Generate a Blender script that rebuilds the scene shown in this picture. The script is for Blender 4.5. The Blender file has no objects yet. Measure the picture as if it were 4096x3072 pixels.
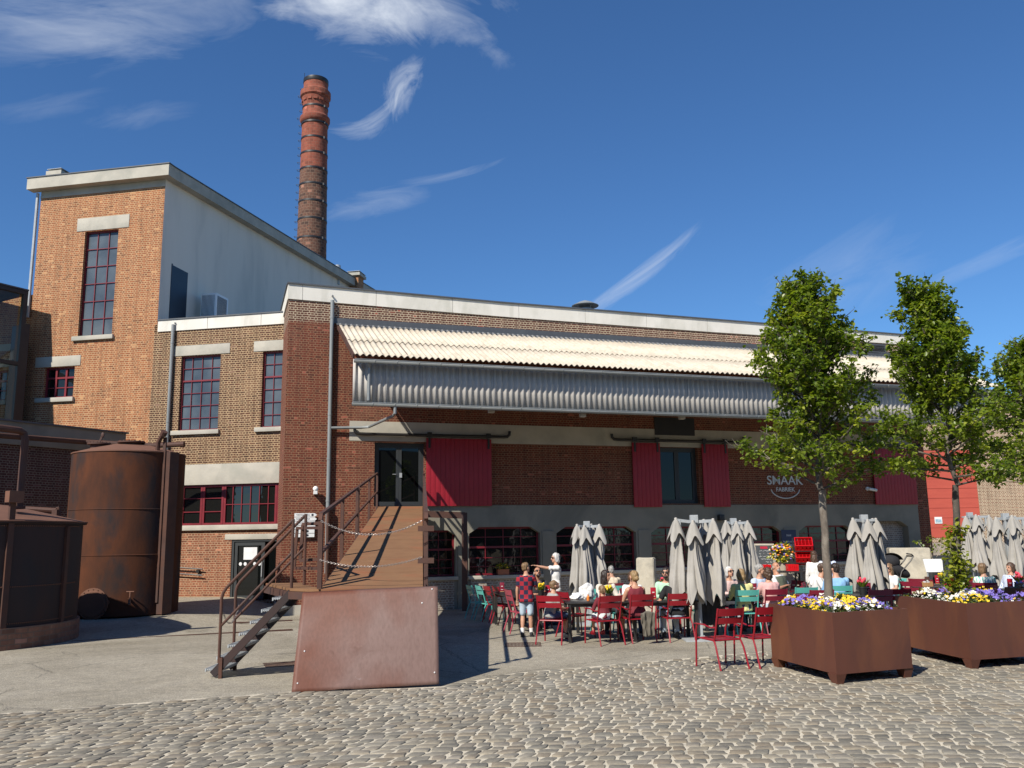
import bpy, bmesh, math, random
from mathutils import Vector, Matrix, noise as mnoise
rnd = random.Random(7)
sc = bpy.context.scene
COL = sc.collection
R = math.radians
# ------------------------------------------------------------------ camera model (pixel of the 4096x3072 photo -> world ray)
F0 = 3500.0; PITCH = math.atan(614/3500.0); ROLL = 0.0141; CZ = 2.0
cp, sp, cr, sr = math.cos(PITCH), math.sin(PITCH), math.cos(ROLL), math.sin(ROLL)
FV = Vector((0, cp, sp)); U0 = Vector((0, -sp, cp)); X0 = Vector((1, 0, 0))
RV = cr*X0 - sr*U0; UV_ = cr*U0 + sr*X0
def ray(px, py): return FV + RV*((px-2048)/F0) + UV_*((1536-py)/F0)
def at(px, py, Y):
    d = ray(px, py); t = Y/d.y
    return Vector((d.x*t, Y, CZ+d.z*t))
def gz(px, py, z=0.0):
    d = ray(px, py); t = (z-CZ)/d.z
    return Vector((d.x*t, d.y*t, z))
def sst(a): a = min(1, max(0, a)); return a*a*(3-2*a)
def gh(x, y):
    l = sst((-6.8-x)/2.4)
    h = sst((y-19)/8.0)*(-0.22*(1-l)+0.2*l)
    if y > 36: h += 0.6*sst((y-36)/9.0)*(1-l)
    return h
def gp(px, py):
    z = 0.0
    for _ in range(6):
        p = gz(px, py, z); z = gh(p.x, p.y)
    return gz(px, py, z)
class Wall:
    def __init__(s, P, d):
        s.P = Vector((P[0], P[1])); s.w = Vector(d).normalized(); s.n = Vector((-s.w.y, s.w.x)); s.rz = math.atan2(s.w.y, s.w.x)
    def on(s, px, py, off=0.0):
        d = ray(px, py); q = s.P - s.n*off
        t = q.dot(s.n)/(d.x*s.n.x+d.y*s.n.y)
        p = Vector((d.x*t, d.y*t)) - s.P
        return p.dot(s.w), CZ+d.z*t
    def world(s, a, off, z):
        p = s.P+s.w*a-s.n*off
        return Vector((p.x, p.y, z))
# ------------------------------------------------------------------ objects
def props(o, label=None, cat=None, group=None, kind=None):
    if label: o['label'] = label
    if cat: o['category'] = cat
    if group: o['group'] = group
    if kind: o['kind'] = kind
    return o
def root(name, label, cat, loc=(0, 0, 0), rz=0.0, group=None):
    o = bpy.data.objects.new(name, None); COL.objects.link(o)
    o.location = loc; o.rotation_euler = (0, 0, rz); o.empty_display_size = 0.2
    return props(o, label, cat, group)
def copy_tree(o, parent=None):
    c = o.copy(); COL.objects.link(c)
    if parent is not None: c.parent = parent
    for ch in list(o.children): copy_tree(ch, c)
    return c
class MB:
    def __init__(s): s.v = []; s.f = []; s.m = []; s.mi = 0; s.uvf = {}
    def add(s, vs, fs):
        b = len(s.v); s.v += [tuple(p) for p in vs]
        for f in fs: s.f.append(tuple(b+i for i in f)); s.m.append(s.mi)
        return s
    def box(s, x0, x1, y0, y1, z0, z1):
        return s.add([(x0, y0, z0), (x1, y0, z0), (x1, y1, z0), (x0, y1, z0), (x0, y0, z1), (x1, y0, z1), (x1, y1, z1), (x0, y1, z1)],
                     [(0, 3, 2, 1), (4, 5, 6, 7), (0, 1, 5, 4), (1, 2, 6, 5), (2, 3, 7, 6), (3, 0, 4, 7)])
    def cbox(s, c, sx, sy, sz): return s.box(c[0]-sx/2, c[0]+sx/2, c[1]-sy/2, c[1]+sy/2, c[2]-sz/2, c[2]+sz/2)
    def bbox(s, x0, x1, y0, y1, z0, z1, b=0.008):
        bm = bmesh.new(); bmesh.ops.create_cube(bm, size=1)
        for q in bm.verts: q.co = Vector(((x0+x1)/2+q.co.x*(x1-x0), (y0+y1)/2+q.co.y*(y1-y0), (z0+z1)/2+q.co.z*(z1-z0)))
        bmesh.ops.bevel(bm, geom=bm.edges[:], offset=min(b, .45*min(x1-x0, y1-y0, z1-z0)), segments=2, affect='EDGES', profile=.6)
        bm.verts.index_update()
        s.add([q.co for q in bm.verts], [[q.index for q in f.verts] for f in bm.faces]); bm.free(); return s
    def bar(s, p, q, w, h, up=(0, 0, 1)):
        p = Vector(p); q = Vector(q); d = (q-p).normalized(); u = Vector(up)
        if abs(d.dot(u)) > .98: u = Vector((0, 1, 0))
        a = d.cross(u).normalized()*w/2; b = a.cross(d).normalized()*h/2
        vs = [p-a-b, p+a-b, p+a+b, p-a+b, q-a-b, q+a-b, q+a+b, q-a+b]
        return s.add(vs, [(0, 1, 2, 3), (7, 6, 5, 4), (0, 4, 5, 1), (1, 5, 6, 2), (2, 6, 7, 3), (3, 7, 4, 0)])
    def tube(s, pts, r, n=8, closed=False):
        pts = [Vector(p) for p in pts]; N = len(pts)
        rr = r if isinstance(r, (list, tuple)) else [r]*N
        vs = []; prev = None
        for i, p in enumerate(pts):
            if closed: d = pts[(i+1) % N]-pts[i-1]
            else: d = pts[min(i+1, N-1)]-pts[max(i-1, 0)]
            d.normalize()
            if prev is None:
                a = d.cross(Vector((0, 0, 1)))
                if a.length < .05: a = d.cross(Vector((0, 1, 0)))
            else: a = prev-d*prev.dot(d)
            a.normalize(); prev = a; b = d.cross(a)
            for k in range(n):
                t = 2*math.pi*k/n
                vs.append(p+(a*math.cos(t)+b*math.sin(t))*rr[i])
        fs = []
        for i in range(N if closed else N-1):
            j = (i+1) % N
            for k in range(n): fs.append((i*n+k, i*n+(k+1) % n, j*n+(k+1) % n, j*n+k))
        if not closed: fs.append(tuple(range(n))[::-1]); fs.append(tuple((N-1)*n+k for k in range(n)))
        return s.add(vs, fs)
    def lathe(s, prof, n=24, c=(0, 0, 0), a0=0.0, a1=None, caps=True):
        full = a1 is None; a1 = a0+2*math.pi if full else a1
        m = n if full else n+1; vs = []; fs = []
        for (r, z) in prof:
            for k in range(m):
                t = a0+(a1-a0)*k/n
                vs.append((c[0]+r*math.cos(t), c[1]+r*math.sin(t), c[2]+z))
        for i in range(len(prof)-1):
            for k in range(n):
                k2 = (k+1) % m if full else k+1
                fs.append((i*m+k, i*m+k2, (i+1)*m+k2, (i+1)*m+k))
        if full and caps:
            fs.append(tuple(range(m))[::-1]); fs.append(tuple((len(prof)-1)*m+k for k in range(m)))
        return s.add(vs, fs)
    def prism(s, poly, y0, y1):           # polygon in x,z extruded along y
        n = len(poly); vs = [(x, y0, z) for x, z in poly]+[(x, y1, z) for x, z in poly]
        fs = [tuple(range(n)), tuple(range(n, 2*n))[::-1]]+[(i, i+n, (i+1) % n+n, (i+1) % n) for i in range(n)]
        return s.add(vs, fs)
    def zprism(s, poly, z0, z1):
        n = len(poly); vs = [(p[0], p[1], z0) for p in poly]+[(p[0], p[1], z1) for p in poly]
        fs = [tuple(range(n))[::-1], tuple(range(n, 2*n))]+[(i, (i+1) % n, (i+1) % n+n, i+n) for i in range(n)]
        return s.add(vs, fs)
    def ell(s, c, rx, ry, rz, nu=12, nv=8, rot=None):
        vs = []; fs = []; c = Vector(c)
        for j in range(nv+1):
            ph = math.pi*j/nv
            for i in range(nu):
                t = 2*math.pi*i/nu
                p = Vector((rx*math.sin(ph)*math.cos(t), ry*math.sin(ph)*math.sin(t), rz*math.cos(ph)))
                if rot is not None: p = rot @ p
                vs.append(c+p)
        for j in range(nv):
            for i in range(nu): fs.append((j*nu+i, (j+1)*nu+i, (j+1)*nu+(i+1) % nu, j*nu+(i+1) % nu))
        return s.add(vs, fs)
    def quad(s, a, b, c, d): return s.add([a, b, c, d], [(0, 1, 2, 3)])
    def poly(s, pts): return s.add(pts, [tuple(range(len(pts)))])
    def xf(s, M, i0=0):
        for i in range(i0, len(s.v)): s.v[i] = tuple(M @ Vector(s.v[i]))
        return s
    def build(s, name, mat, parent=None, sharp=35, loc=None, weld=False, uv=True):
        me = bpy.data.meshes.new(name); me.from_pydata(s.v, [], s.f); me.validate()
        mats = mat if isinstance(mat, (list, tuple)) else [mat]
        for m in mats: me.materials.append(m)
        if len(mats) > 1 and len(me.polygons) == len(s.m): me.polygons.foreach_set('material_index', s.m)
        if weld:
            bm = bmesh.new(); bm.from_mesh(me); bmesh.ops.remove_doubles(bm, verts=bm.verts, dist=.0006); bmesh.ops.recalc_face_normals(bm, faces=bm.faces); bm.to_mesh(me); bm.free()
        if uv:
            lay = me.uv_layers.new(name='UVMap').data; vv = me.vertices
            for p in me.polygons:
                n = p.normal; ax, ay, az = abs(n.x), abs(n.y), abs(n.z)
                for li in p.loop_indices:
                    co = vv[me.loops[li].vertex_index].co
                    if az > ax and az > ay: lay[li].uv = (co.x, co.y)
                    elif ay >= ax: lay[li].uv = (co.x, co.z)
                    else: lay[li].uv = (co.y, co.z)
        if sharp:
            me.polygons.foreach_set('use_smooth', [True]*len(me.polygons))
            try: me.set_sharp_from_angle(angle=R(sharp))
            except Exception: pass
        me.update()
        o = bpy.data.objects.new(name, me); COL.objects.link(o)
        if parent is not None: o.parent = parent
        if loc is not None: o.location = loc
        return o
# ------------------------------------------------------------------ materials
def new_mat(name):
    m = bpy.data.materials.new(name); m.use_nodes = True
    nt = m.node_tree; b = nt.nodes['Principled BSDF']
    return m, nt, b
def N(nt, typ, **kw):
    n = nt.nodes.new(typ)
    for k, v in kw.items():
        if k.startswith('i_'): n.inputs[k[2:].replace('_', ' ')].default_value = v
        else: setattr(n, k, v)
    return n
def mixc(nt, fac, a, b, blend='MIX'):
    n = nt.nodes.new('ShaderNodeMix'); n.data_type = 'RGBA'; n.blend_type = blend
    for s_, v in ((0, fac), (6, a), (7, b)):
        if hasattr(v, 'links') or hasattr(v, 'is_output'): nt.links.new(v, n.inputs[s_])
        elif s_ == 0: n.inputs[0].default_value = v
        else: n.inputs[s_].default_value = (*v, 1) if len(v) == 3 else v
    return n.outputs[2]
def ramp(nt, src, p0, p1):
    n = nt.nodes.new('ShaderNodeMapRange'); n.clamp = True
    n.inputs[1].default_value = p0; n.inputs[2].default_value = p1
    nt.links.new(src, n.inputs[0]); return n.outputs[0]
def noise(nt, vec, scale, detail=4, rough=.55, dist=0.0):
    n = N(nt, 'ShaderNodeTexNoise'); n.inputs['Scale'].default_value = scale; n.inputs['Detail'].default_value = detail
    n.inputs['Roughness'].default_value = rough; n.inputs['Distortion'].default_value = dist
    nt.links.new(vec, n.inputs['Vector']); return n.outputs[0]
def coord(nt, kind='Object', scale=None):
    o = N(nt, 'ShaderNodeTexCoord').outputs[kind]
    if scale:
        mp = N(nt, 'ShaderNodeMapping'); mp.inputs['Scale'].default_value = scale
        nt.links.new(o, mp.inputs['Vector']); return mp.outputs[0]
    return o
def bump(nt, b, h, strength=.3, dist=.02):
    n = N(nt, 'ShaderNodeBump'); n.inputs['Strength'].default_value = strength; n.inputs['Distance'].default_value = dist
    nt.links.new(h, n.inputs['Height']); nt.links.new(n.outputs[0], b.inputs['Normal'])
def mat(name, c1, c2=None, scale=3.0, rough=.7, metal=0.0, bmp=0.0, stretch=None, c3=None, s3=.6, spec=None, bscale=None):
    """two colours mixed by noise, optional third in larger patches"""
    m, nt, b = new_mat(name); v = coord(nt, 'Object', stretch)
    n1 = noise(nt, v, scale, 6, .6)
    col = mixc(nt, ramp(nt, n1, .35, .65), c1, c2 or tuple(x*.82 for x in c1))
    if c3: col = mixc(nt, ramp(nt, noise(nt, v, s3, 5, .6, .4), .5, .66), col, c3)
    nt.links.new(col, b.inputs['Base Color'])
    b.inputs['Roughness'].default_value = rough; b.inputs['Metallic'].default_value = metal
    if spec is not None: b.inputs['Specular IOR Level'].default_value = spec
    if bmp: bump(nt, b, noise(nt, v, bscale or scale*6, 5, .6), bmp, .01)
    return m
def brick_mat(name, a, b_, c, mortar, bw=.215, bh=.0735, ms=.013, squash=.5, dirt=None, ztop=None, topcol=None, topmortar=None, wob=.008):
    m, nt, b = new_mat(name); uv = coord(nt, 'UV')
    wn = N(nt, 'ShaderNodeTexNoise'); wn.inputs['Scale'].default_value = 5.0; wn.inputs['Detail'].default_value = 3; nt.links.new(uv, wn.inputs['Vector'])
    sub = N(nt, 'ShaderNodeVectorMath', operation='SUBTRACT'); nt.links.new(wn.outputs[1], sub.inputs[0]); sub.inputs[1].default_value = (.5, .5, .5)
    scl = N(nt, 'ShaderNodeVectorMath', operation='SCALE'); nt.links.new(sub.outputs[0], scl.inputs[0]); scl.inputs['Scale'].default_value = wob*4
    ad = N(nt, 'ShaderNodeVectorMath', operation='ADD'); nt.links.new(uv, ad.inputs[0]); nt.links.new(scl.outputs[0], ad.inputs[1])
    def bt(c1, c2, bias):
        t = N(nt, 'ShaderNodeTexBrick'); t.squash = squash; t.squash_frequency = 2; t.offset = .5
        t.inputs['Color1'].default_value = (*c1, 1); t.inputs['Color2'].default_value = (*c2, 1); t.inputs['Mortar'].default_value = (0, 0, 0, 1)
        t.inputs['Scale'].default_value = 1; t.inputs['Mortar Size'].default_value = ms; t.inputs['Mortar Smooth'].default_value = .25
        t.inputs['Bias'].default_value = bias; t.inputs['Brick Width'].default_value = bw; t.inputs['Row Height'].default_value = bh
        nt.links.new(ad.outputs[0], t.inputs['Vector']); return t
    t1 = bt(a, b_, -.1); t2 = bt(c, tuple(.8*x for x in a), 0)
    big = ramp(nt, noise(nt, uv, 9.0, 3, .7), .42, .6)
    col = mixc(nt, big, t1.outputs[0], t2.outputs[0])
    var = ramp(nt, noise(nt, uv, 30.0, 3, .7), .3, .7)
    col = mixc(nt, var, mixc(nt, 1, col, (.86, .86, .86), 'MULTIPLY'), mixc(nt, 1, col, (1.12, 1.1, 1.08), 'MULTIPLY'))
    mo = mixc(nt, ramp(nt, noise(nt, uv, 3.0, 4, .6), .3, .7), mortar, tuple(.78*x for x in mortar))
    if ztop is not None:
        sp_ = N(nt, 'ShaderNodeSeparateXYZ'); nt.links.new(uv, sp_.inputs[0])
        zn = N(nt, 'ShaderNodeMath', operation='MULTIPLY_ADD'); nt.links.new(noise(nt, uv, 1.2, 4), zn.inputs[0]); zn.inputs[1].default_value = .25; nt.links.new(sp_.outputs[1], zn.inputs[2])
        zf = ramp(nt, zn.outputs[0], ztop, ztop+.12)
        mo = mixc(nt, zf, mo, topmortar)
        col = mixc(nt, zf, col, mixc(nt, .75, col, topcol))
    if dirt:
        dn = ramp(nt, noise(nt, uv, .55, 6, .65, .5), .52, .7)
        col = mixc(nt, dn, col, mixc(nt, .6, col, dirt))
    t3 = bt((1, 1, 1), (0, 0, 0), 0); bw3 = N(nt, 'ShaderNodeRGBToBW'); nt.links.new(t3.outputs[0], bw3.inputs[0])
    col = mixc(nt, ramp(nt, bw3.outputs[0], .975, .985), col, tuple(min(.5, 1.5*x+.03) for x in a))
    col = mixc(nt, ramp(nt, bw3.outputs[0], .22, .06), col, mixc(nt, .6, col, tuple(.5*x for x in c)))
    mp_ = N(nt, 'ShaderNodeMapping'); mp_.inputs['Scale'].default_value = (2.2, .22, 1); nt.links.new(uv, mp_.inputs[0])
    stk = ramp(nt, noise(nt, mp_.outputs[0], 1.6, 5, .65), .44, .72)
    whole = mixc(nt, t1.outputs[1], col, mo)
    whole = mixc(nt, stk, whole, mixc(nt, 1, whole, (.74, .72, .71), 'MULTIPLY'))
    pat = ramp(nt, noise(nt, uv, 1.7, 6, .7, .8), .62, .74)
    whole = mixc(nt, pat, whole, mixc(nt, .28, whole, mortar))
    nt.links.new(whole, b.inputs['Base Color']); b.inputs['Roughness'].default_value = .9
    inv = N(nt, 'ShaderNodeMath', operation='MULTIPLY_ADD'); nt.links.new(t1.outputs[1], inv.inputs[0]); inv.inputs[1].default_value = -1.0
    nt.links.new(noise(nt, uv, 25, 4, .7), inv.inputs[2])
    bump(nt, b, inv.outputs[0], .55, .012)
    return m
M = {}
M['brick_tower'] = brick_mat('brick_tower', (.40, .148, .056), (.30, .096, .039), (.20, .065, .031), (.58, .39, .21), wob=.008, ms=.0098)
M['brick_low'] = brick_mat('brick_low', (.30, .105, .05), (.21, .07, .036), (.15, .05, .028), (.46, .30, .18), ms=.010, wob=.01)
M['brick_wing'] = brick_mat('brick_wing', (.10, .042, .022), (.155, .060, .029), (.06, .028, .018), (.50, .355, .20), ms=.0115, wob=.012, dirt=(.34, .20, .11))
M['brick_red'] = brick_mat('brick_red', (.195, .042, .019), (.142, .033, .017), (.092, .025, .015), (.30, .165, .09), ms=.0085, wob=.011, dirt=(.17, .075, .05), ztop=8.95, topcol=(.10, .045, .03), topmortar=(.56, .46, .32))
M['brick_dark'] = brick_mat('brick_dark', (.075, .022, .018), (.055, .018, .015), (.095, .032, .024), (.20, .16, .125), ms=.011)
M['brick_right'] = brick_mat('brick_right', (.21, .10, .06), (.26, .13, .08), (.17, .085, .055), (.58, .47, .33), ms=.018)
M['brick_pale'] = brick_mat('brick_pale', (.25, .17, .13), (.2, .14, .11), (.36, .3, .24), (.42, .38, .32), ms=.02)
M['brick_shaft_top'] = brick_mat('brick_shaft_top', (.27, .068, .038), (.21, .052, .032), (.30, .09, .052), (.27, .11, .07), bw=.3, bh=.21, squash=1.0, ms=.016)
M['brick_shaft_low'] = brick_mat('brick_shaft_low', (.19, .08, .046), (.075, .04, .03), (.04, .028, .025), (.20, .125, .085), bw=.3, bh=.21, squash=1.0, ms=.018)
M['brick_tank'] = brick_mat('brick_tank', (.25, .12, .08), (.2, .1, .07), (.3, .16, .1), (.22, .15, .11), bw=.26, bh=.1, squash=1.0, ms=.012)
M['concrete'] = mat('concrete', (.46, .43, .36), (.38, .355, .30), 1.6, .9, bmp=.25, c3=(.33, .32, .27), s3=.8)
M['concrete_white'] = mat('concrete_white', (.70, .67, .60), (.64, .61, .54), 1.2, .85, bmp=.1, c3=(.54, .52, .45), s3=1.1, stretch=(1, 1, .35))
M['concrete_grey'] = mat('concrete_grey', (.255, .235, .185), (.21, .195, .155), 1.0, .9, bmp=.2, c3=(.17, .16, .13), s3=.5)
M['concrete_block'] = mat('concrete_block', (.52, .47, .37), (.42, .38, .3), 5, .95, bmp=.7, c3=(.34, .31, .25), s3=2.5)
M['render'] = mat('render', (.78, .70, .60), (.74, .66, .565), 1.0, .85, bmp=.08, c3=(.67, .605, .52), s3=1.0, stretch=(1, 1, .2))
M['zinc'] = mat('zinc', (.25, .265, .265), (.20, .215, .215), 2.0, .5, .1, stretch=(1, 1, .3))
M['dark_zinc'] = mat('dark_zinc', (.085, .092, .10), (.065, .07, .08), 2, .55, .1)
M['galv'] = mat('galv', (.42, .44, .45), (.34, .365, .375), 6, .5, .15)
M['black_metal'] = mat('black_metal', (.012, .012, .013), (.02, .018, .017), 4, .45)
M['anthracite'] = mat('anthracite', (.034, .038, .040), (.03, .034, .036), 3, .5)
M['navy_door'] = mat('navy_door', (.008, .014, .03), (.01, .017, .034), 3, .45)
M['red_paint'] = mat('red_paint', (.33, .012, .026), (.29, .010, .022), 3, .5)
M['window_red'] = mat('window_red', (.20, .013, .022), (.15, .010, .017), 4, .45)
M['panel_red'] = mat('panel_red', (.47, .085, .055), (.42, .072, .048), .9, .8, bmp=.1, stretch=(1, 1, 6))
M['chair_red'] = mat('chair_red', (.27, .008, .018), (.235, .007, .015), 3, .42)
M['chair_wine'] = mat('chair_wine', (.20, .014, .032), (.18, .012, .028), 3, .42)
M['chair_rose'] = mat('chair_rose', (.36, .06, .085), (.33, .05, .075), 3, .42)
M['chair_teal'] = mat('chair_teal', (.10, .42, .37), (.09, .38, .34), 3, .4)
M['crate_red'] = mat('crate_red', (.62, .008, .012), None, 3, .35)
M['rust'] = mat('rust', (.085, .034, .020), (.058, .025, .017), 3, .75, bmp=.25, c3=(.06, .032, .026), s3=1.2)
M['rust_tank'] = mat('rust_tank', (.098, .036, .018), (.058, .026, .017), 2.6, .85, bmp=.3, stretch=(1, 1, .4), c3=(.036, .026, .025), s3=1.5, spec=.15)
M['rust_lid'] = mat('rust_lid', (.165, .075, .045), (.13, .058, .036), 2, .8)
M['rust_old'] = mat('rust_old', (.036, .016, .013), (.022, .013, .012), 1.5, .75, bmp=.25, stretch=(1, 1, .4), c3=(.015, .014, .017), s3=.9)
M['ramp_deck'] = mat('ramp_deck', (.225, .122, .062), (.19, .10, .052), 2.5, .85, bmp=.15, c3=(.25, .10, .05), s3=.7, spec=.2)
M['ramp_plate'] = None
def plate_mat():
    m, nt, b = new_mat('ramp_plate'); v = coord(nt, 'Object'); vs = coord(nt, 'Object', (3.0, 3.0, .10)); v2 = coord(nt, 'Object', (1, 1, .6))
    col = mixc(nt, ramp(nt, noise(nt, v2, .75, 3, .5, .3), .41, .60), (.128, .046, .027), (.172, .108, .092))
    st = noise(nt, vs, 9, 4, .6)
    col = mixc(nt, ramp(nt, st, .3, .7), mixc(nt, 1, col, (.87, .86, .85), 'MULTIPLY'), mixc(nt, 1, col, (1.12, 1.12, 1.13), 'MULTIPLY'))
    col = mixc(nt, ramp(nt, noise(nt, v, 5.5, 7, .75, 1.2), .64, .76), col, mixc(nt, .45, col, (.36, .30, .28)))
    col = mixc(nt, ramp(nt, noise(nt, v, 2.6, 6, .7, .8), .60, .72), col, mixc(nt, .5, col, (.10, .042, .028)))
    nt.links.new(col, b.inputs['Base Color']); b.inputs['Roughness'].default_value = .6; b.inputs['Specular IOR Level'].default_value = .35
    bump(nt, b, noise(nt, v, 30, 5, .7), .2, .004); return m
M['ramp_plate'] = plate_mat()
M['corten'] = mat('corten', (.105, .034, .019), (.082, .028, .017), 1.2, .62, stretch=(1.5, 1.5, .5), c3=(.135, .047, .021), s3=.8, bmp=.06)
M['fibre_roof'] = mat('fibre_roof', (.60, .53, .42), (.53, .465, .365), 6, .9, bmp=.2, c3=(.46, .40, .31), s3=2.5)
M['fibre_grey'] = mat('fibre_grey', (.49, .46, .415), (.44, .415, .375), 5, .9, bmp=.15)
M['fibre_dark'] = mat('fibre_dark', (.2, .2, .2), (.16, .16, .16), 5, .9)
M['white_paint'] = mat('white_paint', (.8, .8, .78), (.77, .77, .75), 3, .4)
M['grey_letter'] = mat('grey_letter', (.62, .66, .66), None, 3, .6)
M['poster_navy'] = mat('poster_navy', (.018, .025, .075), None, 3, .4)
M['ink'] = mat('ink', (.03, .03, .04), None, 3, .6)
M['slate'] = mat('slate', (.045, .05, .05), (.035, .038, .04), 3, .7)
M['chalk'] = mat('chalk', (.75, .75, .72), None, 3, .9)
M['wood_grey'] = mat('wood_grey', (.42, .36, .28), (.33, .28, .21), 8, .8, stretch=(1, 1, .2))
M['wood'] = mat('wood', (.46, .26, .11), (.38, .2, .08), 8, .6, stretch=(1, 1, .2))
M['terracotta'] = mat('terracotta', (.42, .15, .07), (.36, .12, .06), 6, .8)
M['table_black'] = mat('table_black', (.022, .021, .021), (.03, .028, .027), 4, .42)
M['menu_red'] = mat('menu_red', (.40, .012, .03), None, 3, .4)
M['pot_black'] = mat('pot_black', (.02, .021, .021), None, 4, .5)
M['soil'] = mat('soil', (.03, .02, .014), (.05, .035, .024), 12, 1, bmp=.6)
M['bark'] = mat('bark', (.17, .14, .11), (.10, .082, .066), 9, .9, bmp=.6, stretch=(1, 1, .45), c3=(.25, .22, .18), s3=5)
M['bark_dark'] = mat('bark_dark', (.09, .075, .06), (.06, .05, .042), 9, .9, bmp=.5, c3=(.2, .17, .14), s3=4)
M['parasol'] = mat('parasol', (.37, .35, .315), (.33, .31, .28), 2.2, .95, bmp=.12, c3=(.30, .285, .255), s3=1.6, bscale=60)
M['steel_chain'] = mat('steel_chain', (.38, .34, .31), None, 6, .4, .6)
M['rubber'] = mat('rubber', (.012, .012, .012), None, 5, .7)
M['blackcloth'] = mat('blackcloth', (.014, .014, .016), (.02, .02, .022), 8, .9)
M['paper'] = mat('paper', (.75, .76, .76), None, 3, .8)
M['picture_blue'] = mat('picture_blue', (.1, .3, .42), (.45, .55, .6), 9, .5)
M['clear'] = mat('clear', (.45, .42, .38), None, 3, .1)
# glass ----------------------------------------------------------------
def glass_mat(name, col, rough, wave=0.0, wscale=3.0, spec=.5, c2=None):
    m, nt, b = new_mat(name); v = coord(nt, 'Object')
    cc = mixc(nt, ramp(nt, noise(nt, v, .8, 3), .35, .65), col, c2 or col)
    nt.links.new(cc, b.inputs['Base Color']); b.inputs['Roughness'].default_value = rough
    b.inputs['Specular IOR Level'].default_value = spec
    if wave: bump(nt, b, noise(nt, v, wscale, 2, .5), wave, .05)
    return m
M['glass_frost'] = glass_mat('glass_frost', (.05, .065, .08), .2, .06, 6, .5, (.11, .13, .145))
M['glass_dark'] = glass_mat('glass_dark', (.010, .010, .009), .03, .10, 2.0, .75)
M['glass_door'] = glass_mat('glass_door', (.004, .005, .005), .015, .012, .8, .4)
def clear_glass():
    m, nt, b = new_mat('glass_clear')
    b.inputs['Base Color'].default_value = (.86, .88, .82, 1); b.inputs['Roughness'].default_value = .02
    tr = N(nt, 'ShaderNodeBsdfTransparent'); tr.inputs[0].default_value = (.72, .75, .66, 1)
    gl = N(nt, 'ShaderNodeBsdfGlossy'); gl.inputs['Roughness'].default_value = .02
    fr = N(nt, 'ShaderNodeFresnel'); fr.inputs[0].default_value = 1.5
    mx = N(nt, 'ShaderNodeMixShader'); nt.links.new(fr.outputs[0], mx.inputs[0]); nt.links.new(tr.outputs[0], mx.inputs[1]); nt.links.new(gl.outputs[0], mx.inputs[2])
    nt.links.new(mx.outputs[0], nt.nodes['Material Output'].inputs[0]); return m
M['glass_clear'] = clear_glass()
def leaf_mat(name, ramp_cols, trans=.35):
    m, nt, b = new_mat(name)
    cr_ = N(nt, 'ShaderNodeValToRGB'); els = cr_.color_ramp.elements
    for i, c in enumerate(ramp_cols):
        e = els[i] if i < 2 else els.new(i/(len(ramp_cols)-1))
        e.position = i/(len(ramp_cols)-1); e.color = (*c, 1)
    sp_ = N(nt, 'ShaderNodeSeparateXYZ'); nt.links.new(coord(nt, 'UV'), sp_.inputs[0]); nt.links.new(sp_.outputs[0], cr_.inputs[0])
    nt.links.new(cr_.outputs[0], b.inputs['Base Color']); b.inputs['Roughness'].default_value = .38
    b.inputs['Specular IOR Level'].default_value = .45
    tl = N(nt, 'ShaderNodeBsdfTranslucent')
    nt.links.new(mixc(nt, 1, cr_.outputs[0], (1.5, 1.6, .5), 'MULTIPLY'), tl.inputs[0])
    mx = N(nt, 'ShaderNodeMixShader'); mx.inputs[0].default_value = trans
    nt.links.new(b.outputs[0], mx.inputs[1]); nt.links.new(tl.outputs[0], mx.inputs[2])
    nt.links.new(mx.outputs[0], nt.nodes['Material Output'].inputs[0]); return m
M['leaf'] = leaf_mat('leaf', [(.07, .115, .014), (.13, .185, .020), (.20, .255, .030), (.33, .35, .045)], .45)
M['leaf_bed'] = leaf_mat('leaf_bed', [(.05, .08, .02), (.08, .11, .03), (.12, .15, .05)], .2)
M['leaf_fresh'] = leaf_mat('leaf_fresh', [(.14, .19, .02), (.24, .27, .03), (.34, .34, .05)], .4)
for n_, c_ in dict(petal_white=(.78, .77, .72), petal_yellow=(.80, .56, .015), petal_violet=(.20, .15, .50), petal_deep=(.07, .05, .24), petal_orange=(.75, .22, .03), petal_pink=(.7, .06, .1), petal_cream=(.8, .76, .55)).items():
    M[n_] = mat(n_, c_, tuple(x*.85 for x in c_), 30, .7)
for n_, c_ in dict(cloth_white=(.76, .75, .72), cloth_cream=(.62, .52, .38), cloth_beige=(.60, .56, .48), cloth_charcoal=(.045, .045, .05), cloth_grey=(.32, .33, .31), cloth_maroon=(.17, .02, .03),
                   cloth_black=(.012, .012, .013), cloth_mint=(.42, .66, .46), cloth_yellow=(.72, .68, .30), cloth_blue=(.50, .58, .70), cloth_pink=(.68, .40, .38), cloth_blush=(.66, .46, .42), cloth_olive=(.10, .115, .08),
                   cloth_sky=(.24, .45, .72), jeans=(.06, .09, .16), jeans_light=(.42, .52, .60), khaki=(.13, .115, .09), trousers_dark=(.03, .032, .04), stripe=(.62, .68, .66),
                   hair_white=(.62, .60, .57), hair_grey=(.34, .33, .31), hair_blond=(.34, .22, .10), hair_brown=(.085, .045, .025), hair_dark=(.03, .018, .013), hair_light=(.23, .14, .07), shoe_dark=(.04, .04, .045), shoe_white=(.6, .6, .58), sock=(.75, .75, .74)).items():
    h = n_.startswith('hair')
    M[n_] = mat(n_, c_, tuple(x*(.62 if h else .88) for x in c_), 22 if h else 9, .5 if h else .9, bmp=.5 if h else .25, stretch=(1, 1, .25) if h else None)
M['skin'] = mat('skin', (.52, .29, .19), (.46, .24, .155), 14, .5)
M['skin_tan'] = mat('skin_tan', (.46, .235, .145), (.40, .19, .115), 14, .5)
M['lip'] = mat('lip', (.36, .10, .09), None, 9, .5)
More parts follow.
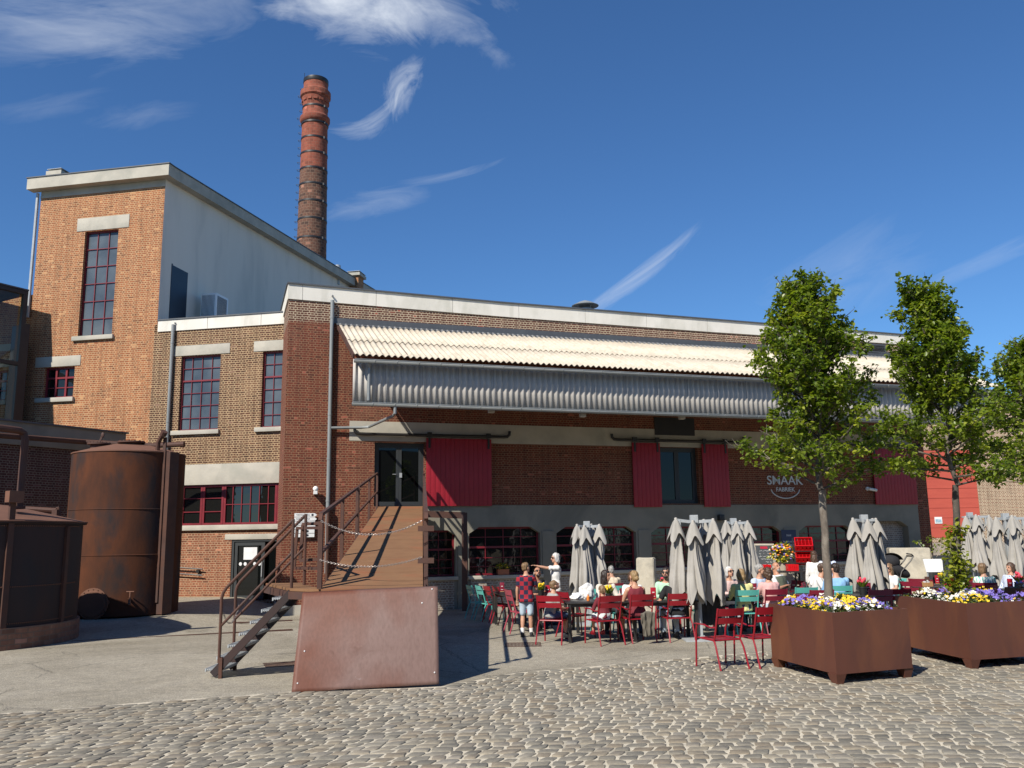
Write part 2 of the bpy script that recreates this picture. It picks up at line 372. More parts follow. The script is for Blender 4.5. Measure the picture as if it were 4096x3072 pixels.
M['eye'] = mat('eye', (.02, .015, .012), None, 9, .2)
def checker_cloth():
    m, nt, b = new_mat('cloth_check'); v = coord(nt, 'Object')
    ck = N(nt, 'ShaderNodeTexChecker'); ck.inputs['Scale'].default_value = 11.5
    ck.inputs['Color1'].default_value = (.30, .012, .025, 1); ck.inputs['Color2'].default_value = (.012, .014, .04, 1)
    mp = N(nt, 'ShaderNodeMapping'); mp.inputs['Scale'].default_value = (1, .0, 1); mp.inputs['Location'].default_value = (.04, .03, .02); nt.links.new(v, mp.inputs[0]); nt.links.new(mp.outputs[0], ck.inputs['Vector'])
    nt.links.new(ck.outputs[0], b.inputs['Base Color']); b.inputs['Roughness'].default_value = .9; return m
M['cloth_check'] = checker_cloth()
def pattern_cloth(name, base, ink, scale):
    m, nt, b = new_mat(name); v = coord(nt, 'Object')
    w = N(nt, 'ShaderNodeTexWave'); w.inputs['Scale'].default_value = scale; w.inputs['Distortion'].default_value = 9; w.inputs['Detail'].default_value = 1; nt.links.new(v, w.inputs[0])
    nt.links.new(mixc(nt, ramp(nt, w.outputs[1], .68, .76), base, ink), b.inputs['Base Color']); b.inputs['Roughness'].default_value = .9; return m
M['cloth_swirl'] = pattern_cloth('cloth_swirl', (.72, .76, .72), (.10, .42, .32), 6)
M['cloth_bluecheck'] = pattern_cloth('cloth_bluecheck', (.7, .72, .76), (.14, .25, .5), 12)
# ground ---------------------------------------------------------------
def asphalt():
    m, nt, b = new_mat('asphalt'); v = coord(nt, 'Object')
    fine = noise(nt, v, 46, 4, .85); mid = noise(nt, v, 5, 5, .6); big = noise(nt, v, .35, 5, .6, .5)
    col = mixc(nt, ramp(nt, fine, .36, .64), (.135, .12, .096), (.50, .455, .37))
    gr = noise(nt, v, 11, 6, .85)
    col = mixc(nt, ramp(nt, gr, .34, .66), mixc(nt, 1, col, (.72, .71, .69), 'MULTIPLY'), mixc(nt, 1, col, (1.24, 1.23, 1.2), 'MULTIPLY'))
    col = mixc(nt, ramp(nt, mid, .3, .7), mixc(nt, 1, col, (.86, .86, .86), 'MULTIPLY'), mixc(nt, 1, col, (1.1, 1.09, 1.05), 'MULTIPLY'))
    col = mixc(nt, ramp(nt, big, .44, .64), col, mixc(nt, 1, col, (.70, .69, .66), 'MULTIPLY'))
    col = mixc(nt, ramp(nt, noise(nt, v, 1.4, 6, .7, .6), .60, .72), col, mixc(nt, 1, col, (.68, .66, .63), 'MULTIPLY'))
    vc = N(nt, 'ShaderNodeTexVoronoi'); vc.feature = 'DISTANCE_TO_EDGE'; vc.inputs['Scale'].default_value = .23; nt.links.new(coord(nt, 'Object'), vc.inputs[0])
    wv = N(nt, 'ShaderNodeMath', operation='MULTIPLY_ADD'); nt.links.new(noise(nt, v, 2.0, 5, .7), wv.inputs[0]); wv.inputs[1].default_value = .05; nt.links.new(vc.outputs[0], wv.inputs[2])
    ck = N(nt, 'ShaderNodeMath', operation='SUBTRACT'); nt.links.new(wv.outputs[0], ck.inputs[0]); ck.inputs[1].default_value = .026; ab = N(nt, 'ShaderNodeMath', operation='ABSOLUTE'); nt.links.new(ck.outputs[0], ab.inputs[0])
    col = mixc(nt, ramp(nt, ab.outputs[0], .0028, .0008), col, mixc(nt, .55, col, (.05, .045, .04)))
    vor = N(nt, 'ShaderNodeTexVoronoi'); vor.inputs['Scale'].default_value = 24; nt.links.new(v, vor.inputs[0])
    col = mixc(nt, ramp(nt, vor.outputs[0], .2, .12), col, mixc(nt, .6, col, (.5, .46, .38)))
    nt.links.new(col, b.inputs['Base Color']); b.inputs['Roughness'].default_value = .85
    bump(nt, b, fine, .5, .008); return m
M['asphalt'] = asphalt()
M['sand'] = mat('sand', (.62, .555, .43), (.48, .425, .325), 30, 1, bmp=.6, c3=(.30, .27, .21), s3=1.3)
def cobble_mat():
    m, nt, b = new_mat('cobble'); uv = coord(nt, 'UV'); v = coord(nt, 'Object')
    cr_ = N(nt, 'ShaderNodeValToRGB'); els = cr_.color_ramp.elements
    cols = [(.135, .124, .100), (.21, .188, .148), (.17, .157, .127), (.26, .226, .168), (.19, .155, .11), (.24, .22, .182)]
    for i, c in enumerate(cols):
        e = els[i] if i < 2 else els.new(i/(len(cols)-1))
        e.position = i/(len(cols)-1); e.color = (*c, 1)
    sp_ = N(nt, 'ShaderNodeSeparateXYZ'); nt.links.new(uv, sp_.inputs[0]); nt.links.new(sp_.outputs[0], cr_.inputs[0])
    n1 = noise(nt, v, 26, 6, .7)
    col = mixc(nt, ramp(nt, n1, .3, .72), mixc(nt, 1, cr_.outputs[0], (.78, .78, .78), 'MULTIPLY'), mixc(nt, 1, cr_.outputs[0], (1.22, 1.21, 1.18), 'MULTIPLY'))
    dust = ramp(nt, noise(nt, v, 1.1, 5, .65, .3), .5, .72)
    col = mixc(nt, dust, col, mixc(nt, .35, col, (.42, .39, .32)))
    nt.links.new(col, b.inputs['Base Color']); b.inputs['Roughness'].default_value = .72
    bump(nt, b, n1, .5, .01); return m
M['cobble'] = cobble_mat()
# ================================================================== camera, light, sky
cam = bpy.data.cameras.new('camera'); co = bpy.data.objects.new('camera', cam); COL.objects.link(co)
cam.sensor_width = 36.0; cam.lens = F0/4096*36.0; cam.clip_end = 2000; cam.clip_start = .1
mw = Matrix((RV, UV_, -FV)).transposed().to_4x4(); mw.translation = Vector((0, 0, CZ)); co.matrix_world = mw
sc.camera = co
TR = Vector((.59, .807, -.90)).normalized()
SUN_EL = math.asin(-TR.z); SUN_ROT = math.atan2(-TR.x, -TR.y)
sl = bpy.data.lights.new('sun', 'SUN'); so = bpy.data.objects.new('sun', sl); COL.objects.link(so)
sl.energy = 5.0; sl.angle = R(.53); sl.color = (1.0, .94, .84)
so.rotation_euler = TR.to_track_quat('-Z', 'Y').to_euler(); so.location = (-20, -30, 40)
w = bpy.data.worlds.new('World'); sc.world = w; w.use_nodes = True
nt = w.node_tree; bg = nt.nodes['Background']
sky = nt.nodes.new('ShaderNodeTexSky'); sky.sky_type = 'NISHITA'; sky.sun_disc = False
sky.sun_elevation = SUN_EL; sky.sun_rotation = SUN_ROT % (2*math.pi); sky.air_density = 1.0; sky.dust_density = 0.0; sky.ozone_density = 2.5
dirv = nt.nodes.new('ShaderNodeTexCoord').outputs['Generated']
def vdot(a, v):
    n = N(nt, 'ShaderNodeVectorMath', operation='DOT_PRODUCT'); nt.links.new(a, n.inputs[0]); n.inputs[1].default_value = v; return n.outputs['Value']
def mth(op, a, b=None, c=None, clamp=False):
    n = N(nt, 'ShaderNodeMath', operation=op); n.use_clamp = clamp
    for i, x in enumerate((a, b, c)):
        if x is None: continue
        if isinstance(x, (int, float)): n.inputs[i].default_value = x
        else: nt.links.new(x, n.inputs[i])
    return n.outputs[0]
def wisp(pa, pb, width, curve, dens, nscale, stretch, seed, lo=.38, hi=.78, edge=1.0):
    """a streak of cirrus between two sky directions (soft ellipse x stretched noise)"""
    A = ray(*pa).normalized(); B = ray(*pb).normalized(); c = (A+B).normalized()
    a = (B-A); L = a.length/2; a.normalize(); b = c.cross(a).normalized()
    k = vdot(dirv, c); kk = mth('MAXIMUM', k, .05)
    u = mth('DIVIDE', vdot(dirv, a), kk); v = mth('DIVIDE', vdot(dirv, b), kk)
    un = mth('DIVIDE', u, L)
    v2 = mth('ADD', v, mth('MULTIPLY', mth('MULTIPLY', un, un), curve))
    comb = N(nt, 'ShaderNodeCombineXYZ')
    nt.links.new(mth('MULTIPLY', u, 1/stretch), comb.inputs[0]); nt.links.new(v2, comb.inputs[1]); comb.inputs[2].default_value = seed
    nz = noise(nt, comb.outputs[0], nscale, 7, .62, .9)
    vn = mth('DIVIDE', v2, width)
    r2 = mth('ADD', mth('MULTIPLY', un, un), mth('MULTIPLY', vn, vn))
    ms_ = mth('SUBTRACT', 1.0, r2, clamp=True)
    shaped = mth('ADD', nz, mth('MULTIPLY', mth('SUBTRACT', ms_, 1.0), .42))
    s_ = mth('MULTIPLY', mth('POWER', ms_, .5), ramp(nt, shaped, lo-.14, hi))
    front = mth('GREATER_THAN', k, .1)
    return mth('MULTIPLY', mth('MULTIPLY', s_, dens), front)
ws = [wisp((760, -250), (2250, 60), .085, -.035, .85, 15, 2.6, 3, .40, .74),
      wisp((950, -130), (1850, 40), .075, -.03, .8, 22, 2.2, 14, .40, .74),
      wisp((-500, -100), (1300, 40), .075, .01, .46, 20, 3.0, 7, .42, .78),
      wisp((-700, 40), (1000, 150), .06, .0, .30, 26, 4, 21, .42, .8),
      wisp((1540, 500), (1672, 195), .021, -.010, .62, 62, 2.4, 5, .36, .70),
      wisp((1300, 590), (1650, 430), .016, .020, .50, 60, 4, 9, .36, .74),
      wisp((2200, 1380), (2900, 850), .012, .010, .50, 75, 9, 2, .34, .76),
      wisp((1150, 880), (1800, 745), .020, .0, .26, 45, 3.5, 11, .42, .8),
      wisp((1480, 765), (2060, 650), .007, .008, .26, 70, 9, 17, .38, .75),
      wisp((2900, 1350), (3850, 850), .06, .0, .16, 26, 3.5, 19, .42, .8),
      wisp((3600, 1190), (4400, 850), .014, .0, .22, 50, 9, 23, .38, .78),
      wisp((250, 510), (900, 410), .016, .0, .14, 45, 3.5, 29, .4, .8),
      wisp((-250, 480), (560, 360), .02, .0, .12, 40, 4, 31, .4, .8)]
tot = ws[0]
for x in ws[1:]: tot = mth('ADD', tot, x)
tot = mth('MINIMUM', tot, .95)
skc = mixc(nt, 1, sky.outputs[0], (.53, .855, 1.20), 'MULTIPLY')
cl = mixc(nt, tot, skc, (7.8, 8.4, 9.3))
nt.links.new(cl, bg.inputs[0]); bg.inputs[1].default_value = .0775
sc.view_settings.view_transform = 'Standard'; sc.view_settings.look = 'None'; sc.view_settings.exposure = .38; sc.view_settings.gamma = 1.0
try:
    sc.cycles.use_denoising = True
    sc.cycles.max_bounces = 8; sc.cycles.transparent_max_bounces = 12; sc.cycles.caustics_reflective = False; sc.cycles.caustics_refractive = False
except Exception: pass
# ================================================================== ground
def grid_ground():
    xs = [-400, -150, -60, -30]+[-24+1.0*i for i in range(61)]+[45, 70, 160, 400]
    ys = [-300, -80, -30, -12]+[-6+1.0*i for i in range(60)]+[60, 75, 120, 300]
    mb = MB(); nx = len(xs)
    mb.v = [(x, y, gh(x, y)) for y in ys for x in xs]
    mb.f = [(j*nx+i, j*nx+i+1, (j+1)*nx+i+1, (j+1)*nx+i) for j in range(len(ys)-1) for i in range(nx-1)]; mb.m = [0]*len(mb.f)
    return mb
props(grid_ground().build('ground', M['asphalt'], sharp=180), kind='structure')
bpts = [gz(x, y) for x, y in ((-1500, 2985), (-600, 2912), (0, 2857), (500, 2818), (1180, 2768), (1754, 2752), (2060, 2694), (2700, 2640), (3100, 2603), (4096, 2520), (5200, 2440))]
def cob_edge(x):
    for a, b in zip(bpts, bpts[1:]):
        if a.x <= x <= b.x: return a.y+(b.y-a.y)*(x-a.x)/(b.x-a.x)
    return bpts[0].y if x < bpts[0].x else bpts[-1].y
CX0, CX1 = -11.0, 14.0
def sand_sheet():
    mb = MB(); xs = [CX0+.5*i for i in range(int((CX1-CX0)/.5)+1)]
    for x in xs: mb.v += [(x, -8, .006), (x, 4, .006), (x, cob_edge(x)+.02, .006)]
    for i in range(len(xs)-1):
        for k in range(2): mb.f.append((i*3+k, i*3+3+k, i*3+4+k, i*3+1+k)); mb.m.append(0)
    return mb
pave = root('paving', None, None); pave['kind'] = 'structure'
def cobbles():
    mb = MB(); uvs = []; rg = random.Random(3)
    # long flat-topped setts in slightly curving rows
    def rowy(k, x): return 6.2+k*.158 + .14*(x+2)*(1/(1+math.exp((x-1.0)/1.6)))*.9 - .012*(x-2)*(x > 2)
    for k in range(-14, 80):
        x = -8.6+rg.uniform(-.2, 0)
        while x < 12.4:
            L = rg.uniform(.13, .225); xc = x+L/2; x += L
            yc = rowy(k, xc)
            if yc < 5.9 or abs(xc) > 1.2+.72*yc+.6: continue
            if yc > cob_edge(xc)-.06: continue
            sl_ = rowy(k, xc+.05)-rowy(k, xc-.05); ang = math.atan2(sl_, .1)
            g = rg.uniform(.009, .016); hx = L/2-g; hy = .079-g*rg.uniform(.6, 1.2)
            skew = rg.uniform(-.02, .02)+.03*(1/(1+math.exp((xc-1.0)/1.6)))
            hz = .006+rg.uniform(0, .008); tz = rg.uniform(-.03, .03); tw = rg.uniform(-.04, .04)
            ca, sa = math.cos(ang), math.sin(ang); b = len(mb.v)
            ring0 = []; nn = 12
            rr = [(1, .5), (.96, .88), (.75, 1), (0, 1.0), (-.75, 1), (-.96, .88), (-1, .5), (-1, -.5), (-.96, -.88), (-.75, -1), (.0, -1.0), (.75, -1), (.96, -.88), (1, -.5)]
            nn = len(rr); jit = [rg.uniform(.88, 1.06) for _ in rr]
            for lev, (sc_, zz) in enumerate(((1.0, -.004), (.97, hz*.62), (.88, hz))):
                for (a, c), j in zip(rr, jit):
                    px_ = a*hx*sc_*(j if lev else 1); py_ = c*hy*sc_*(j if lev else 1); px_ += skew*c
                    z = .006+zz+(tz*px_+tw*py_ if lev else 0)
                    mb.v.append((xc+px_*ca-py_*sa, yc+px_*sa+py_*ca, z))
            for lev in range(2):
                for i in range(nn): mb.f.append((b+lev*nn+i, b+lev*nn+(i+1) % nn, b+(lev+1)*nn+(i+1) % nn, b+(lev+1)*nn+i)); uvs.append(rg)
            mb.f.append(tuple(b+2*nn+i for i in range(nn)))
            mb.m += [0]*(2*nn+1); mb.uvf[b] = rg.random()
    o = mb.build('cobblestones', M['cobble'], pave, sharp=60, uv=False)
    me = o.data; lay = me.uv_layers.new(name='UVMap').data; keys = sorted(mb.uvf)
    import bisect
    for p in me.polygons:
        u_ = mb.uvf[keys[bisect.bisect_right(keys, p.vertices[0])-1]]
        for li in p.loop_indices: lay[li].uv = (u_, .5)
    o['kind'] = 'stuff'
    # keep loops facing up
    bm = bmesh.new(); bm.from_mesh(me); bmesh.ops.recalc_face_normals(bm, faces=bm.faces); bm.to_mesh(me); bm.free()
    return o
cobbles(); sand_sheet().build('sand_joints', M['sand'], pave, sharp=0)
# ================================================================== warehouse (restaurant wing)
A = Wall(at(1119, 2366, 27.0), (3.06, 1.0)); LEN = 24.55
wh = root('brick_warehouse', 'long red-brick warehouse with a corrugated canopy over its loading doors and a grey concrete base', 'building', (A.P.x, A.P.y, 0), A.rz)
def wall_open(mb, s0, s1, z0, z1, ops, depth=.3, y=0.0):
    xs = sorted({s0, s1, *[o[0] for o in ops], *[o[1] for o in ops]}); zs = sorted({z0, z1, *[o[2] for o in ops], *[o[3] for o in ops]})
    xs = [x for x in xs if s0 <= x <= s1]; zs = [z for z in zs if z0 <= z <= z1]
    for i in range(len(xs)-1):
        for j in range(len(zs)-1):
            cx, cz = (xs[i]+xs[i+1])/2, (zs[j]+zs[j+1])/2
            if any(o[0] < cx < o[1] and o[2] < cz < o[3] for o in ops): continue
            mb.quad((xs[i], y, zs[j]), (xs[i+1], y, zs[j]), (xs[i+1], y, zs[j+1]), (xs[i], y, zs[j+1]))
    for a, b, c, d in [o[:4] for o in ops]:
        mb.quad((a, y, c), (a, y+depth, c), (a, y+depth, d), (a, y, d)); mb.quad((b, y, c), (b, y, d), (b, y+depth, d), (b, y+depth, c))
        mb.quad((a, y, c), (b, y, c), (b, y+depth, c), (a, y+depth, c)); mb.quad((a, y, d), (a, y+depth, d), (b, y+depth, d), (b, y, d))
    return mb
WIN = [(4.42, 5.45, .80, 2.26), (5.90, 8.35, .80, 2.35), (8.93, 11.87, .86, 2.33), (12.45, 15.2, .9, 2.3), (15.65, 17.75, .92, 2.28), (18.47, 20.9, .95, 2.28), (21.75, 23.45, 1.2, 2.42)]
mb = MB()
wall_open(mb, 0, 4.42, -.6, 9.62, [(2.80, 4.42, 3.03, 5.06)], .28)
wall_open(mb, 4.42, 24.0, 3.05, 9.62, [(12.90, 14.45, 3.10, 5.10)], .28)
wall_open(mb, 24.0, LEN, -.6, 9.62, [])
mb.quad((0, 14, -.6), (0, 0, -.6), (0, 0, 9.62), (0, 14, 9.62)); mb.quad((LEN, 0, -.6), (LEN, 18, -.6), (LEN, 18, 9.62), (LEN, 0, 9.62))
mb.quad((LEN, 18, -.6), (0, 14, -.6), (0, 14, 9.62), (LEN, 18, 9.62))
mb.build('wall', M['brick_red'], wh, sharp=0)
# flat roof and dark interior backing
MB().add([(0.02, .05, 9.4), (LEN-.02, .05, 9.4), (LEN-.02, 17.9, 9.4), (.02, 13.9, 9.4)], [(0, 1, 2, 3)]).build('roof', M['dark_zinc'], wh, sharp=0)
mb = MB(); wall_open(mb, 4.42, 24.0, -.6, 3.05, [w_[:4] for w_ in WIN], .34, -.015)
for (a, b, c, d) in WIN:                                             # chamfered heads
    ch = .34 if b-a > 1.5 else .26
    for sgn, x in ((1, a), (-1, b)):
        if sgn == 1 and a == 4.42: continue
        mb.prism([(x, d), (x+sgn*ch, d), (x, d-ch*.62)] if sgn == 1 else [(x, d), (x, d-ch*.62), (x-ch, d)], -.0145, .32)
mb.box(4.42, 24.0, -.03, .0, 2.98, 3.053)
for a, b in ((5.47, 5.88), (8.37, 8.9), (11.9, 12.42), (15.22, 15.62), (17.78, 18.44), (20.93, 21.72)):   # pillar faces
    mb.box(a+.05, b-.05, -.045, -.016, -.6, 2.2)
mb.build('concrete_base', M['concrete_grey'], wh, sharp=0)
MB().box(1.99, 24.0, -.014, .02, 5.10, 5.73).build('concrete_band', M['concrete'], wh, sharp=0)
MB().box(-.06, 1.5, -.08, .0, -.6, .08).box(-.06, 0, 0, 2, -.6, .08).build('plinth', M['concrete'], wh, sharp=0)
MB().box(21.75, 23.45, .3, .34, 1.2, 2.42).build('bricked_window', M['brick_pale'], wh, sharp=0)
mb = MB()
for a, b, c, d in WIN[:6]: mb.box(a+.05, b-.05, -.036, -.0165, -.3, c-.10)
mb.build('brick_infill', M['brick_pale'], wh, sharp=0)
# parapet panels
PT = [(0, 9.59, 10.09), (7.05, 9.47, 9.95), (14.8, 9.42, 9.89), (LEN+.05, 9.43, 9.81)]
def pz(s, k):
    for a, b in zip(PT, PT[1:]):
        if s <= b[0]+1e-6: return a[k]+(b[k]-a[k])*(s-a[0])/(b[0]-a[0])
    return PT[-1][k]
mb = MB(); js = [-.04, .42, 2.78, 5.36, 7.72, 10.2, 12.6, 15.1, 17.6, 20.1, 22.5, LEN+.04]
for a, b in zip(js, js[1:]):
    mb.add([(a+.006, -.04, pz(a, 1)), (b-.006, -.04, pz(b, 1)), (b-.006, -.04, pz(b, 2)), (a+.006, -.04, pz(a, 2)), (a+.006, .12, pz(a, 1)), (b-.006, .12, pz(b, 1)), (b-.006, .12, pz(b, 2)), (a+.006, .12, pz(a, 2))],
           [(0, 1, 2, 3), (7, 6, 5, 4), (0, 3, 7, 4), (1, 5, 6, 2), (3, 2, 6, 7), (0, 4, 5, 1)])
mb.box(-.04, .1, .12, 9, 9.59, 10.08)
pp = mb.build('parapet', M['concrete_white'], wh, sharp=0)
mb = MB()
for a, b in zip(PT, PT[1:]): mb.bar((a[0]-.06*(a[0] == 0), .03, a[2]+.02), (b[0], .03, b[2]+.02), .24, .045)
mb.box(-.08, .15, .15, 9, 10.09, 10.12)
mb.build('coping', M['dark_zinc'], pp, sharp=0)
def window(par, s0, s1, z0, z1, y, cols, rows, fm, gm, fw=.06, mw=.022, mullz=(), sill=None, fd=.06, vthick=(), sill_m='concrete', name='window'):
    mb = MB(); yf = y-fd
    mb.box(s0, s0+fw, yf, y, z0, z1).box(s1-fw, s1, yf, y, z0, z1).box(s0+fw, s1-fw, yf, y, z0, z0+fw).box(s0+fw, s1-fw, yf, y, z1-fw, z1)
    hz = [z0+(z1-z0)*k for k in rows]
    for z in hz:
        t = fw*.55 if any(abs(z-q) < .02 for q in [z0+(z1-z0)*k for k in mullz]) else mw/2
        mb.box(s0+fw, s1-fw, yf+.012 if t < .02 else yf+.004, y-.004, z-t, z+t)
    for i in range(1, cols):
        x = s0+(s1-s0)*i/cols; t = fw*.6 if i in vthick else mw/2
        zc = [z0+fw]+hz+[z1-fw]
        mb.box(x-t, x+t, yf+.015 if t < .02 else yf+.002, y-.006, z0+fw, z1-fw)
    f = mb.build(name, fm, par, sharp=0)
    MB().quad((s0, y-.01, z0), (s1, y-.01, z0), (s1, y-.01, z1), (s0, y-.01, z1)).build('pane', gm, f, sharp=0)
    if sill: MB().bbox(sill[0], sill[1], sill[4], y, sill[2], sill[3], .012).build('sill', M[sill_m], f)
    return f
for i, (a, b, c, d) in enumerate(WIN[:6]):
    n = 2 if b-a < 1.5 else (3 if b-a < 2.2 else 4)
    window(wh, a, b, c, d, .24, n, (.18, .36, .58, .79), M['window_red'], M['glass_dark'], .06, .022, (.58,), (a-.06, b+.06, c-.11, c, -.13), sill_m='concrete')
# loading door, middle door
def double_door(par, s0, s1, z0, z1, y, m, handle=True):
    mid = (s0+s1)/2; fr = MB(); t = .07
    fr.box(s0, s0+t, y-.08, y, z0, z1).box(s1-t, s1, y-.08, y, z0, z1).box(s0+t, s1-t, y-.08, y, z1-t, z1).box(s0+t, s1-t, y-.06, y, z0, z0+.03)
    f = fr.build('glass_door', m, par, sharp=0)
    for a, b in ((s0+t+.004, mid-.003), (mid+.003, s1-t-.004)):
        lf = MB(); q = .085; c, d = z0+.035, z1-t-.004; yy = y-.062
        lf.box(a, a+q, yy, y-.01, c, d).box(b-q, b, yy, y-.01, c, d).box(a+q, b-q, yy, y-.01, c, c+q+.03).box(a+q, b-q, yy, y-.01, d-q, d)
        o = lf.build('door_leaf', m, f, sharp=0)
    MB().quad((s0+t, y-.03, z0), (s1-t, y-.03, z0), (s1-t, y-.03, z1-t), (s0+t, y-.03, z1-t)).build('pane', M['glass_door'], f, sharp=0)
    if handle:
        MB().tube([(mid-.10, y-.066, z0+1.02), (mid-.10, y-.11, z0+1.02), (mid-.21, y-.11, z0+1.02)], .011, 6).box(mid+.02, mid+.10, y-.085, y-.06, z0+.92, z0+1.07).build('handle', M['galv'], f)
    return f
double_door(wh, 2.80, 4.42, 3.03, 5.06, .20, M['anthracite'])
double_door(wh, 12.90, 14.45, 3.10, 5.10, .26, M['anthracite'], False)
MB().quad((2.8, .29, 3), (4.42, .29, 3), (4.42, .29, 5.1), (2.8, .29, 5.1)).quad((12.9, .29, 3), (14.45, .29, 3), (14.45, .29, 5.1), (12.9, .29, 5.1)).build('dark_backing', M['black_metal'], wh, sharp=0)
MB().box(12.75, 14.35, -.03, .0, 5.52, 6.15).build('dark_opening', M['black_metal'], wh, sharp=0)  # black box in place of a dark opening; its darkness is plain colour
# sliding doors
def sliding_door(s0, s1, z0, z1, off):
    mb = MB(); n = max(4, round((s1-s0)/.152)); wd = (s1-s0)/n
    for i in range(n): mb.bbox(s0+i*wd+.002, s0+(i+1)*wd-.002, -off-.045, -off, z0, z1, .006)
    mb.box(s0+.02, s1-.02, -off-.02, -off+.02, z0+.02, z1-.02)
    d = mb.build('sliding_door', M['red_paint'], wh, sharp=30)
    for x in (s0+.1, s1-.1):
        MB().box(x-.035, x+.035, -off-.062, -off-.046, z1-.32, z1+.02).box(x-.075, x+.075, -off-.085, -off-.02, z1+.03, z1+.19).build('hanger', M['black_metal'], d, sharp=0)
    return d
def track(s0, s1, z, off):
    pts = [(s0-.16, -off, z+.2), (s0-.15, -off, z+.09), (s0-.07, -off, z+.01), (s0+.05, -off, z), (s1-.05, -off, z), (s1+.07, -off, z+.01), (s1+.15, -off, z+.09), (s1+.16, -off, z+.2)]
    mb = MB().tube(pts, .05, 8)
    x = s0+.4
    while x < s1: mb.box(x-.03, x+.03, -off, 0, z-.03, z+.03); x += 1.1
    mb.build('door_track', M['black_metal'], wh)
sliding_door(4.46, 6.66, 3.03, 5.22, .07); track(2.30, 7.15, 5.31, .10)
sliding_door(11.80, 12.88, 2.98, 5.22, .07); sliding_door(14.56, 15.62, 2.98, 5.22, .07); track(11.2, 16.15, 5.31, .10)
sliding_door(21.97, 23.95, 3.05, 5.2, .07); track(20.6, 24.2, 5.31, .10)
# louvre
mb = MB().box(22.15, 23.12, -.05, 0, 8.98, 9.03).box(22.15, 23.12, -.05, 0, 9.32, 9.37).box(22.15, 22.2, -.05, 0, 9.03, 9.32).box(23.07, 23.12, -.05, 0, 9.03, 9.32)
for k in range(5): mb.bar((22.2, -.025, 9.06+k*.057), (23.07, -.025, 9.06+k*.057), .05, .012, (0, .5, 1))
mb.build('louvre', M['dark_zinc'], wh, sharp=0)
# ---------------- canopy
CS0, CS1 = 1.58, LEN-.05
cz_w, cz_e, c_off = 8.84, 7.06, 4.0
def corr(mb, s0, s1, p0, p1, amp=.031, pitch=.177, nper=8, nrm=None):
    """corrugated sheet from line p0 (y,z) to p1 (y,z) along x"""
    dy, dz = p1[0]-p0[0], p1[1]-p0[1]; L = math.hypot(dy, dz); ny, nz = -dz/L, dy/L
    if nz < 0 or (abs(nz) < 1e-6 and ny > 0): ny, nz = -ny, -nz
    n = int((s1-s0)/pitch*nper); b = len(mb.v)
    for i in range(n+1):
        s = s0+(s1-s0)*i/n; h = amp*math.sin(2*math.pi*(s-s0)/pitch)
        mb.v += [(s, p0[0]+ny*h, p0[1]+nz*h), (s, p1[0]+ny*h, p1[1]+nz*h)]
    for i in range(n): mb.f.append((b+2*i, b+2*i+2, b+2*i+3, b+2*i+1)); mb.m.append(mb.mi)
    return mb
def slope(off, lift=0): return (-off, cz_w+(cz_e-cz_w)*off/c_off+lift)
mb = MB(); corr(mb, CS0, CS1, slope(.12, .03), slope(2.35, .03)); corr(mb, CS0, CS1, slope(2.15, .0), slope(c_off+.06, .0))
corr(mb, CS0, CS1, slope(2.30, .018), slope(2.36, .030))
cr_o = mb.build('canopy_roof', M['fibre_roof'], wh, sharp=60)
m_ = cr_o.modifiers.new('thick', 'SOLIDIFY'); m_.thickness = .008; m_.offset = -1
mb = MB(); corr(mb, CS0, CS1, (-3.70, 6.98), (-3.70, 5.76)); 
va = mb.build('valance', M['fibre_grey'], cr_o, sharp=60)
m_ = va.modifiers.new('thick', 'SOLIDIFY'); m_.thickness = .008
mb = MB()
for i in range(int((CS1-CS0)/1.06)): mb.box(CS0+.9+i*1.062, CS0+.906+i*1.062, -3.735, -3.72, 5.76, 6.95)
mb.build('sheet_joint', M['fibre_dark'], cr_o, sharp=0)
mb = MB().box(1.40, CS1+.05, -.05, 0, 8.88, 9.06); mb.add([(1.5, -.04, 8.89), (CS1, -.04, 8.89), (CS1, -.22, 8.79), (1.5, -.22, 8.79)], [(0, 1, 2, 3)])
mb.build('flashing', M['dark_zinc'], cr_o, sharp=0)
corr(MB(), CS0, CS1, slope(.10, .05), slope(.30, .05)).build('closure_strip', M['fibre_dark'], cr_o, sharp=60)
def gutter(z, off, name):
    mb = MB(); n = 8; r = .085
    prof = [(off+r*math.cos(math.pi+math.pi*k/n), z+r*math.sin(math.pi+math.pi*k/n)) for k in range(n+1)]
    b = len(mb.v)
    for s in (CS0-.02, CS1+.02): mb.v += [(s, -y, zz) for y, zz in prof]
    for k in range(n): mb.f.append((b+k, b+k+1, b+n+1+k+1, b+n+1+k)); mb.m.append(0)
    mb.poly([(CS0-.02, -y, zz) for y, zz in prof]); mb.poly([(CS1+.02, -y, zz) for y, zz in prof][::-1])
    mb.tube([(CS0-.02, -(off+r), z+.005), (CS1+.02, -(off+r), z+.005)], .013, 6)
    k = CS0+.55
    while k < CS1:
        mb.add([(k+d, -(off+1.06*r*math.cos(math.pi+math.pi*j/n)), z+1.06*r*math.sin(math.pi+math.pi*j/n)) for d in (-.012, .012) for j in range(n+1)], [(j, j+1, n+2+j, n+1+j) for j in range(n)])
        k += .62
    o = mb.build(name, M['zinc'], cr_o); m2 = o.modifiers.new('t', 'SOLIDIFY'); m2.thickness = .004
gutter(6.90, 4.02, 'gutter'); gutter(5.74, 3.74, 'gutter')
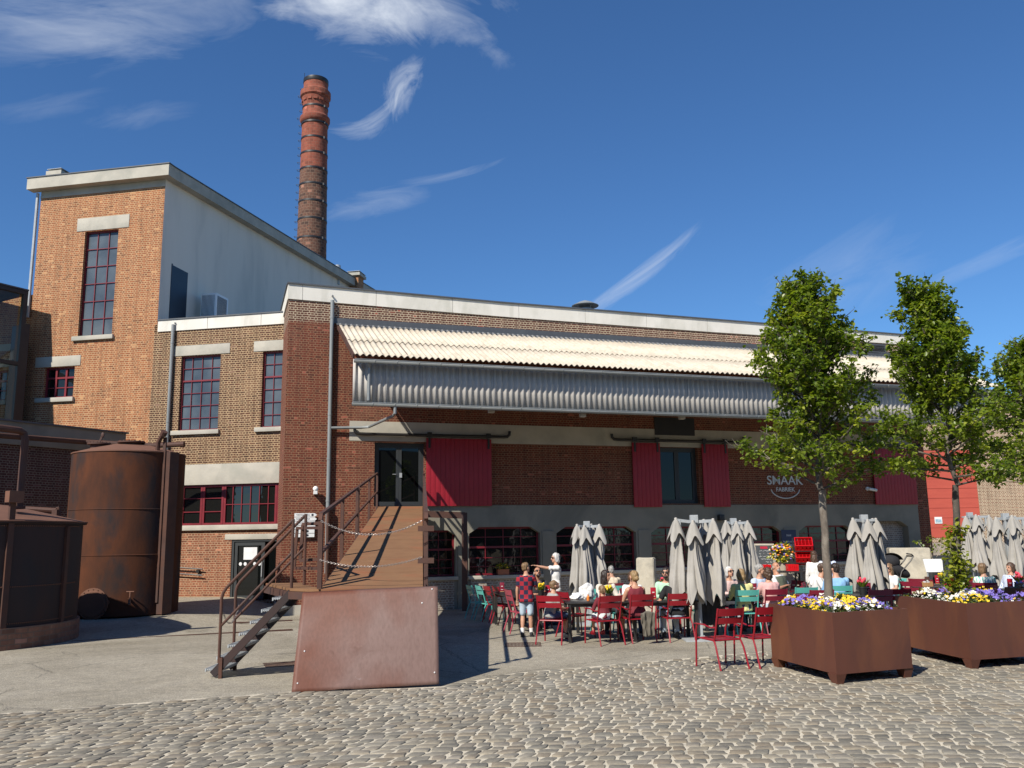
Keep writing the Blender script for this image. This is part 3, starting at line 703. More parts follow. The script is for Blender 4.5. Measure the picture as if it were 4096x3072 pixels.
# timber / steel carrying frame under the roof
mb = MB().bar((CS0-.03, -.02, cz_w-.06), (CS0-.03, -c_off, cz_e-.06), .05, .12)
mb.bar((CS1+.03, -.02, cz_w-.06), (CS1+.03, -c_off, cz_e-.06), .05, .12)
x = CS0+1.5
while x < CS1: mb.bar((x, -.02, cz_w-.12), (x, -3.6, cz_e+.08), .1, .16); x += 3.3
for o_ in (1.2, 2.4, 3.6): mb.bar((CS0, *slope(o_, -.08)), (CS1, *slope(o_, -.08)), .08, .09)
mb.box(CS0, CS1, -3.66, -3.60, 5.72, 5.82)
mb.build('canopy_frame', M['rust'], cr_o, sharp=0)
MB().tube([(CS0+.42, -4.0, 6.84), (CS0+.42, -3.86, 6.72), (CS0+.42, -3.82, 5.80)], .045, 8).build('gutter_pipe', M['zinc'], cr_o)
# downpipes
mb = MB().tube([(1.36, -.10, 1.0), (1.36, -.10, 9.62)], .062, 10)
for z in (9.05, 7.4, 5.9, 4.5, 3.2): mb.tube([(1.36, -.10, z-.03), (1.36, -.10, z+.03)], .070, 10).box(1.34, 1.38, -.1, 0, z-.012, z+.012)
mb.tube([(1.36, 0, 9.78), (1.36, -.14, 9.76)], .03, 8)
mb.build('downpipe', M['zinc'], wh)
MB().tube([(1.36, -.18, .1), (1.36, -.18, 3.0)], .05, 8).build('standpipe', M['rust'], wh)
e1 = A.on(1580, 1632, 3.74); e2 = A.on(1477, 1707, .25); e3 = A.on(1335, 1712, .12)
MB().tube([(e1[0], -3.74, 5.66), (e1[0], -3.74, 5.48), (e1[0]-.03, -3.6, 5.42), (e2[0], -.25, e2[1]), (e2[0]-.25, -.15, e2[1]-.02), (1.4, -.12, e3[1])], .045, 8).build('downpipe', M['zinc'], wh)
for px, py in ((1965, 1645), (2330, 1662), (2727, 1671)):
    s_, z_ = A.on(px, py, 3.4)
    MB().bbox(s_-.09, s_+.09, -3.48, -3.33, z_-.05, z_+.05, .015).box(s_-.03, s_+.03, -3.4, -3.36, z_+.05, 5.75).build('floodlight', M['fibre_grey'], wh)
def bullet_cam(s_, z_, y=-.02):
    MB().tube([(s_, 0, z_), (s_, -.05, z_)], .07, 12).tube([(s_, -.05, z_), (s_+.05, -.13, z_-.02)], .03, 8).tube([(s_+.02, -.1, z_-.01), (s_+.27, -.22, z_-.07)], .055, 10).build('security_camera', M['white_paint'], wh)
bullet_cam(*A.on(3468, 1955))
s_, z_ = A.on(1260, 1957)
MB().ell((s_, -.2, z_), .085, .085, .085, 14, 10).box(s_-.05, s_+.05, -.26, 0, z_-.16, z_-.06).build('wall_lamp', M['white_paint'], wh)
s_, z_ = A.on(2877, 2070)
MB().bbox(s_-.1, s_+.1, -.2, -.03, z_-.11, z_+.1, .01).build('wall_speaker', M['black_metal'], wh)
# painted name on the wall
def text_mesh(txt, size, m, parent, loc, rot, name, width=None, ext=.002, bold=.0):
    c = bpy.data.curves.new('t', 'FONT'); c.body = txt; c.size = size; c.align_x = 'CENTER'; c.align_y = 'CENTER'; c.extrude = ext; c.offset = bold
    o = bpy.data.objects.new('t', c); COL.objects.link(o); bpy.context.view_layer.update()
    me = bpy.data.meshes.new_from_object(o.evaluated_get(bpy.context.evaluated_depsgraph_get())); bpy.data.objects.remove(o)
    if width and len(me.vertices):
        xs = [v.co.x for v in me.vertices]; k = width/(max(xs)-min(xs))
        for v in me.vertices: v.co.x *= k
    me.materials.clear(); me.materials.append(m); me.name = name
    q = bpy.data.objects.new(name, me); COL.objects.link(q); q.parent = parent; q.location = loc; q.rotation_euler = rot
    return q
RX = (R(90), 0, 0)
a0 = A.on(3068, 1938); a1 = A.on(3211, 1938); mid = (a0[0]+a1[0])/2
zt, zb = A.on(3140, 1905)[1], A.on(3140, 1941)[1]
lt = text_mesh('SMAAK', (zt-zb)*1.38, M['grey_letter'], wh, (mid, -.006, (zt+zb)/2), RX, 'wall_lettering', a1[0]-a0[0], bold=.004)
b0 = A.on(3104, 1958); b1 = A.on(3179, 1958); z1, z2 = A.on(3140, 1950)[1], A.on(3140, 1967)[1]
text_mesh('FABRIEK', (z1-z2)*1.38, M['grey_letter'], wh, ((b0[0]+b1[0])/2, -.006, (z1+z2)/2), RX, 'wall_lettering', b1[0]-b0[0], bold=.003)
p0 = A.on(3084, 1958); p1 = A.on(3198, 1959); zbot = A.on(3141, 1993)[1]
pts = []
for k in range(25):
    t = -1+2*k/24; pts.append(((p0[0]+p1[0])/2+t*(p1[0]-p0[0])/2, -.004, p0[1]-(p0[1]-zbot)*(1-t*t)**.62 if abs(t) < 1 else p0[1]))
MB().tube(pts, .021, 6).build('smile_arc', M['grey_letter'], wh)
# ================================================================== tower and wing building
B = Wall(at(1130, 2106, 29.2), (5, -1))
tb = root('brick_tower_building', 'orange-brick tower with a white rendered side wall and a lower brown-brick wing with red windows', 'building', (B.P.x, B.P.y, 0), B.rz)
TX = -5.02
OPW = [(-4.0, -2.50, 5.78, 8.40), (-.92, .58, 5.78, 8.40), (-3.75, 1.2, 2.55, 3.90)]
mb = wall_open(MB(), -5.12, 2.0, 2.42, 9.6, OPW, .22)
mb.build('wing_wall', M['brick_wing'], tb, sharp=0)
mb = wall_open(MB(), -5.12, 2.0, -.6, 2.42, [(-1.80, .6, .10, 2.05)], .28); mb.build('lower_wall', M['brick_low'], tb, sharp=0)
mb = wall_open(MB(), -10.2, -5.12, -.6, 14.9, [(-8.2, -6.82, 9.36, 13.33), (-9.45, -8.22, 7.16, 8.28)], .24)
mb.quad((-10.2, 9, -.6), (-10.2, 0, -.6), (-10.2, 0, 14.9), (-10.2, 9, 14.9))
mb.quad((-5.12, 0, 9.3), (TX, 0, 9.3), (TX, 0, 14.9), (-5.12, 0, 14.9))
mb.build('tower_wall', M['brick_tower'], tb, sharp=0)
WW = Wall(B.world(TX, 0, 0), B.n)
RL = [WW.on(*p) for p in ((672, 662), (900, 795), (1180, 972), (1475, 1160))]
print('roofline', RL)
rz0 = 15.55; y1, zr1 = RL[3]
def roofz(y): return rz0+(zr1-rz0)*y/y1
yend = y1+.3
MB().quad((TX, 0, -.5), (TX, yend, -.5), (TX, yend, roofz(yend)-.3), (TX, 0, rz0-.3)).build('side_wall', M['render'], tb, sharp=0)
# cornice: fascia at the front and down the sloping side
mb = MB().box(-10.55, TX+.34, -.36, .0, 15.07, 15.50)
mb.add([(TX, 0, 15.07), (TX+.34, 0, 15.07), (TX+.34, 0, 15.5), (TX, 0, 15.5), (TX, yend, roofz(yend)-.45), (TX+.34, yend, roofz(yend)-.45), (TX+.34, yend, roofz(yend)-.02), (TX, yend, roofz(yend)-.02)],
       [(1, 5, 6, 2), (0, 4, 5, 1), (3, 2, 6, 7), (4, 7, 6, 5), (0, 1, 2, 3)])
cn = mb.build('cornice', M['concrete'], tb, sharp=0)
MB().box(-10.2, TX+.004, -.012, .0, 14.9, 15.07).box(-10.2, TX+.01, -.035, .0, 14.80, 14.90).build('frieze', M['concrete'], tb, sharp=0)
mb = MB().box(-10.58, TX+.37, -.39, .0, 15.502, 15.54)
mb.add([(-10.58, 0, 15.502), (TX+.37, 0, 15.502), (TX+.37, 0, 15.54), (-10.58, 0, 15.54), (-10.58, yend+.05, roofz(yend)-.015), (TX+.37, yend+.05, roofz(yend)-.015), (TX+.37, yend+.05, roofz(yend)+.03), (-10.58, yend+.05, roofz(yend)+.03)],
       [(1, 5, 6, 2), (0, 4, 5, 1), (3, 2, 6, 7), (4, 7, 6, 5)])
mb.build('roof', M['dark_zinc'], tb, sharp=0)
# wing parapet + roof
mb = MB()
for a, b in ((-4.97, -3.05), (-3.04, -1.02), (-1.01, 1.2)): mb.box(a+.003, b-.003, -.04, .12, 9.34, 9.74)
wp = mb.build('parapet', M['concrete_white'], tb, sharp=0)
MB().box(-4.99, 1.2, -.07, .15, 9.742, 9.785).build('coping', M['dark_zinc'], wp, sharp=0)
MB().quad((-5, .1, 9.2), (2, .1, 9.2), (2, yend, 9.2), (-5, yend, 9.2)).build('flat_roof', M['dark_zinc'], tb, sharp=0)
mb = MB()
def slab(px0, px1, py0, py1, pr, lo=None):
    (a, z) = B.on(px0, py0); (b, z2) = B.on(px1, py1); mb.box(a, b, -pr, .02, min(z, z2), max(z, z2))
for q in ((-8.55, -6.40, 13.36, 13.86), (-9.85, -8.0, 8.30, 8.68), (-4.38, -2.16, 8.42, 8.78), (-1.26, 1.2, 8.42, 8.78), (-4.1, 1.2, 3.905, 4.60), (-2.05, 1.2, 2.06, 2.24)):
    MB().bbox(q[0], q[1], -.02, .02, q[2], q[3], .006).build('lintel', M['concrete'], tb)
MB().bbox(-4.15, 1.2, -.10, .1, 2.38, 2.55, .012).build('long_sill', M['concrete'], tb)
window(tb, -8.2, -6.82, 9.36, 13.33, .17, 3, (1/6, 2/6, .5, 4/6, 5/6), M['window_red'], M['glass_frost'], .05, .024, (), (-8.38, -6.72, 9.20, 9.36, -.10))
window(tb, -9.45, -8.22, 7.16, 8.28, .17, 3, (.34, .66), M['window_red'], M['glass_dark'], .06, .035, (.66,), (-9.7, -8.15, 7.0, 7.16, -.10), vthick=(1, 2))
window(tb, -4.0, -2.50, 5.78, 8.40, .15, 4, (1/6, 2/6, 3/6, 4/6, 5/6), M['window_red'], M['glass_frost'], .05, .018, (4/6,), (-4.22, -2.42, 5.63, 5.78, -.10))
window(tb, -.92, .58, 5.78, 8.40, .15, 4, (1/6, 2/6, 3/6, 4/6, 5/6), M['window_red'], M['glass_frost'], .05, .018, (4/6,), (-1.1, .7, 5.63, 5.78, -.10))
# long red window: two casements, a wide grid, a third casement
window(tb, -3.75, -2.98, 2.55, 3.9, .12, 1, (1/3, 2/3), M['window_red'], M['glass_dark'], .075, .03)
window(tb, -2.97, -2.20, 2.55, 3.9, .12, 1, (1/3, 2/3), M['window_red'], M['glass_dark'], .075, .03)
window(tb, -2.19, -.26, 2.55, 3.9, .12, 6, (.5,), M['window_red'], M['glass_dark'], .075, .026)
window(tb, -.25, 1.1, 2.55, 3.9, .12, 2, (1/3, 2/3), M['window_red'], M['glass_dark'], .075, .03)
# ground door
mb = MB().box(-1.80, -1.72, .02, .2, .1, 2.05).box(-1.72, .5, .02, .2, 1.99, 2.05).box(-1.70, -1.60, .05, .12, .12, 1.98).box(-.75, -.63, .05, .12, .12, 1.98).box(-1.60, -.75, .05, .12, .12, .24).box(-1.60, -.75, .05, .12, 1.86, 1.98)
gd = mb.build('glass_door', M['anthracite'], tb, sharp=0)
MB().quad((-1.6, .09, .2), (-.75, .09, .2), (-.75, .09, 1.9), (-1.6, .09, 1.9)).quad((-.63, .22, .1), (.5, .22, .1), (.5, .22, 2.0), (-.63, .22, 2.0)).build('pane', M['glass_door'], gd, sharp=0)  # second quad: near-black sheet painting the dark of the open right half
mb = MB().quad((-1.40, .085, 1.40), (-.92, .085, 1.40), (-.92, .085, 1.80), (-1.40, .085, 1.80))
for k in range(5): mb.ell((-1.50+k*.17, .083, 1.26), .055, .004, .06, 8, 5)
mb.build('door_notice', M['paper'], gd, sharp=0)
MB().tube([(-.69, .0, .85), (-.69, .0, 1.35)], .018, 6).build('handle', M['galv'], gd)
# downpipes of this building
mb = MB().tube([(-4.33, -.09, .2), (-4.33, -.09, 9.55)], .062, 10)
for z in (8.9, 7.5, 6.1): mb.tube([(-4.33, -.09, z-.03), (-4.33, -.09, z+.03)], .070, 10)
mb.tube([(-4.28, 0, 9.62), (-4.28, -.1, 9.6)], .028, 8); mb.build('downpipe', M['zinc'], tb)
q0 = B.on(112, 1400, .12); q1 = B.on(95, 1690, .12)
MB().tube([(-10.3, -.06, 10.2), (-10.3, -.06, 15.0)], .055, 8).build('downpipe', M['galv'], tb)
MB().tube([(-10.42, -.1, q0[1]+.15), (-10.3, -.1, q0[1]+.05), (-10.28, -.1, q0[1]-.1), (-10.28, -.1, 4)], .065, 8).build('downpipe', M['dark_zinc'], tb)
# blue-black door on the roof terrace
d0 = WW.on(690, 1060); d1 = WW.on(752, 1085); db = WW.on(688, 1268)
print('door', d0, d1, db)
MB().box(TX-.02, TX+.006, d0[0], d1[0], 9.2, d0[1]).box(TX+.006, TX+.02, d0[0]-.06, d0[0], 9.2, d0[1]+.04).build('terrace_door', M['navy_door'], tb, sharp=0)
def roof_stack(px, py, D, w_, d_, h_):
    p = at(px, py, D); q = Vector((p.x, p.y)) - B.P; s_ = q.dot(B.w); y_ = q.dot(B.n)
    mb = MB().box(s_-w_/2, s_+w_/2, y_, y_+d_, p.z-h_, p.z); o = mb.build('roof_chimney', M['brick_tower'], tb, sharp=0)
    MB().box(s_-w_/2-.12, s_+w_/2+.12, y_-.12, y_+d_+.12, p.z, p.z+.16).build('chimney_cap', M['concrete'], o, sharp=0)
    mb = MB()
    for sx in (-1, 1):
        for yy in (y_, y_+d_): mb.box(s_+sx*w_/2-.015, s_+sx*w_/2+.015, yy-.015, yy+.015, p.z+.16, p.z+.24)
    mb.box(s_-w_/2-.1, s_+w_/2+.1, y_-.1, y_+d_+.1, p.z+.24, p.z+.255).build('cowl', M['galv'], o, sharp=0)
roof_stack(222, 702, 32.5, .44, .8, 1.0); roof_stack(1415, 1103, 47.5, .55, .8, 1.6)
p = at(1350, 1082, 46.0); q = Vector((p.x, p.y))-B.P
MB().lathe([(.13, -.8), (.13, .1), (.17, .12), (.17, .28), (.12, .3)], 14, (q.dot(B.w), q.dot(B.n), p.z)).build('roof_vent', M['galv'], tb)
# air conditioner on the terrace
a_ = WW.on(800, 1225); c_ = B.world(TX+.62, -a_[0], 0)
ac = root('air_conditioner', 'pale air-conditioning unit standing on the terrace against the white side wall', 'air conditioner', (c_.x, c_.y, 9.25), B.rz)
zt_ = at(828, 1185, c_.y).z-9.25
MB().bbox(-.32, .32, -.45, .45, .25, zt_, .03).build('casing', M['white_paint'], ac)
mb = MB()
for k in range(13): mb.box(.321, .332, -.36+k*.055, -.348+k*.055, .34, zt_-.1)
for k in range(11): mb.box(-.27+k*.05, -.258+k*.05, -.461, -.452, .34, zt_-.08)
mb.build('grille', M['black_metal'], ac, sharp=0)
MB().box(-.25, -.2, -.3, .3, -.05, .25).box(.2, .25, -.3, .3, -.05, .25).build('stand', M['anthracite'], ac, sharp=0)
# ================================================================== factory chimney
D0 = 58.0; pc = at(1247, 967, D0)
fc = root('factory_chimney', 'tall round brick factory chimney, red above and sooty below, with iron hoops', 'chimney', (pc.x, D0, 0))
def zc(y): return at(1252, y, D0).z
def rc(y): return (52+(y-330)/640*9.5)/F0*D0*.985
def cyl_uv(o, r):
    me = o.data; lay = me.uv_layers[0].data
    for p in me.polygons:
        ts = [math.atan2(me.vertices[me.loops[li].vertex_index].co.y, me.vertices[me.loops[li].vertex_index].co.x) for li in p.loop_indices]
        for li, t in zip(p.loop_indices, ts):
            if max(ts)-min(ts) > math.pi and t < 0: t += 2*math.pi
            co_ = me.vertices[me.loops[li].vertex_index].co; rr = math.hypot(co_.x, co_.y)
            lay[li].uv = (t*r, co_.z)
prof = [(rc(690), zc(690)), (rc(520), zc(520)), (rc(500), zc(500)), (rc(500)+.09, zc(496)), (rc(490)+.16, zc(488)), (rc(480)+.16, zc(476)), (rc(470)+.05, zc(470)), (rc(462), zc(465)), (rc(425), zc(425)),
        (rc(410)+.07, zc(412)), (rc(405)+.09, zc(400)), (rc(395)+.2, zc(394)), (rc(385)+.2, zc(374)), (rc(370)+.05, zc(368)), (rc(360), zc(360)), (rc(330), zc(338))]
o = MB().lathe(prof, 40).build('upper_shaft', M['brick_shaft_top'], fc); cyl_uv(o, .95)
o = MB().lathe([(rc(1200), -1), (rc(1100), zc(1100)), (rc(690)+.002, zc(690))], 40).build('lower_shaft', M['brick_shaft_low'], fc); cyl_uv(o, .95)
MB().lathe([(rc(330)+.02, zc(340)), (rc(330)+.04, zc(338)), (rc(330)+.03, zc(324)), (rc(330)-.1, zc(324)), (rc(330)-.1, zc(334))], 40).build('rim', M['black_metal'], fc)
for y in (437, 502, 562, 623, 685, 747, 815, 885, 961):
    r_ = rc(y)+.012+(.0 if y != 502 else .03); z = zc(y+2)
    MB().lathe([(r_, z-.06), (r_+.02, z-.06), (r_+.02, z+.06), (r_, z+.06)], 40).cbox((r_*.85, -r_*.54, z), .12, .12, .17).build('hoop', M['black_metal'], fc)
mb = MB(); y = 357
while y < 1010:
    r_ = rc(y)+(.17 if 370 < y < 400 or 470 < y < 500 else .02); z = zc(y)
    MB().tube([(-r_, -.13, z), (-r_-.20, -.13, z), (-r_-.20, .13, z), (-r_, .13, z)], .017, 5).build('ladder_rung', M['black_metal'], fc); y += 29.5
mb.tube([(-rc(330)*.9, -.3, zc(345)), (-rc(330)*.9, -.3, zc(300))], .018, 5)
mb.build('lightning_rod', M['black_metal'], fc)
mb = MB()
for k in range(14):                                                   # dog-tooth course under the head
    t = k*2*math.pi/14; r_ = rc(420)
    mb.add([], []); i0 = len(mb.v); mb.box(r_-.05, r_+.09, -.14, .14, zc(418), zc(410)); mb.xf(Matrix.Rotation(t, 4, 'Z'), i0)
mb.build('corbel', M['brick_shaft_top'], fc, sharp=0)
# ================================================================== cowl on the warehouse roof
p = at(2341, 1237, 35.0)
rv = root('roof_cowl', 'grey metal ventilation cowl with a conical hat above the warehouse parapet', 'vent', (p.x, 35.0, 9.3))
MB().lathe([(.32, 0), (.32, p.z-9.3)], 20).build('duct', M['galv'], rv)
MB().lathe([(.55, p.z-9.3+.12), (.56, p.z-9.3+.14), (.25, p.z-9.3+.30), (.02, p.z-9.3+.38)], 28).build('hat', M['zinc'], rv)
mb = MB()
for k in range(4): mb.bar((.3*math.cos(k*1.57+.6), .3*math.sin(k*1.57+.6), p.z-9.32), (.42*math.cos(k*1.57+.6), .42*math.sin(k*1.57+.6), p.z-9.3+.16), .03, .01)
mb.build('strut', M['galv'], rv, sharp=0)
# ================================================================== low dark building at the left, glazed stair box on it
Lw = Wall(at(495, 1732, 29.6), (.5, .87))
lb = root('low_brick_building', 'low dark brick outbuilding with a grey concrete eaves band behind the rusty tanks', 'building', (Lw.P.x, Lw.P.y, 0), Lw.rz)
zt_ = Lw.on(495, 1735)[1]; zb_ = Lw.on(271, 1797)[1]; print('low', zt_, zb_, Lw.on(0, 1678), Lw.on(0, 1775))
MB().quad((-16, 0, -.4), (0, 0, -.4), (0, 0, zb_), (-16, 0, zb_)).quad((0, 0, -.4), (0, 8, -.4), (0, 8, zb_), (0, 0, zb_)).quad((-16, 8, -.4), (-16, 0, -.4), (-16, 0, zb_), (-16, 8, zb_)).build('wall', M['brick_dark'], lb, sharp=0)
MB().box(-16.1, .05, -.06, 8, zb_, zt_).build('eaves_band', M['concrete_grey'], lb, sharp=0)
MB().box(-16.15, .12, -.12, 8.1, zt_, zt_+.05).build('roof', M['dark_zinc'], lb, sharp=0)
gp0 = at(113, 1165, 30.4)
Gx = Wall(gp0, (.5, .87))
gb = root('glazed_stair_box', 'black steel framed glass stair box standing on the low roof at the left edge', 'building', (Gx.P.x, Gx.P.y, 0), Gx.rz)
gt = gp0.z; gbz = zt_+.05; gm_ = Gx.on(75, 1455)[1]
mb = MB()
for s_ in (-.08, -2.2, -4.4, -6.6): mb.box(s_-.08, s_+.08, -.02, .12, gbz, gt)
for z in (gt-.08, gm_, gbz+.1): mb.box(-6.7, 0, -.025, .125, z-.07, z+.07)
mb.box(-.16, 0, .0, 3.2, gt-.15, gt); mb.box(-.16, 0, 2.9, 3.2, gbz, gt); mb.box(.0, .16, -.02, .8, gbz, gt-1.2)
mb.box(-6.7, -6.5, 0, 3.2, gt-.15, gt)
mb.build('frame', M['black_metal'], gb, sharp=0)
MB().quad((-6.7, .05, gbz), (-.1, .05, gbz), (-.1, .05, gt), (-6.7, .05, gt)).build('pane', M['glass_clear'], gb, sharp=0)
MB().box(-1.9, .0, -.06, 3.2, gt, gt+.05).build('roof', M['dark_zinc'], gb, sharp=0)  # opaque strip added for the shadow on the tower; glass beyond passes sun
MB().box(-6.8, -1.91, -.02, 3.2, gt+.01, gt+.03).build('roof_glass', M['glass_clear'], gb, sharp=0)
# the tower front runs on behind the glass
mb = wall_open(MB(), -22, -10.2, 4, B.on(50, 1185)[1], [(-12.2, -11.0, 7.16, 8.28)], .2, .0); mb.build('annex_wall', M['brick_tower'], tb, sharp=0)
window(tb, -12.2, -11.0, 7.16, 8.28, .15, 3, (.34, .66), M['window_red'], M['glass_dark'], .06, .035, (.66,), (-12.4, -10.9, 7.0, 7.16, -.1), vthick=(1, 2))
MB().box(-22, -10.25, -.03, .0, 9.0, 9.25).box(-22, -10.25, -.03, .0, 8.4, 8.7).build('annex_band', M['concrete'], tb, sharp=0)
# ================================================================== background wall at the right
Rb = Wall(at(3700, 2100, 47.0), (1, .03))
rb = root('brick_workshop', 'sunlit brown brick building with a large red boarded panel behind the parasols at the right', 'building', (Rb.P.x, Rb.P.y, 0), Rb.rz)
x0, x1 = Rb.on(3690, 1950)[0], Rb.on(3921, 2060)[0]; zp = Rb.on(3720, 2152)[1]; ztp = Rb.on(3720, 1800)[1]; zroof = Rb.on(3950, 1600)[1]
mb = wall_open(MB(), -8, 22, -.5, zroof, [(x0, x1, zp, ztp)], .16)
mb.quad((-8, .16, zp), (22, .16, zp), (22, .16, ztp), (-8, .16, ztp)); mb.build('wall', M['brick_right'], rb, sharp=0)
mb = MB(); n = 9
for k in range(n): mb.box(x0, x1, .03, .1, zp+(ztp-zp)*k/n+.012, zp+(ztp-zp)*(k+1)/n-.006)
mb.box(x0, x1, .05, .12, zp, ztp)
mb.build('red_panel', M['panel_red'], rb, sharp=0)
MB().box(-8, 8, -.03, 0, -.4, zp-.25).build('pale_plinth', M['brick_pale'], rb, sharp=0)
MB().box(-8, 22, -.2, 9, zroof, zroof+.25).build('roof', M['dark_zinc'], rb, sharp=0)
b0 = Rb.on(3738, 2068); b1 = Rb.on(3770, 2094)
ip = root('notice_board', 'small white notice with a blue photograph fixed on the red panel', 'sign', Rb.world((b0[0]+b1[0])/2, -.02, (b0[1]+b1[1])/2), Rb.rz)
hw, hh = (b1[0]-b0[0])/2, (b0[1]-b1[1])/2
MB().box(-hw, hw, -.02, .0, -hh, hh).build('board', M['white_paint'], ip, sharp=0)
MB().quad((-hw*.82, -.022, -hh*.7), (hw*.82, -.022, -hh*.7), (hw*.82, -.022, .05), (-hw*.82, -.022, .05)).build('picture', M['picture_blue'], ip, sharp=0)
# ================================================================== the yard's other side (behind the camera, seen only in the glass)
hb = root('brick_hall', 'long dark brick hall with a pitched roof closing the other side of the yard', 'building', (0, -17, 0))
MB().box(-45, 45, -12, 0, -.3, 7.2).build('wall', M['brick_dark'], hb, sharp=0)
MB().add([(-45.5, .4, 7.1), (45.5, .4, 7.1), (45.5, -6, 10.6), (-45.5, -6, 10.6), (-45.5, -12.4, 7.1), (45.5, -12.4, 7.1)], [(0, 1, 2, 3), (3, 2, 5, 4)]).build('roof', M['rust_old'], hb, sharp=0)
# ================================================================== rusty tanks
def ring_dents(prof, n, c=(0, 0, 0)): return MB().lathe(prof, n, c)
TC = Vector((-10.68, 24.35)); TRr = 1.46; tz0 = gh(TC.x, TC.y)
ztop = at(420, 1808, TC.y-1.2).z
tk = root('storage_tank', 'tall riveted rusty steel tank with a domed lid standing beside the brown-brick wing', 'tank', (TC.x, TC.y, tz0), 0)
H = ztop-tz0
o = MB().lathe([(TRr, 0), (TRr, H*.36), (TRr+.012, H*.362), (TRr+.012, H*.365), (TRr, H*.367), (TRr, H*.64), (TRr+.012, H*.642), (TRr+.012, H*.645), (TRr, H*.647), (TRr, H)], 72).build('shell', M['rust_tank'], tk)
MB().lathe([(TRr+.02, 0), (TRr+.02, .03), (TRr*.62, .20), (.3, .34), (.02, .37)], 72, (0, 0, H)).build('lid', M['rust_lid'], tk)
def flange(par, x, y, z, r, h, m='rust'):
    f = MB().lathe([(r*.72, -.1), (r*.72, h), (r, h+.005), (r, h+.045), (r*.3, h+.05)], 26, (x, y, z)).build('nozzle', M[m], par)
    mb = MB()
    for k in range(14): mb.cbox((x+r*.88*math.cos(k*.449), y+r*.88*math.sin(k*.449), z+h+.055), .035, .035, .03)
    mb.build('bolt_ring', M[m], f, sharp=0); return f
f_ = flange(tk, -.62, -.55, H+.1, .30, .16); MB().bar((-.62, -.55, H+.32), (-.55, -.55, H+.52), .03, .05).ell((-.54, -.55, H+.53), .05, .03, .08, 8, 6).build('lever', M['rust'], f_)
flange(tk, .15, -.3, H+.3, .36, .02)
# channel with ladder rail on the right side
a_ = math.atan2(-.45, 1.0)
mb = MB(); i0 = 0
mb.box(TRr-.02, TRr+.20, -.16, .16, .0, H+.02).box(TRr-.04, TRr+.06, -.2, -.16, .3, H+.42)
mb.xf(Matrix.Rotation(a_, 4, 'Z')); mb.build('side_channel', M['rust'], tk, sharp=0)
cx_, cy_ = TRr*math.cos(a_-.2), TRr*math.sin(a_-.2)
MB().tube([(cx_*.9, cy_*.9, H), (cx_*.92, cy_*.92, H+.28), (cx_*1.0, cy_*1.0, H+.42), (cx_*1.06, cy_*1.06, H+.47)], .06, 8).tube([(cx_*1.05, cy_*1.05, H+.46), (cx_*1.10, cy_*1.10, H+.56)], .09, 10).build('filler_pipe', M['rust'], tk)
am = -1.62
mb = MB().lathe([(.40, 0), (.40, .03), (.33, .032), (.32, .05), (0.01, .06)], 28)
for k in range(18): mb.ell((.365*math.cos(k*.349), .365*math.sin(k*.349), .038), .016, .016, .014, 6, 4)
mb.xf(Matrix.Translation((TRr*1.0*math.cos(am), TRr*math.sin(am), .33)) @ Matrix.Rotation(am, 4, 'Z') @ Matrix.Rotation(R(90), 4, 'Y')); mb.build('manhole', M['rust_lid'], tk)
at_ = -1.02; tx, ty = TRr*math.cos(at_), TRr*math.sin(at_)
MB().tube([(tx, ty, .42), (tx+.06, ty-.14, .42), (tx+.07, ty-.16, .30)], .035, 8).tube([(tx+.06, ty-.12, .42), (tx+.06, ty-.12, .62)], .022, 6).tube([(tx-.04, ty-.12, .62), (tx+.16, ty-.12, .62)], .016, 6).build('tap', M['rust_lid'], tk)
MB().tube([(tx-.5, ty-.12, .38), (tx-.48, ty-.22, .36)], .06, 8).build('tap', M['rust_lid'], tk)
# short tank
SC = Vector((-11.86, 18.76)); SR = 2.46
zs = at(310, 2092, 19.8).z; zb_ = at(200, 2505, 17.7).z; print('short tank', zs, zb_)
st = root('storage_tank', 'wide low rusty tank on a ring of bricks at the left edge', 'tank', (SC.x, SC.y, 0))
o = MB().lathe([(SR+.06, -.05), (SR+.06, zb_), (SR-.1, zb_+.01)], 96).build('brick_ring', M['brick_tank'], st); cyl_uv(o, SR)
MB().lathe([(SR, zb_), (SR, zs-.04), (SR+.07, zs-.04), (SR+.07, zs)], 96, caps=False).build('shell', M['rust_old'], st)
MB().lathe([(SR+.09, zs-.01), (SR+.09, zs+.012), (SR*.5, zs+.33), (.1, zs+.52), (.02, zs+.52)], 96).build('lid', M['rust_lid'], st)
mb = MB()
for z in (zs-.09, zs-.62*(zs-zb_), zb_+.08):
    for k in range(150):
        t = -2.4+k*2.6/150; mb.ell((SR*math.cos(t), SR*math.sin(t), z), .016, .016, .016, 5, 3)
rv_ = mb.build('rivet', M['rust_lid'], st); rv_['kind'] = 'stuff'
t_ = -.62
for t, wd, ex in ((t_, .11, .05), (-.06, .10, .06)):
    MB().box(SR-.02, SR+ex, -wd/2, wd/2, .15 if t == t_ else zb_, zs+(.36 if t == t_ else -.1)).xf(Matrix.Rotation(t, 4, 'Z')).build('angle_iron', M['rust'], st, sharp=0)
mb = MB().box(SR-.02, SR+.16, -.14, .14, zs+.36, zs+.58).xf(Matrix.Rotation(t_, 4, 'Z')); mb.build('junction_box', M['rust_lid'], st, sharp=0)
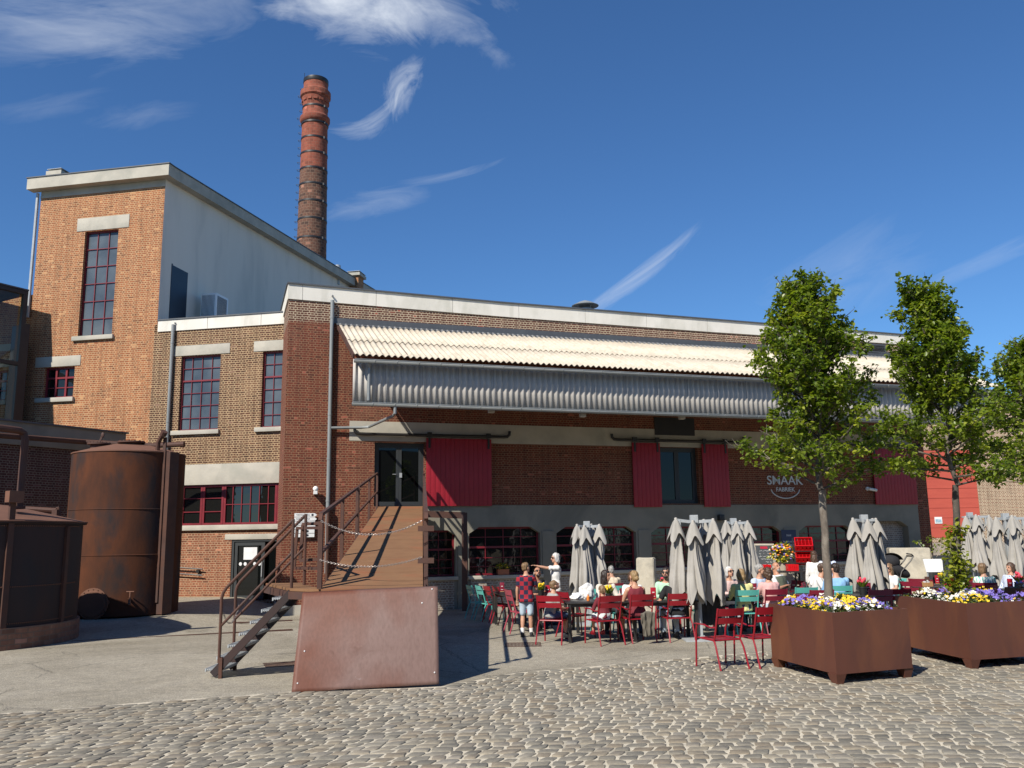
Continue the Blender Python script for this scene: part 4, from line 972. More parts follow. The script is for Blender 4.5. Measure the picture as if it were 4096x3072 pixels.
# pipes
def thing_mesh(mb, name, m, label, cat, group=None, sharp=35):
    return props(mb.build(name, m, None, sharp), label, cat, group)
thing_mesh(MB().tube([at(-300, 1690, 16.5), at(0, 1712, 17.6), at(78, 1722, 18.0), at(96, 1735, 18.1), at(101, 1758, 18.1), at(92, 1850, 18.1), at(76, 2036, 18.1)], .075, 10).tube([at(76, 2025, 18.1), at(75.5, 2036, 18.1)], .12, 10), 'steam_pipe', M['rust'],
           'rusty pipe that bends down onto the wide low tank', 'pipe')
thing_mesh(MB().tube([at(-200, 1727, 23.4), at(0, 1742, 25.2), at(340, 1768, 28.0), at(610, 1783, 28.5), at(736, 1777, 28.3)], .085, 10).tube([at(722, 1778, 28.3), at(737, 1777, 28.3)], .10, 10), 'steam_pipe', M['rust'],
           'long rusty pipe running along the grey eaves band above the tall tank', 'pipe')
thing_mesh(MB().tube([at(0, 2030, 20.8), at(120, 2036, 20.9), at(225, 2042, 21.0)], .06, 8).tube([at(215, 2042, 21.0), at(234, 2030, 21.0), at(236, 2070, 21.0)], .05, 8).cbox(at(222, 2050, 20.9), .12, .12, .14), 'steam_pipe', M['rust'],
           'short rusty pipe with a valve between the two tanks', 'pipe')
thing_mesh(MB().tube([B.world(-3.9, .12, B.on(690, 2268)[1]), B.world(-2.75, .12, B.on(800, 2276)[1])], .022, 6).tube([B.world(-3.9, .12, B.on(690, 2292)[1]), B.world(-2.75, .12, B.on(800, 2301)[1])], .022, 6).cbox(B.world(-2.95, .06, B.on(790, 2285)[1]), .1, .1, .1), 'wall_rail', M['black_metal'],
           'pair of thin dark rails on the shaded brick beside the ground-floor door', 'rail')
# ================================================================== loading ramp
za_t, za_b = 3.02, 1.30
TRt = Vector((at(1690, 2032, 28.05).x, 28.05, za_t)); TLt = Vector((at(1515, 2035, 27.75).x, 27.75, za_t))
BRt = Vector((at(1692, 2337, 13.0).x, 13.0, za_b)); BLt = Vector((at(1283, 2352, 13.0).x, 13.0, za_b))
rp = root('loading_ramp', 'rusty steel loading ramp rising to the glazed loading door, closed by a big tilted plate', 'ramp', (0, 0, 0))
mb = MB(); n = 10
def deckp(u, v): return (BLt.lerp(TLt, v)).lerp(BRt.lerp(TRt, v), u)
for k in range(n):
    a, b = k/n+.001, (k+1)/n-.0008
    p = [deckp(0, a), deckp(1, a), deckp(1, b), deckp(0, b)]
    mb.add([*p, *[q-Vector((0, 0, .03)) for q in p]], [(0, 1, 2, 3), (7, 6, 5, 4), (0, 4, 5, 1), (1, 5, 6, 2), (2, 6, 7, 3), (3, 7, 4, 0)])
mb.build('deck', M['ramp_deck'], rp, sharp=0)
mb = MB()
for u in (.01, .99): mb.bar(deckp(u, 0)-Vector((0, 0, .14)), deckp(u, 1)-Vector((0, 0, .14)), .10, .20)
for k in range(9): mb.bar(deckp(.02, k/8)-Vector((0, 0, .11)), deckp(.98, k/8)-Vector((0, 0, .11)), .07, .14)
for v in (.03, .36, .68):
    for u in (.02, .98):
        q = deckp(u, v); mb.bar((q.x, q.y, gh(q.x, q.y)-.02), q-Vector((0, 0, .2)), .09, .09)
mb.build('girder', M['rust'], rp, sharp=0)
MB().bar(BRt+Vector((.03, 0, -.1)), TRt+Vector((.03, 0, -.1)), .02, .24).build('skirt', M['rust'], rp, sharp=0)
# front plate: a dented sheet leaning against the ramp's end
PTL, PTR = at(1211, 2363, 12.93), at(1750, 2338, 12.93); PBL = gz(1166, 2771, .01); PBR = gz(1754, 2741, .035); PBR.y += .1
mb = MB(); nu, nv = 36, 26; nrm = (PTR-PTL).cross(PBL-PTL).normalized()
if nrm.y > 0: nrm = -nrm
for j in range(nv+1):
    v = j/nv
    for i in range(nu+1):
        u = i/nu
        p = PTL.lerp(PTR, u).lerp(PBL.lerp(PBR, u), v)
        d = .012*mnoise.noise(Vector((u*2.2, v*2.0, 1.7))) + .030*math.exp(-((u-.34)/.07)**2-((v-1.0)/.05)**2) - .010*math.exp(-((u-.5)/.18)**2-((v-.68)/.04)**2)
        if v < .045: d -= (1-v/.045)**2*.05
        mb.v.append(tuple(p+nrm*d))
for j in range(nv):
    for i in range(nu): mb.f.append((j*(nu+1)+i, j*(nu+1)+i+1, (j+1)*(nu+1)+i+1, (j+1)*(nu+1)+i)); mb.m.append(0)
pl_ = mb.build('front_plate', M['ramp_plate'], rp, sharp=180); m_ = pl_.modifiers.new('t', 'SOLIDIFY'); m_.thickness = .014; m_.offset = 0
mb = MB()
for (u, v) in ((.035, .92), (.96, .05), (.97, .89), (.885, .19), (.06, .62)):
    p = PTL.lerp(PTR, u).lerp(PBL.lerp(PBR, u), v)+nrm*.012; mb.ell(p, .011, .008, .011, 8, 5)
mb.build('rivet', M['paper'], pl_)
# landing
LZ = 1.295
L1, L2, L3, L4 = Vector((at(1160, 2345, 13.45).x, 13.45, LZ)), Vector((BLt.x, 13.05, LZ)), gz(1316, 2306, LZ), gz(1192, 2309, LZ)
L3 = Vector((L3.x, min(L3.y, 15.2), LZ)); L4 = Vector((L4.x, min(L4.y, 15.2), LZ))
print('landing', L1, L2, L3, L4)
mb = MB().zprism([L1, L2, L3, L4], LZ-.04, LZ); mb.build('landing', M['ramp_deck'], rp, sharp=0)
mb = MB()
for a, b in ((L1, L2), (L2, L3), (L3, L4), (L4, L1)): mb.bar(a-Vector((0, 0, .10)), b-Vector((0, 0, .10)), .06, .11)
mb.build('landing_frame', M['rust'], rp, sharp=0)
Zv = Vector((0, 0, 1))
def rail_section(u, v0, v1, h=1.05, ov=.0):
    a, b = deckp(u, v0), deckp(u, v1)
    mb = MB(); mb.bar(a+Zv*h, b+Zv*h, .055, .05).bar(a+Zv*(h*.45), b+Zv*(h*.45), .05, .045)
    mb.bar(a+Zv*h, a+Zv*(h-.09)-(b-a).normalized()*.10, .055, .05)
    return mb.build('handrail', M['rust'], rp, sharp=0)
def rail_post(u, v, h=1.06):
    a = deckp(u, v); MB().bar(a-Zv*.15, a+Zv*h, .06, .06).build('rail_post', M['rust'], rp, sharp=0)
for u in (-.035, 1.03):
    rail_section(u, .018, .47); rail_section(u, .49, .985)
    for v in (.018, .24, .47, .49, .74, .985): rail_post(u, v)
q = deckp(1.03, .018)
mb = MB()
for z in (.35, .82): mb.box(q.x-.12, q.x+.12, q.y-.035, q.y-.015, q.z+z-.04, q.z+z+.04)
mb.build('bracket', M['rust'], rp, sharp=0)
# landing rails: two flat frames
def frame_rect(pts, wdt, name='landing_rail'):
    mb = MB()
    for a, b in zip(pts, pts[1:]+pts[:1]): mb.bar(a, b, wdt, wdt, (0, 1, 0))
    return mb.build(name, M['rust'], rp, sharp=0)
frame_rect([at(1212, 2097, 14.6), at(1288, 2092, 14.4), at(1284, 2236, 14.4), at(1201, 2242, 14.6)], .05)
frame_rect([at(1189, 2113, 14.9), at(1279, 2111, 13.6), at(1275, 2274, 13.6), at(1176, 2272, 14.9)], .045)
MB().bar(at(1284, 2085, 13.05), at(1278, 2355, 13.05), .065, .065).build('rail_post', M['rust'], rp, sharp=0)
# chains across the ramp
def chain(p, q, sag, nl, name, par, r=.004, ln=.036):
    mb = MB(); p = Vector(p); q = Vector(q); P = []
    for k in range(nl+1):
        t = k/nl; P.append(p.lerp(q, t)-Zv*sag*4*t*(1-t))
    for k in range(nl):
        a, b = P[k], P[k+1]; c = (a+b)/2; d = (b-a).normalized(); side = Vector((0, 1, 0)) if k % 2 else d.cross(Vector((0, 1, 0))).normalized()
        L = (b-a).length*.68; w_ = ln*.34
        mb.tube([c+d*L*math.cos(x)+side*w_*math.sin(x) for x in [i*math.pi/4 for i in range(8)]], r, 5, closed=True)
    return mb.build(name, M['steel_chain'], par)
chain(at(1285, 2084, 13.0), at(1688, 2082, 13.0), at(1480, 2083, 13).z-at(1480, 2139, 13).z, 60, 'chain', rp)
chain(at(1280, 2240, 13.0), at(1688, 2228, 13.0), at(1480, 2234, 13).z-at(1480, 2267, 13).z, 60, 'chain', rp)
# portal frame carrying the ramp's head
fpost = at(1858, 2062, 27.9); g_ = gh(fpost.x, 27.9)
MB().bar(at(1700, 2056, 27.6), fpost, .09, .20).bar((fpost.x, 27.9, g_), fpost+Zv*.09, .17, .14).bar(at(1700, 2056, 27.6)-Zv*.0, (at(1700, 2056, 27.6).x, 27.6, 0), .14, .14).build('portal_frame', M['rust'], rp, sharp=0)
# ================================================================== steel stair up to the landing
S0n, S0f = gz(850, 2713), gz(905, 2686); S1n = Vector((L1.x+.02, L1.y, LZ-.1)); S1f = Vector((L4.x+.02, min(L4.y, L1.y+.75), LZ-.1)); S0f.y = S0n.y+.75; S0f.x = S0n.x
S1f.x = S1n.x
ss = root('steel_staircase', 'steep rusty steel staircase with grating treads and tube handrails leading up to the ramp landing', 'stairs', (0, 0, 0))
for a, b in ((S0n, S1n), (S0f, S1f)):
    MB().bar(a+Zv*.05, b+Zv*.04, .035, .11).build('stringer', M['rust_old'], ss, sharp=0)
for k in range(7):
    t = (k+.35)/7; a, b = S0n.lerp(S1n, t), S0f.lerp(S1f, t); z = a.z+.06
    mb = MB(); d0, d1 = a.x-.17, a.x+.09
    for i in range(9): mb.box(d0+i*.032, d0+i*.032+.006, a.y+.03, b.y-.03, z-.02, z+.012)
    for i in range(14): mb.box(d0, d1, a.y+.04+i*.05, a.y+.046+i*.05, z-.01, z+.010)
    mb.box(d0-.015, d0, a.y+.03, b.y-.03, z-.03, z+.016)
    mb.build('tread', M['galv'], ss, sharp=0)
for yy, lab in ((S0n.y-.03, 0), (S0f.y+.03, 1)):
    dx = 0.0 if not lab else .0
    pb = Vector((at(874, 2690, yy).x if not lab else at(931, 2680, yy).x, yy, .22)); h0 = at(874, 2372, yy).z if not lab else at(931, 2345, yy).z
    pt = Vector((S1n.x-.02, yy, LZ)); h1 = h0+(pt.x-pb.x)*(S1n.z-S0n.z)/(S1n.x-S0n.x)
    mb = MB().tube([pb, (pb.x, yy, h0-.08), (pb.x+.02, yy, h0), (pb.x+.07, yy, h0+.08), (pt.x, yy, h1)], .024, 8)
    mb.tube([(pb.x, yy, .22+(h0-.22)*.52), (pt.x, yy, .22+(h0-.22)*.52+(h1-h0))], .02, 8)
    mb.tube([(pt.x, yy, h1+.01), (pt.x, yy, LZ-.1)], .024, 8)
    mb.build('handrail', M['rust'], ss)
    MB().bar((pb.x+.03, yy, 0.0), (pb.x+.03, yy, .3), .05, .05).build('foot', M['rust'], ss, sharp=0)
chain((S0n.x+.12, S0n.y, .95), (S0n.x+.12, S0f.y, 1.0), .22, 16, 'chain', ss)
# ================================================================== drains
def drain(p, q, wdt, label, name='drain_grate', nb=None):
    p = Vector((p.x, p.y)); q = Vector((q.x, q.y)); L = (q-p).length; n = nb or int(L/.045)
    a = math.atan2(q.y-p.y, q.x-p.x); mid = (p+q)/2
    r_ = root(name, label, 'drain grate', (mid.x, mid.y, gh(mid.x, mid.y)+.002), a, 'rusty drain grates in the ground')
    MB().box(-L/2, L/2, -wdt/2, -wdt/2+.012, -.02, .006).box(-L/2, L/2, wdt/2-.012, wdt/2, -.02, .006).box(-L/2, L/2, -wdt/2+.013, wdt/2-.013, -.02, -.008).build('frame', M['rust'], r_, sharp=0)
    mb = MB(); n = min(n, 260)
    for k in range(n): x = -L/2+(k+.5)*L/n; mb.box(x-L/n*.26, x+L/n*.26, -wdt/2+.0125, wdt/2-.0125, -.007, .005)
    mb.build('bars', M['rust'], r_, sharp=0); return r_
drain(gz(285, 2564), gz(1170, 2517), .13, 'long rusty drain channel nearest the camera, crossing the asphalt behind the staircase')
drain(gz(640, 2490), gz(1170, 2468), .12, 'long rusty drain channel farther back, starting at the foot of the tall tank')
drain(gz(1056, 2662), gz(1250, 2650), .5, 'square rusty grating lying beside the left edge of the ramp plate', nb=40)
drain(gz(2020, 2580), gz(2165, 2578), .62, 'square rusty grating in front of the boy in the checked shirt', nb=26)
# ================================================================== planters, flowers, trees
def planter(f, l, r, ztop, label, zb=.13):
    d = l+r-f; cs = [f, r, d, l]; c = (f+d)/2
    o = root('planter', label, 'planter', (c.x, c.y, 0), 0, 'corten steel tree planters')
    loc = [q-Vector((c.x, c.y, 0)) for q in cs]
    mb = MB(); th = .04; b = [(q.x, q.y, zb) for q in loc]; t = [(q.x*1.0, q.y*1.0, ztop) for q in loc]
    ib = [(q.x*.95, q.y*.95, ztop) for q in loc]; it = [(q.x*.95, q.y*.95, ztop-.16) for q in loc]
    mb.add(b+t+ib+it, [(3, 2, 1, 0)]+[(i, (i+1) % 4, 4+(i+1) % 4, 4+i) for i in range(4)]+[(4+i, 4+(i+1) % 4, 8+(i+1) % 4, 8+i) for i in range(4)]+[(8+i, 8+(i+1) % 4, 12+(i+1) % 4, 12+i) for i in range(4)])
    mb.build('box', M['corten'], o, sharp=0)
    MB().add(it, [(0, 1, 2, 3)]).build('soil', M['soil'], o, sharp=0)
    for q in loc:
        d2 = Vector((-q.x, -q.y)).normalized(); cx, cy = q.x+d2.x*.11, q.y+d2.y*.11
        i0 = Matrix.Translation((cx, cy, 0)) @ Matrix.Rotation(math.atan2(loc[1].y-loc[0].y, loc[1].x-loc[0].x), 4, 'Z')
        mb = MB(); mb.add([(-.05, -.05, 0), (.05, -.05, 0), (.05, .05, 0), (-.05, .05, 0), (-.085, -.085, zb-.001), (.085, -.085, zb-.001), (.085, .085, zb-.001), (-.085, .085, zb-.001)],
                          [(3, 2, 1, 0), (4, 5, 6, 7), (0, 1, 5, 4), (1, 2, 6, 5), (2, 3, 7, 6), (3, 0, 4, 7)]); mb.xf(i0); mb.build('foot', M['corten'], o, sharp=0)
    return o, loc, c
ZB = .14
f1, l1, r1 = gz(3347, 2699, ZB), gz(3088, 2630, ZB), gz(3651, 2672, ZB)
zt1 = at(3333, 2451, f1.y).z
p1o, loc1, c1 = planter(f1, l1, r1, zt1, 'nearer square rusty steel planter with pansies and a young tree, one corner towards the camera', ZB)
f2 = gz(3886, 2641, ZB); zt2 = at(3875, 2414, f2.y).z
l2 = gz(3580, 2381, zt2); l2 = Vector((l2.x, l2.y, ZB)); r2t = gz(4130, 2402, zt2); r2 = f2+(Vector((r2t.x, r2t.y, ZB))-f2).normalized()*(r1-f1).length*1.12
print('planters', f1, l1, r1, zt1, f2, l2, r2, zt2)
p2o, loc2, c2 = planter(f2, l2, r2, zt2, 'second square rusty steel planter, behind and right of the nearer one, shaded by its tree', ZB)
c3 = Vector((10.1, 16.3, 0)); e_ = [q-f2 for q in (l2, r2)]
p3o, loc3, c3 = planter(c3-(e_[0]+e_[1])*.5+Vector((0, 0, ZB)), c3+(e_[0]-e_[1])*.5+Vector((0, 0, ZB)), c3+(e_[1]-e_[0])*.5+Vector((0, 0, ZB)), zt2, 'farthest square rusty steel planter, cut off by the right edge', ZB)
def pansies(loc, c, ztop, seed, label, n=900):
    rg = random.Random(seed); mb = MB(); us = {}
    o_loc = (c.x, c.y, ztop)
    cen = [(rg.uniform(.06, .94), rg.uniform(.06, .94), rg.choice([0, 0, 1, 1, 1, 2, 2, 2, 3])) for _ in range(26)]
    A_, B_, D_ = [Vector((q.x*.94, q.y*.94, 0)) for q in (loc[0], loc[1], loc[3])]
    def pos(u, v): return A_+(B_-A_)*u+(D_-A_)*v
    for k in range(1700):                                              # leaves
        p = pos(rg.random(), rg.random()); z = rg.uniform(-.1, .075)
        a = rg.uniform(0, 6.28); t = rg.uniform(-.9, .9); s_ = rg.uniform(.02, .042)
        e1 = Vector((math.cos(a), math.sin(a), t)).normalized()*s_; e2 = Vector((-math.sin(a), math.cos(a), rg.uniform(-.5, .5))).normalized()*s_*.5
        p = p+Vector((0, 0, z)); us[len(mb.f)] = rg.random(); mb.mi = 0
        mb.add([p-e1, p+e2, p+e1, p-e2], [(0, 1, 2, 3)])
    for k in range(n):
        u, v = rg.random(), rg.random(); best = min(cen, key=lambda c_: (c_[0]-u)**2+(c_[1]-v)**2+rg.uniform(0, .012))
        kind = best[2]; mi = {0: 1, 1: 2, 2: 3, 3: 4}[kind]
        if rg.random() < .07: mi = rg.choice([1, 2, 3])
        edge = min(u, 1-u, v, 1-v)
        dm = math.sqrt((best[0]-u)**2+(best[1]-v)**2)
        if dm > .135 and rg.random() < .65: continue
        p = pos(u, v)+Vector((0, 0, rg.uniform(.0, .05)+min(.05, edge*.4)+.09*max(0, 1-(dm/.12)**2)))
        yaw = rg.gauss(-1.57, 1.1); tilt = rg.uniform(.15, 1.0); s_ = rg.uniform(.020, .031)
        nrm_ = Vector((math.cos(yaw)*math.sin(tilt), math.sin(yaw)*math.sin(tilt), math.cos(tilt)))
        a1 = nrm_.cross(Zv).normalized(); a2 = nrm_.cross(a1)
        mb.mi = mi
        ring = []
        for j in range(10):
            t = j*math.pi/5; rr = s_*(1.0 if j % 2 == 0 else .72)*rg.uniform(.9, 1.1); ring.append(p+(a1*math.cos(t)+a2*math.sin(t))*rr+nrm_*(-.004 if j % 2 else .003))
        b = [p-nrm_*.006]+ring
        us[len(mb.f)] = .5
        mb.add(b, [(0, 1+j, 1+(j+1) % 10) for j in range(10)])
        if mi in (1, 2):
            mb.mi = 2 if mi == 1 else 4
            q = p+nrm_*.004; mb.add([q+a1*.005, q+a2*.005, q-a1*.005, q-a2*.005], [(0, 1, 2, 3)])
    mb.v = [tuple(Vector(x)) for x in mb.v]
    o = mb.build('pansies', [M['leaf_bed'], M['petal_white'], M['petal_yellow'], M['petal_violet'], M['petal_deep']], None, sharp=0, loc=(c.x, c.y, ztop-.04))
    lay = o.data.uv_layers[0].data
    rg2 = random.Random(seed+1)
    for p in o.data.polygons:
        u_ = rg2.random()
        for li in p.loop_indices: lay[li].uv = (u_, .5)
    props(o, label, 'flowers', kind='stuff'); return o
pansies(loc1, c1, zt1, 5, 'white, yellow and violet pansies filling the nearer planter'); pansies(loc2, c2, zt2, 8, 'white and yellow pansies filling the second planter', 960); pansies(loc3, c3, zt2, 12, 'pansies in the planter at the right edge', 600)
def add_leaf(mb, us, p, d, up, s_, rg, shade):
    d = d.normalized(); sd = d.cross(up)
    if sd.length < .05: sd = d.cross(Vector((1, 0, 0)))
    sd.normalize(); nn = sd.cross(d)
    w_ = s_*.40; fold = s_*rg.uniform(.05, .2)
    base = p+d*s_*.25
    pts = [base, base+d*s_*.35+sd*w_+nn*fold, base+d*s_*.72+sd*w_*.75+nn*fold*.8, base+d*s_*1.05-nn*s_*.08, base+d*s_*.72-sd*w_*.75+nn*fold*.8, base+d*s_*.35-sd*w_+nn*fold, base+d*s_*.5]
    b = len(mb.v); us[len(mb.f)] = shade
    mb.add(pts, [(0, 1, 6), (1, 2, 3, 6), (0, 6, 5), (6, 3, 4, 5)])
    for k in range(4): us[len(mb.f)-4+k] = shade
def tree(base, trunk_top, ztip, prof, seed, label, r0, n_leaf, bark='bark', lean=(0, 0), suckers=False, leaf_s=.062, fork=None):
    """base: Vector at soil; prof: list of (z, radius_left, radius_right, x shift); leaves grow on twigs of ascending limbs"""
    rg = random.Random(seed)
    o = root('pear_tree', label, 'tree', (base.x, base.y, base.z), 0, 'young trees in the steel planters')
    H = ztip-base.z-.30; zt = trunk_top.z-base.z; dx = trunk_top.x-base.x
    def P(z):
        z += base.z
        for a, b in zip(prof, prof[1:]):
            if a[0] <= z <= b[0]:
                t = (z-a[0])/(b[0]-a[0]); return [a[i]+(b[i]-a[i])*t for i in (1, 2)]
        return [.05, .05]
    mb = MB(); pts = [(0, 0, -.15)]; rad = [r0*1.25]
    for k in range(1, 9):
        t = k/8; pts.append((dx*t+.005*math.sin(k*1.9+seed), .006*math.cos(k*2.3+seed), zt*t)); rad.append(r0*(1.08-.26*t)+.004*rg.uniform(-1, 1))
    mb.tube(pts, rad, 12)
    tk_ = mb.build('trunk', M[bark], o)
    lim = MB(); tw = []; lead = []
    xt = dx
    for k in range(13):
        t = k/12; z = zt+(H-zt)*t
        pr = P(z); xc = (pr[1]-pr[0])/2
        lead.append(Vector((dx*(1-t)+(dx+xc)*t+.05*math.sin(k*1.3+seed), .05*math.cos(k*1.1+seed), z)))
    lim.tube(lead, [r0*.72*(1-.93*k/12) for k in range(13)], 8)
    nb = 84
    for k in range(nb):
        t = (k/nb)**.85; t0 = max(0, t-.02); i = min(11, int(t*12*.9)); fr = t*12*.9-i
        s_ = lead[i].lerp(lead[i+1], fr)
        az = k*2.399+rg.uniform(-.4, .4)
        el = R(30+rg.uniform(-9, 14)+28*t) if (k > 17 or bark == 'bark') else R(rg.uniform(4, 26))
        jr = rg.uniform(.76, 1.08); ze = s_.z+.35
        for _ in range(3):
            pr = P(min(H-.02, ze)); rx = pr[1] if math.cos(az) > 0 else pr[0]
            rr = math.hypot(rx*math.cos(az), .5*(pr[0]+pr[1])*math.sin(az))*jr; ze = .5*ze+.5*(s_.z+rr*math.tan(el)*.9)
        L = min(rr/math.cos(el), (H+.25-s_.z)/math.sin(el))
        d = Vector((math.cos(az)*math.cos(el), math.sin(az)*math.cos(el), math.sin(el)*.85))
        pp = [s_]
        for j in range(1, 6):
            q = j/5; pp.append(s_+d*L*q+Vector((0, 0, (.14*L*q*q if k > 6 else -.05*L*q)))+Vector((rg.uniform(-1, 1), rg.uniform(-1, 1), rg.uniform(-.6, .6)))*.035*L*q)
        lim.tube(pp, [r0*.34*(1-.5*t)*(1-.85*j/5) for j in range(6)], 6)
        tw.append((pp, L))
    twig = []
    for pp, L in tw:
        for j in range(int(5+L*9)):
            q = rg.uniform(.22, 1.0); i = min(4, int(q*5)); s_ = pp[i].lerp(pp[i+1], q*5-i)
            d = Vector((rg.gauss(0, 1), rg.gauss(0, 1), rg.gauss(.35, .7))).normalized(); d = (d+(pp[-1]-pp[0]).normalized()*.7).normalized()
            ln = rg.uniform(.12, .34)*(1.15-q*.4)
            twig.append((s_, s_+d*ln*.6, s_+d*ln+Vector((0, 0, rg.uniform(-.03, .06)))))
    for j in range(40):
        i = rg.randint(6, 11); s_ = lead[i].lerp(lead[i+1], rg.random()); a = rg.uniform(0, 6.28); ln = rg.uniform(.15, .4)
        twig.append((s_, s_+Vector((math.cos(a)*.5, math.sin(a)*.5, .9))*ln*.6, s_+Vector((math.cos(a)*.6, math.sin(a)*.6, 1.5))*ln*.7))
    twig = [q for q in twig if q[2].z < H+.24]
    for a, b, c in twig: lim.tube([a, b, c], [.0075, .005, .0025], 4)
    lim.build('limbs', M['bark_dark'], o)
    lf = MB(); us = {}
    per = max(4, int(n_leaf/len(twig)))
    for a, b, c in twig:
        cl = min(.999, max(0, .45+.35*mnoise.noise(Vector(c)*1.9+Vector((seed, 0, 0)))+rg.gauss(0, .16)))
        for j in range(per+rg.randint(-2, 3)):
            q = rg.uniform(.25, 1.05); p = a.lerp(b, q*2) if q < .5 else b.lerp(c, (q-.5)*2)
            p = p+Vector((rg.gauss(0, .028), rg.gauss(0, .028), rg.gauss(0, .028)))
            pr = P(p.z); lim_ = (pr[1] if p.x > dx else pr[0])*(1.06+.22*mnoise.noise(p*2.3+Vector((seed, 7, 0))))+.03
            if abs(p.x-dx) > lim_ and rg.random() < .9: continue
            d = Vector((rg.gauss(0, 1), rg.gauss(0, 1), rg.gauss(-.25, .7))); up = Vector((rg.gauss(0, .5), rg.gauss(0, .5), 1))
            add_leaf(lf, us, p, d, up, leaf_s*rg.uniform(.7, 1.25), rg, min(.999, max(0, cl+rg.gauss(0, .18))))
    def fin(mb_, us_, name, m):
        q = mb_.build(name, m, o, sharp=180); lay = q.data.uv_layers[0].data
        for p in q.data.polygons:
            u_ = us_.get(p.index, .5)
            for li in p.loop_indices: lay[li].uv = (u_, .5)
        return q
    fin(lf, us, 'crown', M['leaf'])
    if suckers:
        sk = MB(); us = {}
        for k in range(46):
            z0 = rg.uniform(.0, zt*.66)*(rg.random()**.5); a = rg.uniform(0, 6.28); rr = .04+.13*(1-z0/zt)
            s_ = Vector((dx*z0/zt, 0, z0)); e_2 = s_+Vector((math.cos(a)*rr, math.sin(a)*rr, rg.uniform(.12, .5))); m2 = s_.lerp(e_2, .5)+Vector((math.cos(a)*.05, math.sin(a)*.05, 0))
            sk.mi = 1; sk.tube([s_, m2, e_2], [.006, .004, .002], 4); sk.mi = 0
            for j in range(17):
                q = rg.uniform(.3, 1.05); p = s_.lerp(e_2, q)+Vector((rg.gauss(0, .05), rg.gauss(0, .05), rg.gauss(0, .05)))
                add_leaf(sk, us, p, Vector((rg.gauss(0, 1), rg.gauss(0, 1), rg.gauss(-.2, .6))), Vector((rg.gauss(0, .4), rg.gauss(0, .4), 1)), leaf_s*rg.uniform(.8, 1.35), rg, rg.random())
        q = sk.build('suckers', [M['leaf_fresh'], M['bark_dark']], o, sharp=180); lay = q.data.uv_layers[0].data
        for p in q.data.polygons:
            for li in p.loop_indices: lay[li].uv = (us.get(p.index, .4), .5)
    return o
def prof_px(D, cxpx, rows):
    out = []
    for y, xl, xr in rows:
        z = at(cxpx, y, D).z; k = D/F0
        out.append((z, (cxpx-xl)*k, (xr-cxpx)*k))
    return sorted(out)
t1b = gz(3316, 2392, zt1); D1 = min(max(t1b.y, c1.y-.2), c1.y+.2); t1b = Vector((at(3316, 2392, D1).x, D1, zt1-.06)); t1t = at(3288, 1960, D1)
tree(t1b, t1t, at(3245, 1085, D1).z, prof_px(D1, 3288, [(2010, 3240, 3340), (1960, 3190, 3400), (1925, 3140, 3500), (1885, 3075, 3550), (1845, 3020, 3565), (1780, 2985, 3550), (1650, 3100, 3520), (1520, 3020, 3505), (1400, 3090, 3455), (1300, 3110, 3430), (1200, 3180, 3400), (1120, 3195, 3330), (1080, 3220, 3270)]), 4,
     'young tree with a bare straight trunk, full green crown, in the nearer planter', .064, 19500, leaf_s=.068)
D2 = c2.y; t2b = Vector((at(3832, 2390, D2).x, D2, zt2-.06)); t2t = at(3822, 1940, D2)
tree(t2b, t2t, at(3750, 1098, D2).z, prof_px(D2, 3822, [(1990, 3680, 3950), (1940, 3560, 4020), (1870, 3420, 4080), (1760, 3440, 4100), (1650, 3520, 4080), (1530, 3580, 4010), (1450, 3610, 3940), (1380, 3640, 3920), (1300, 3680, 3870), (1200, 3670, 3860), (1110, 3690, 3810)]), 9,
     'young tree with leafy shoots sprouting up its trunk, in the second planter', .06, 20000, 'bark_dark', suckers=True, leaf_s=.070)
D3 = c3.y; t3b = Vector((at(4200, 2390, D3).x, D3, zt2-.06)); t3t = at(4200, 1950, D3)
tree(t3b, t3t, at(4170, 1330, D3).z, prof_px(D3, 4200, [(1990, 4120, 4280), (1920, 3990, 4380), (1820, 3930, 4450), (1700, 3950, 4450), (1600, 3990, 4420), (1500, 4010, 4370), (1420, 4090, 4300), (1340, 4150, 4240)]), 15,
     'young tree at the right edge whose trunk stands outside the picture', .06, 15000, 'bark_dark', leaf_s=.070)
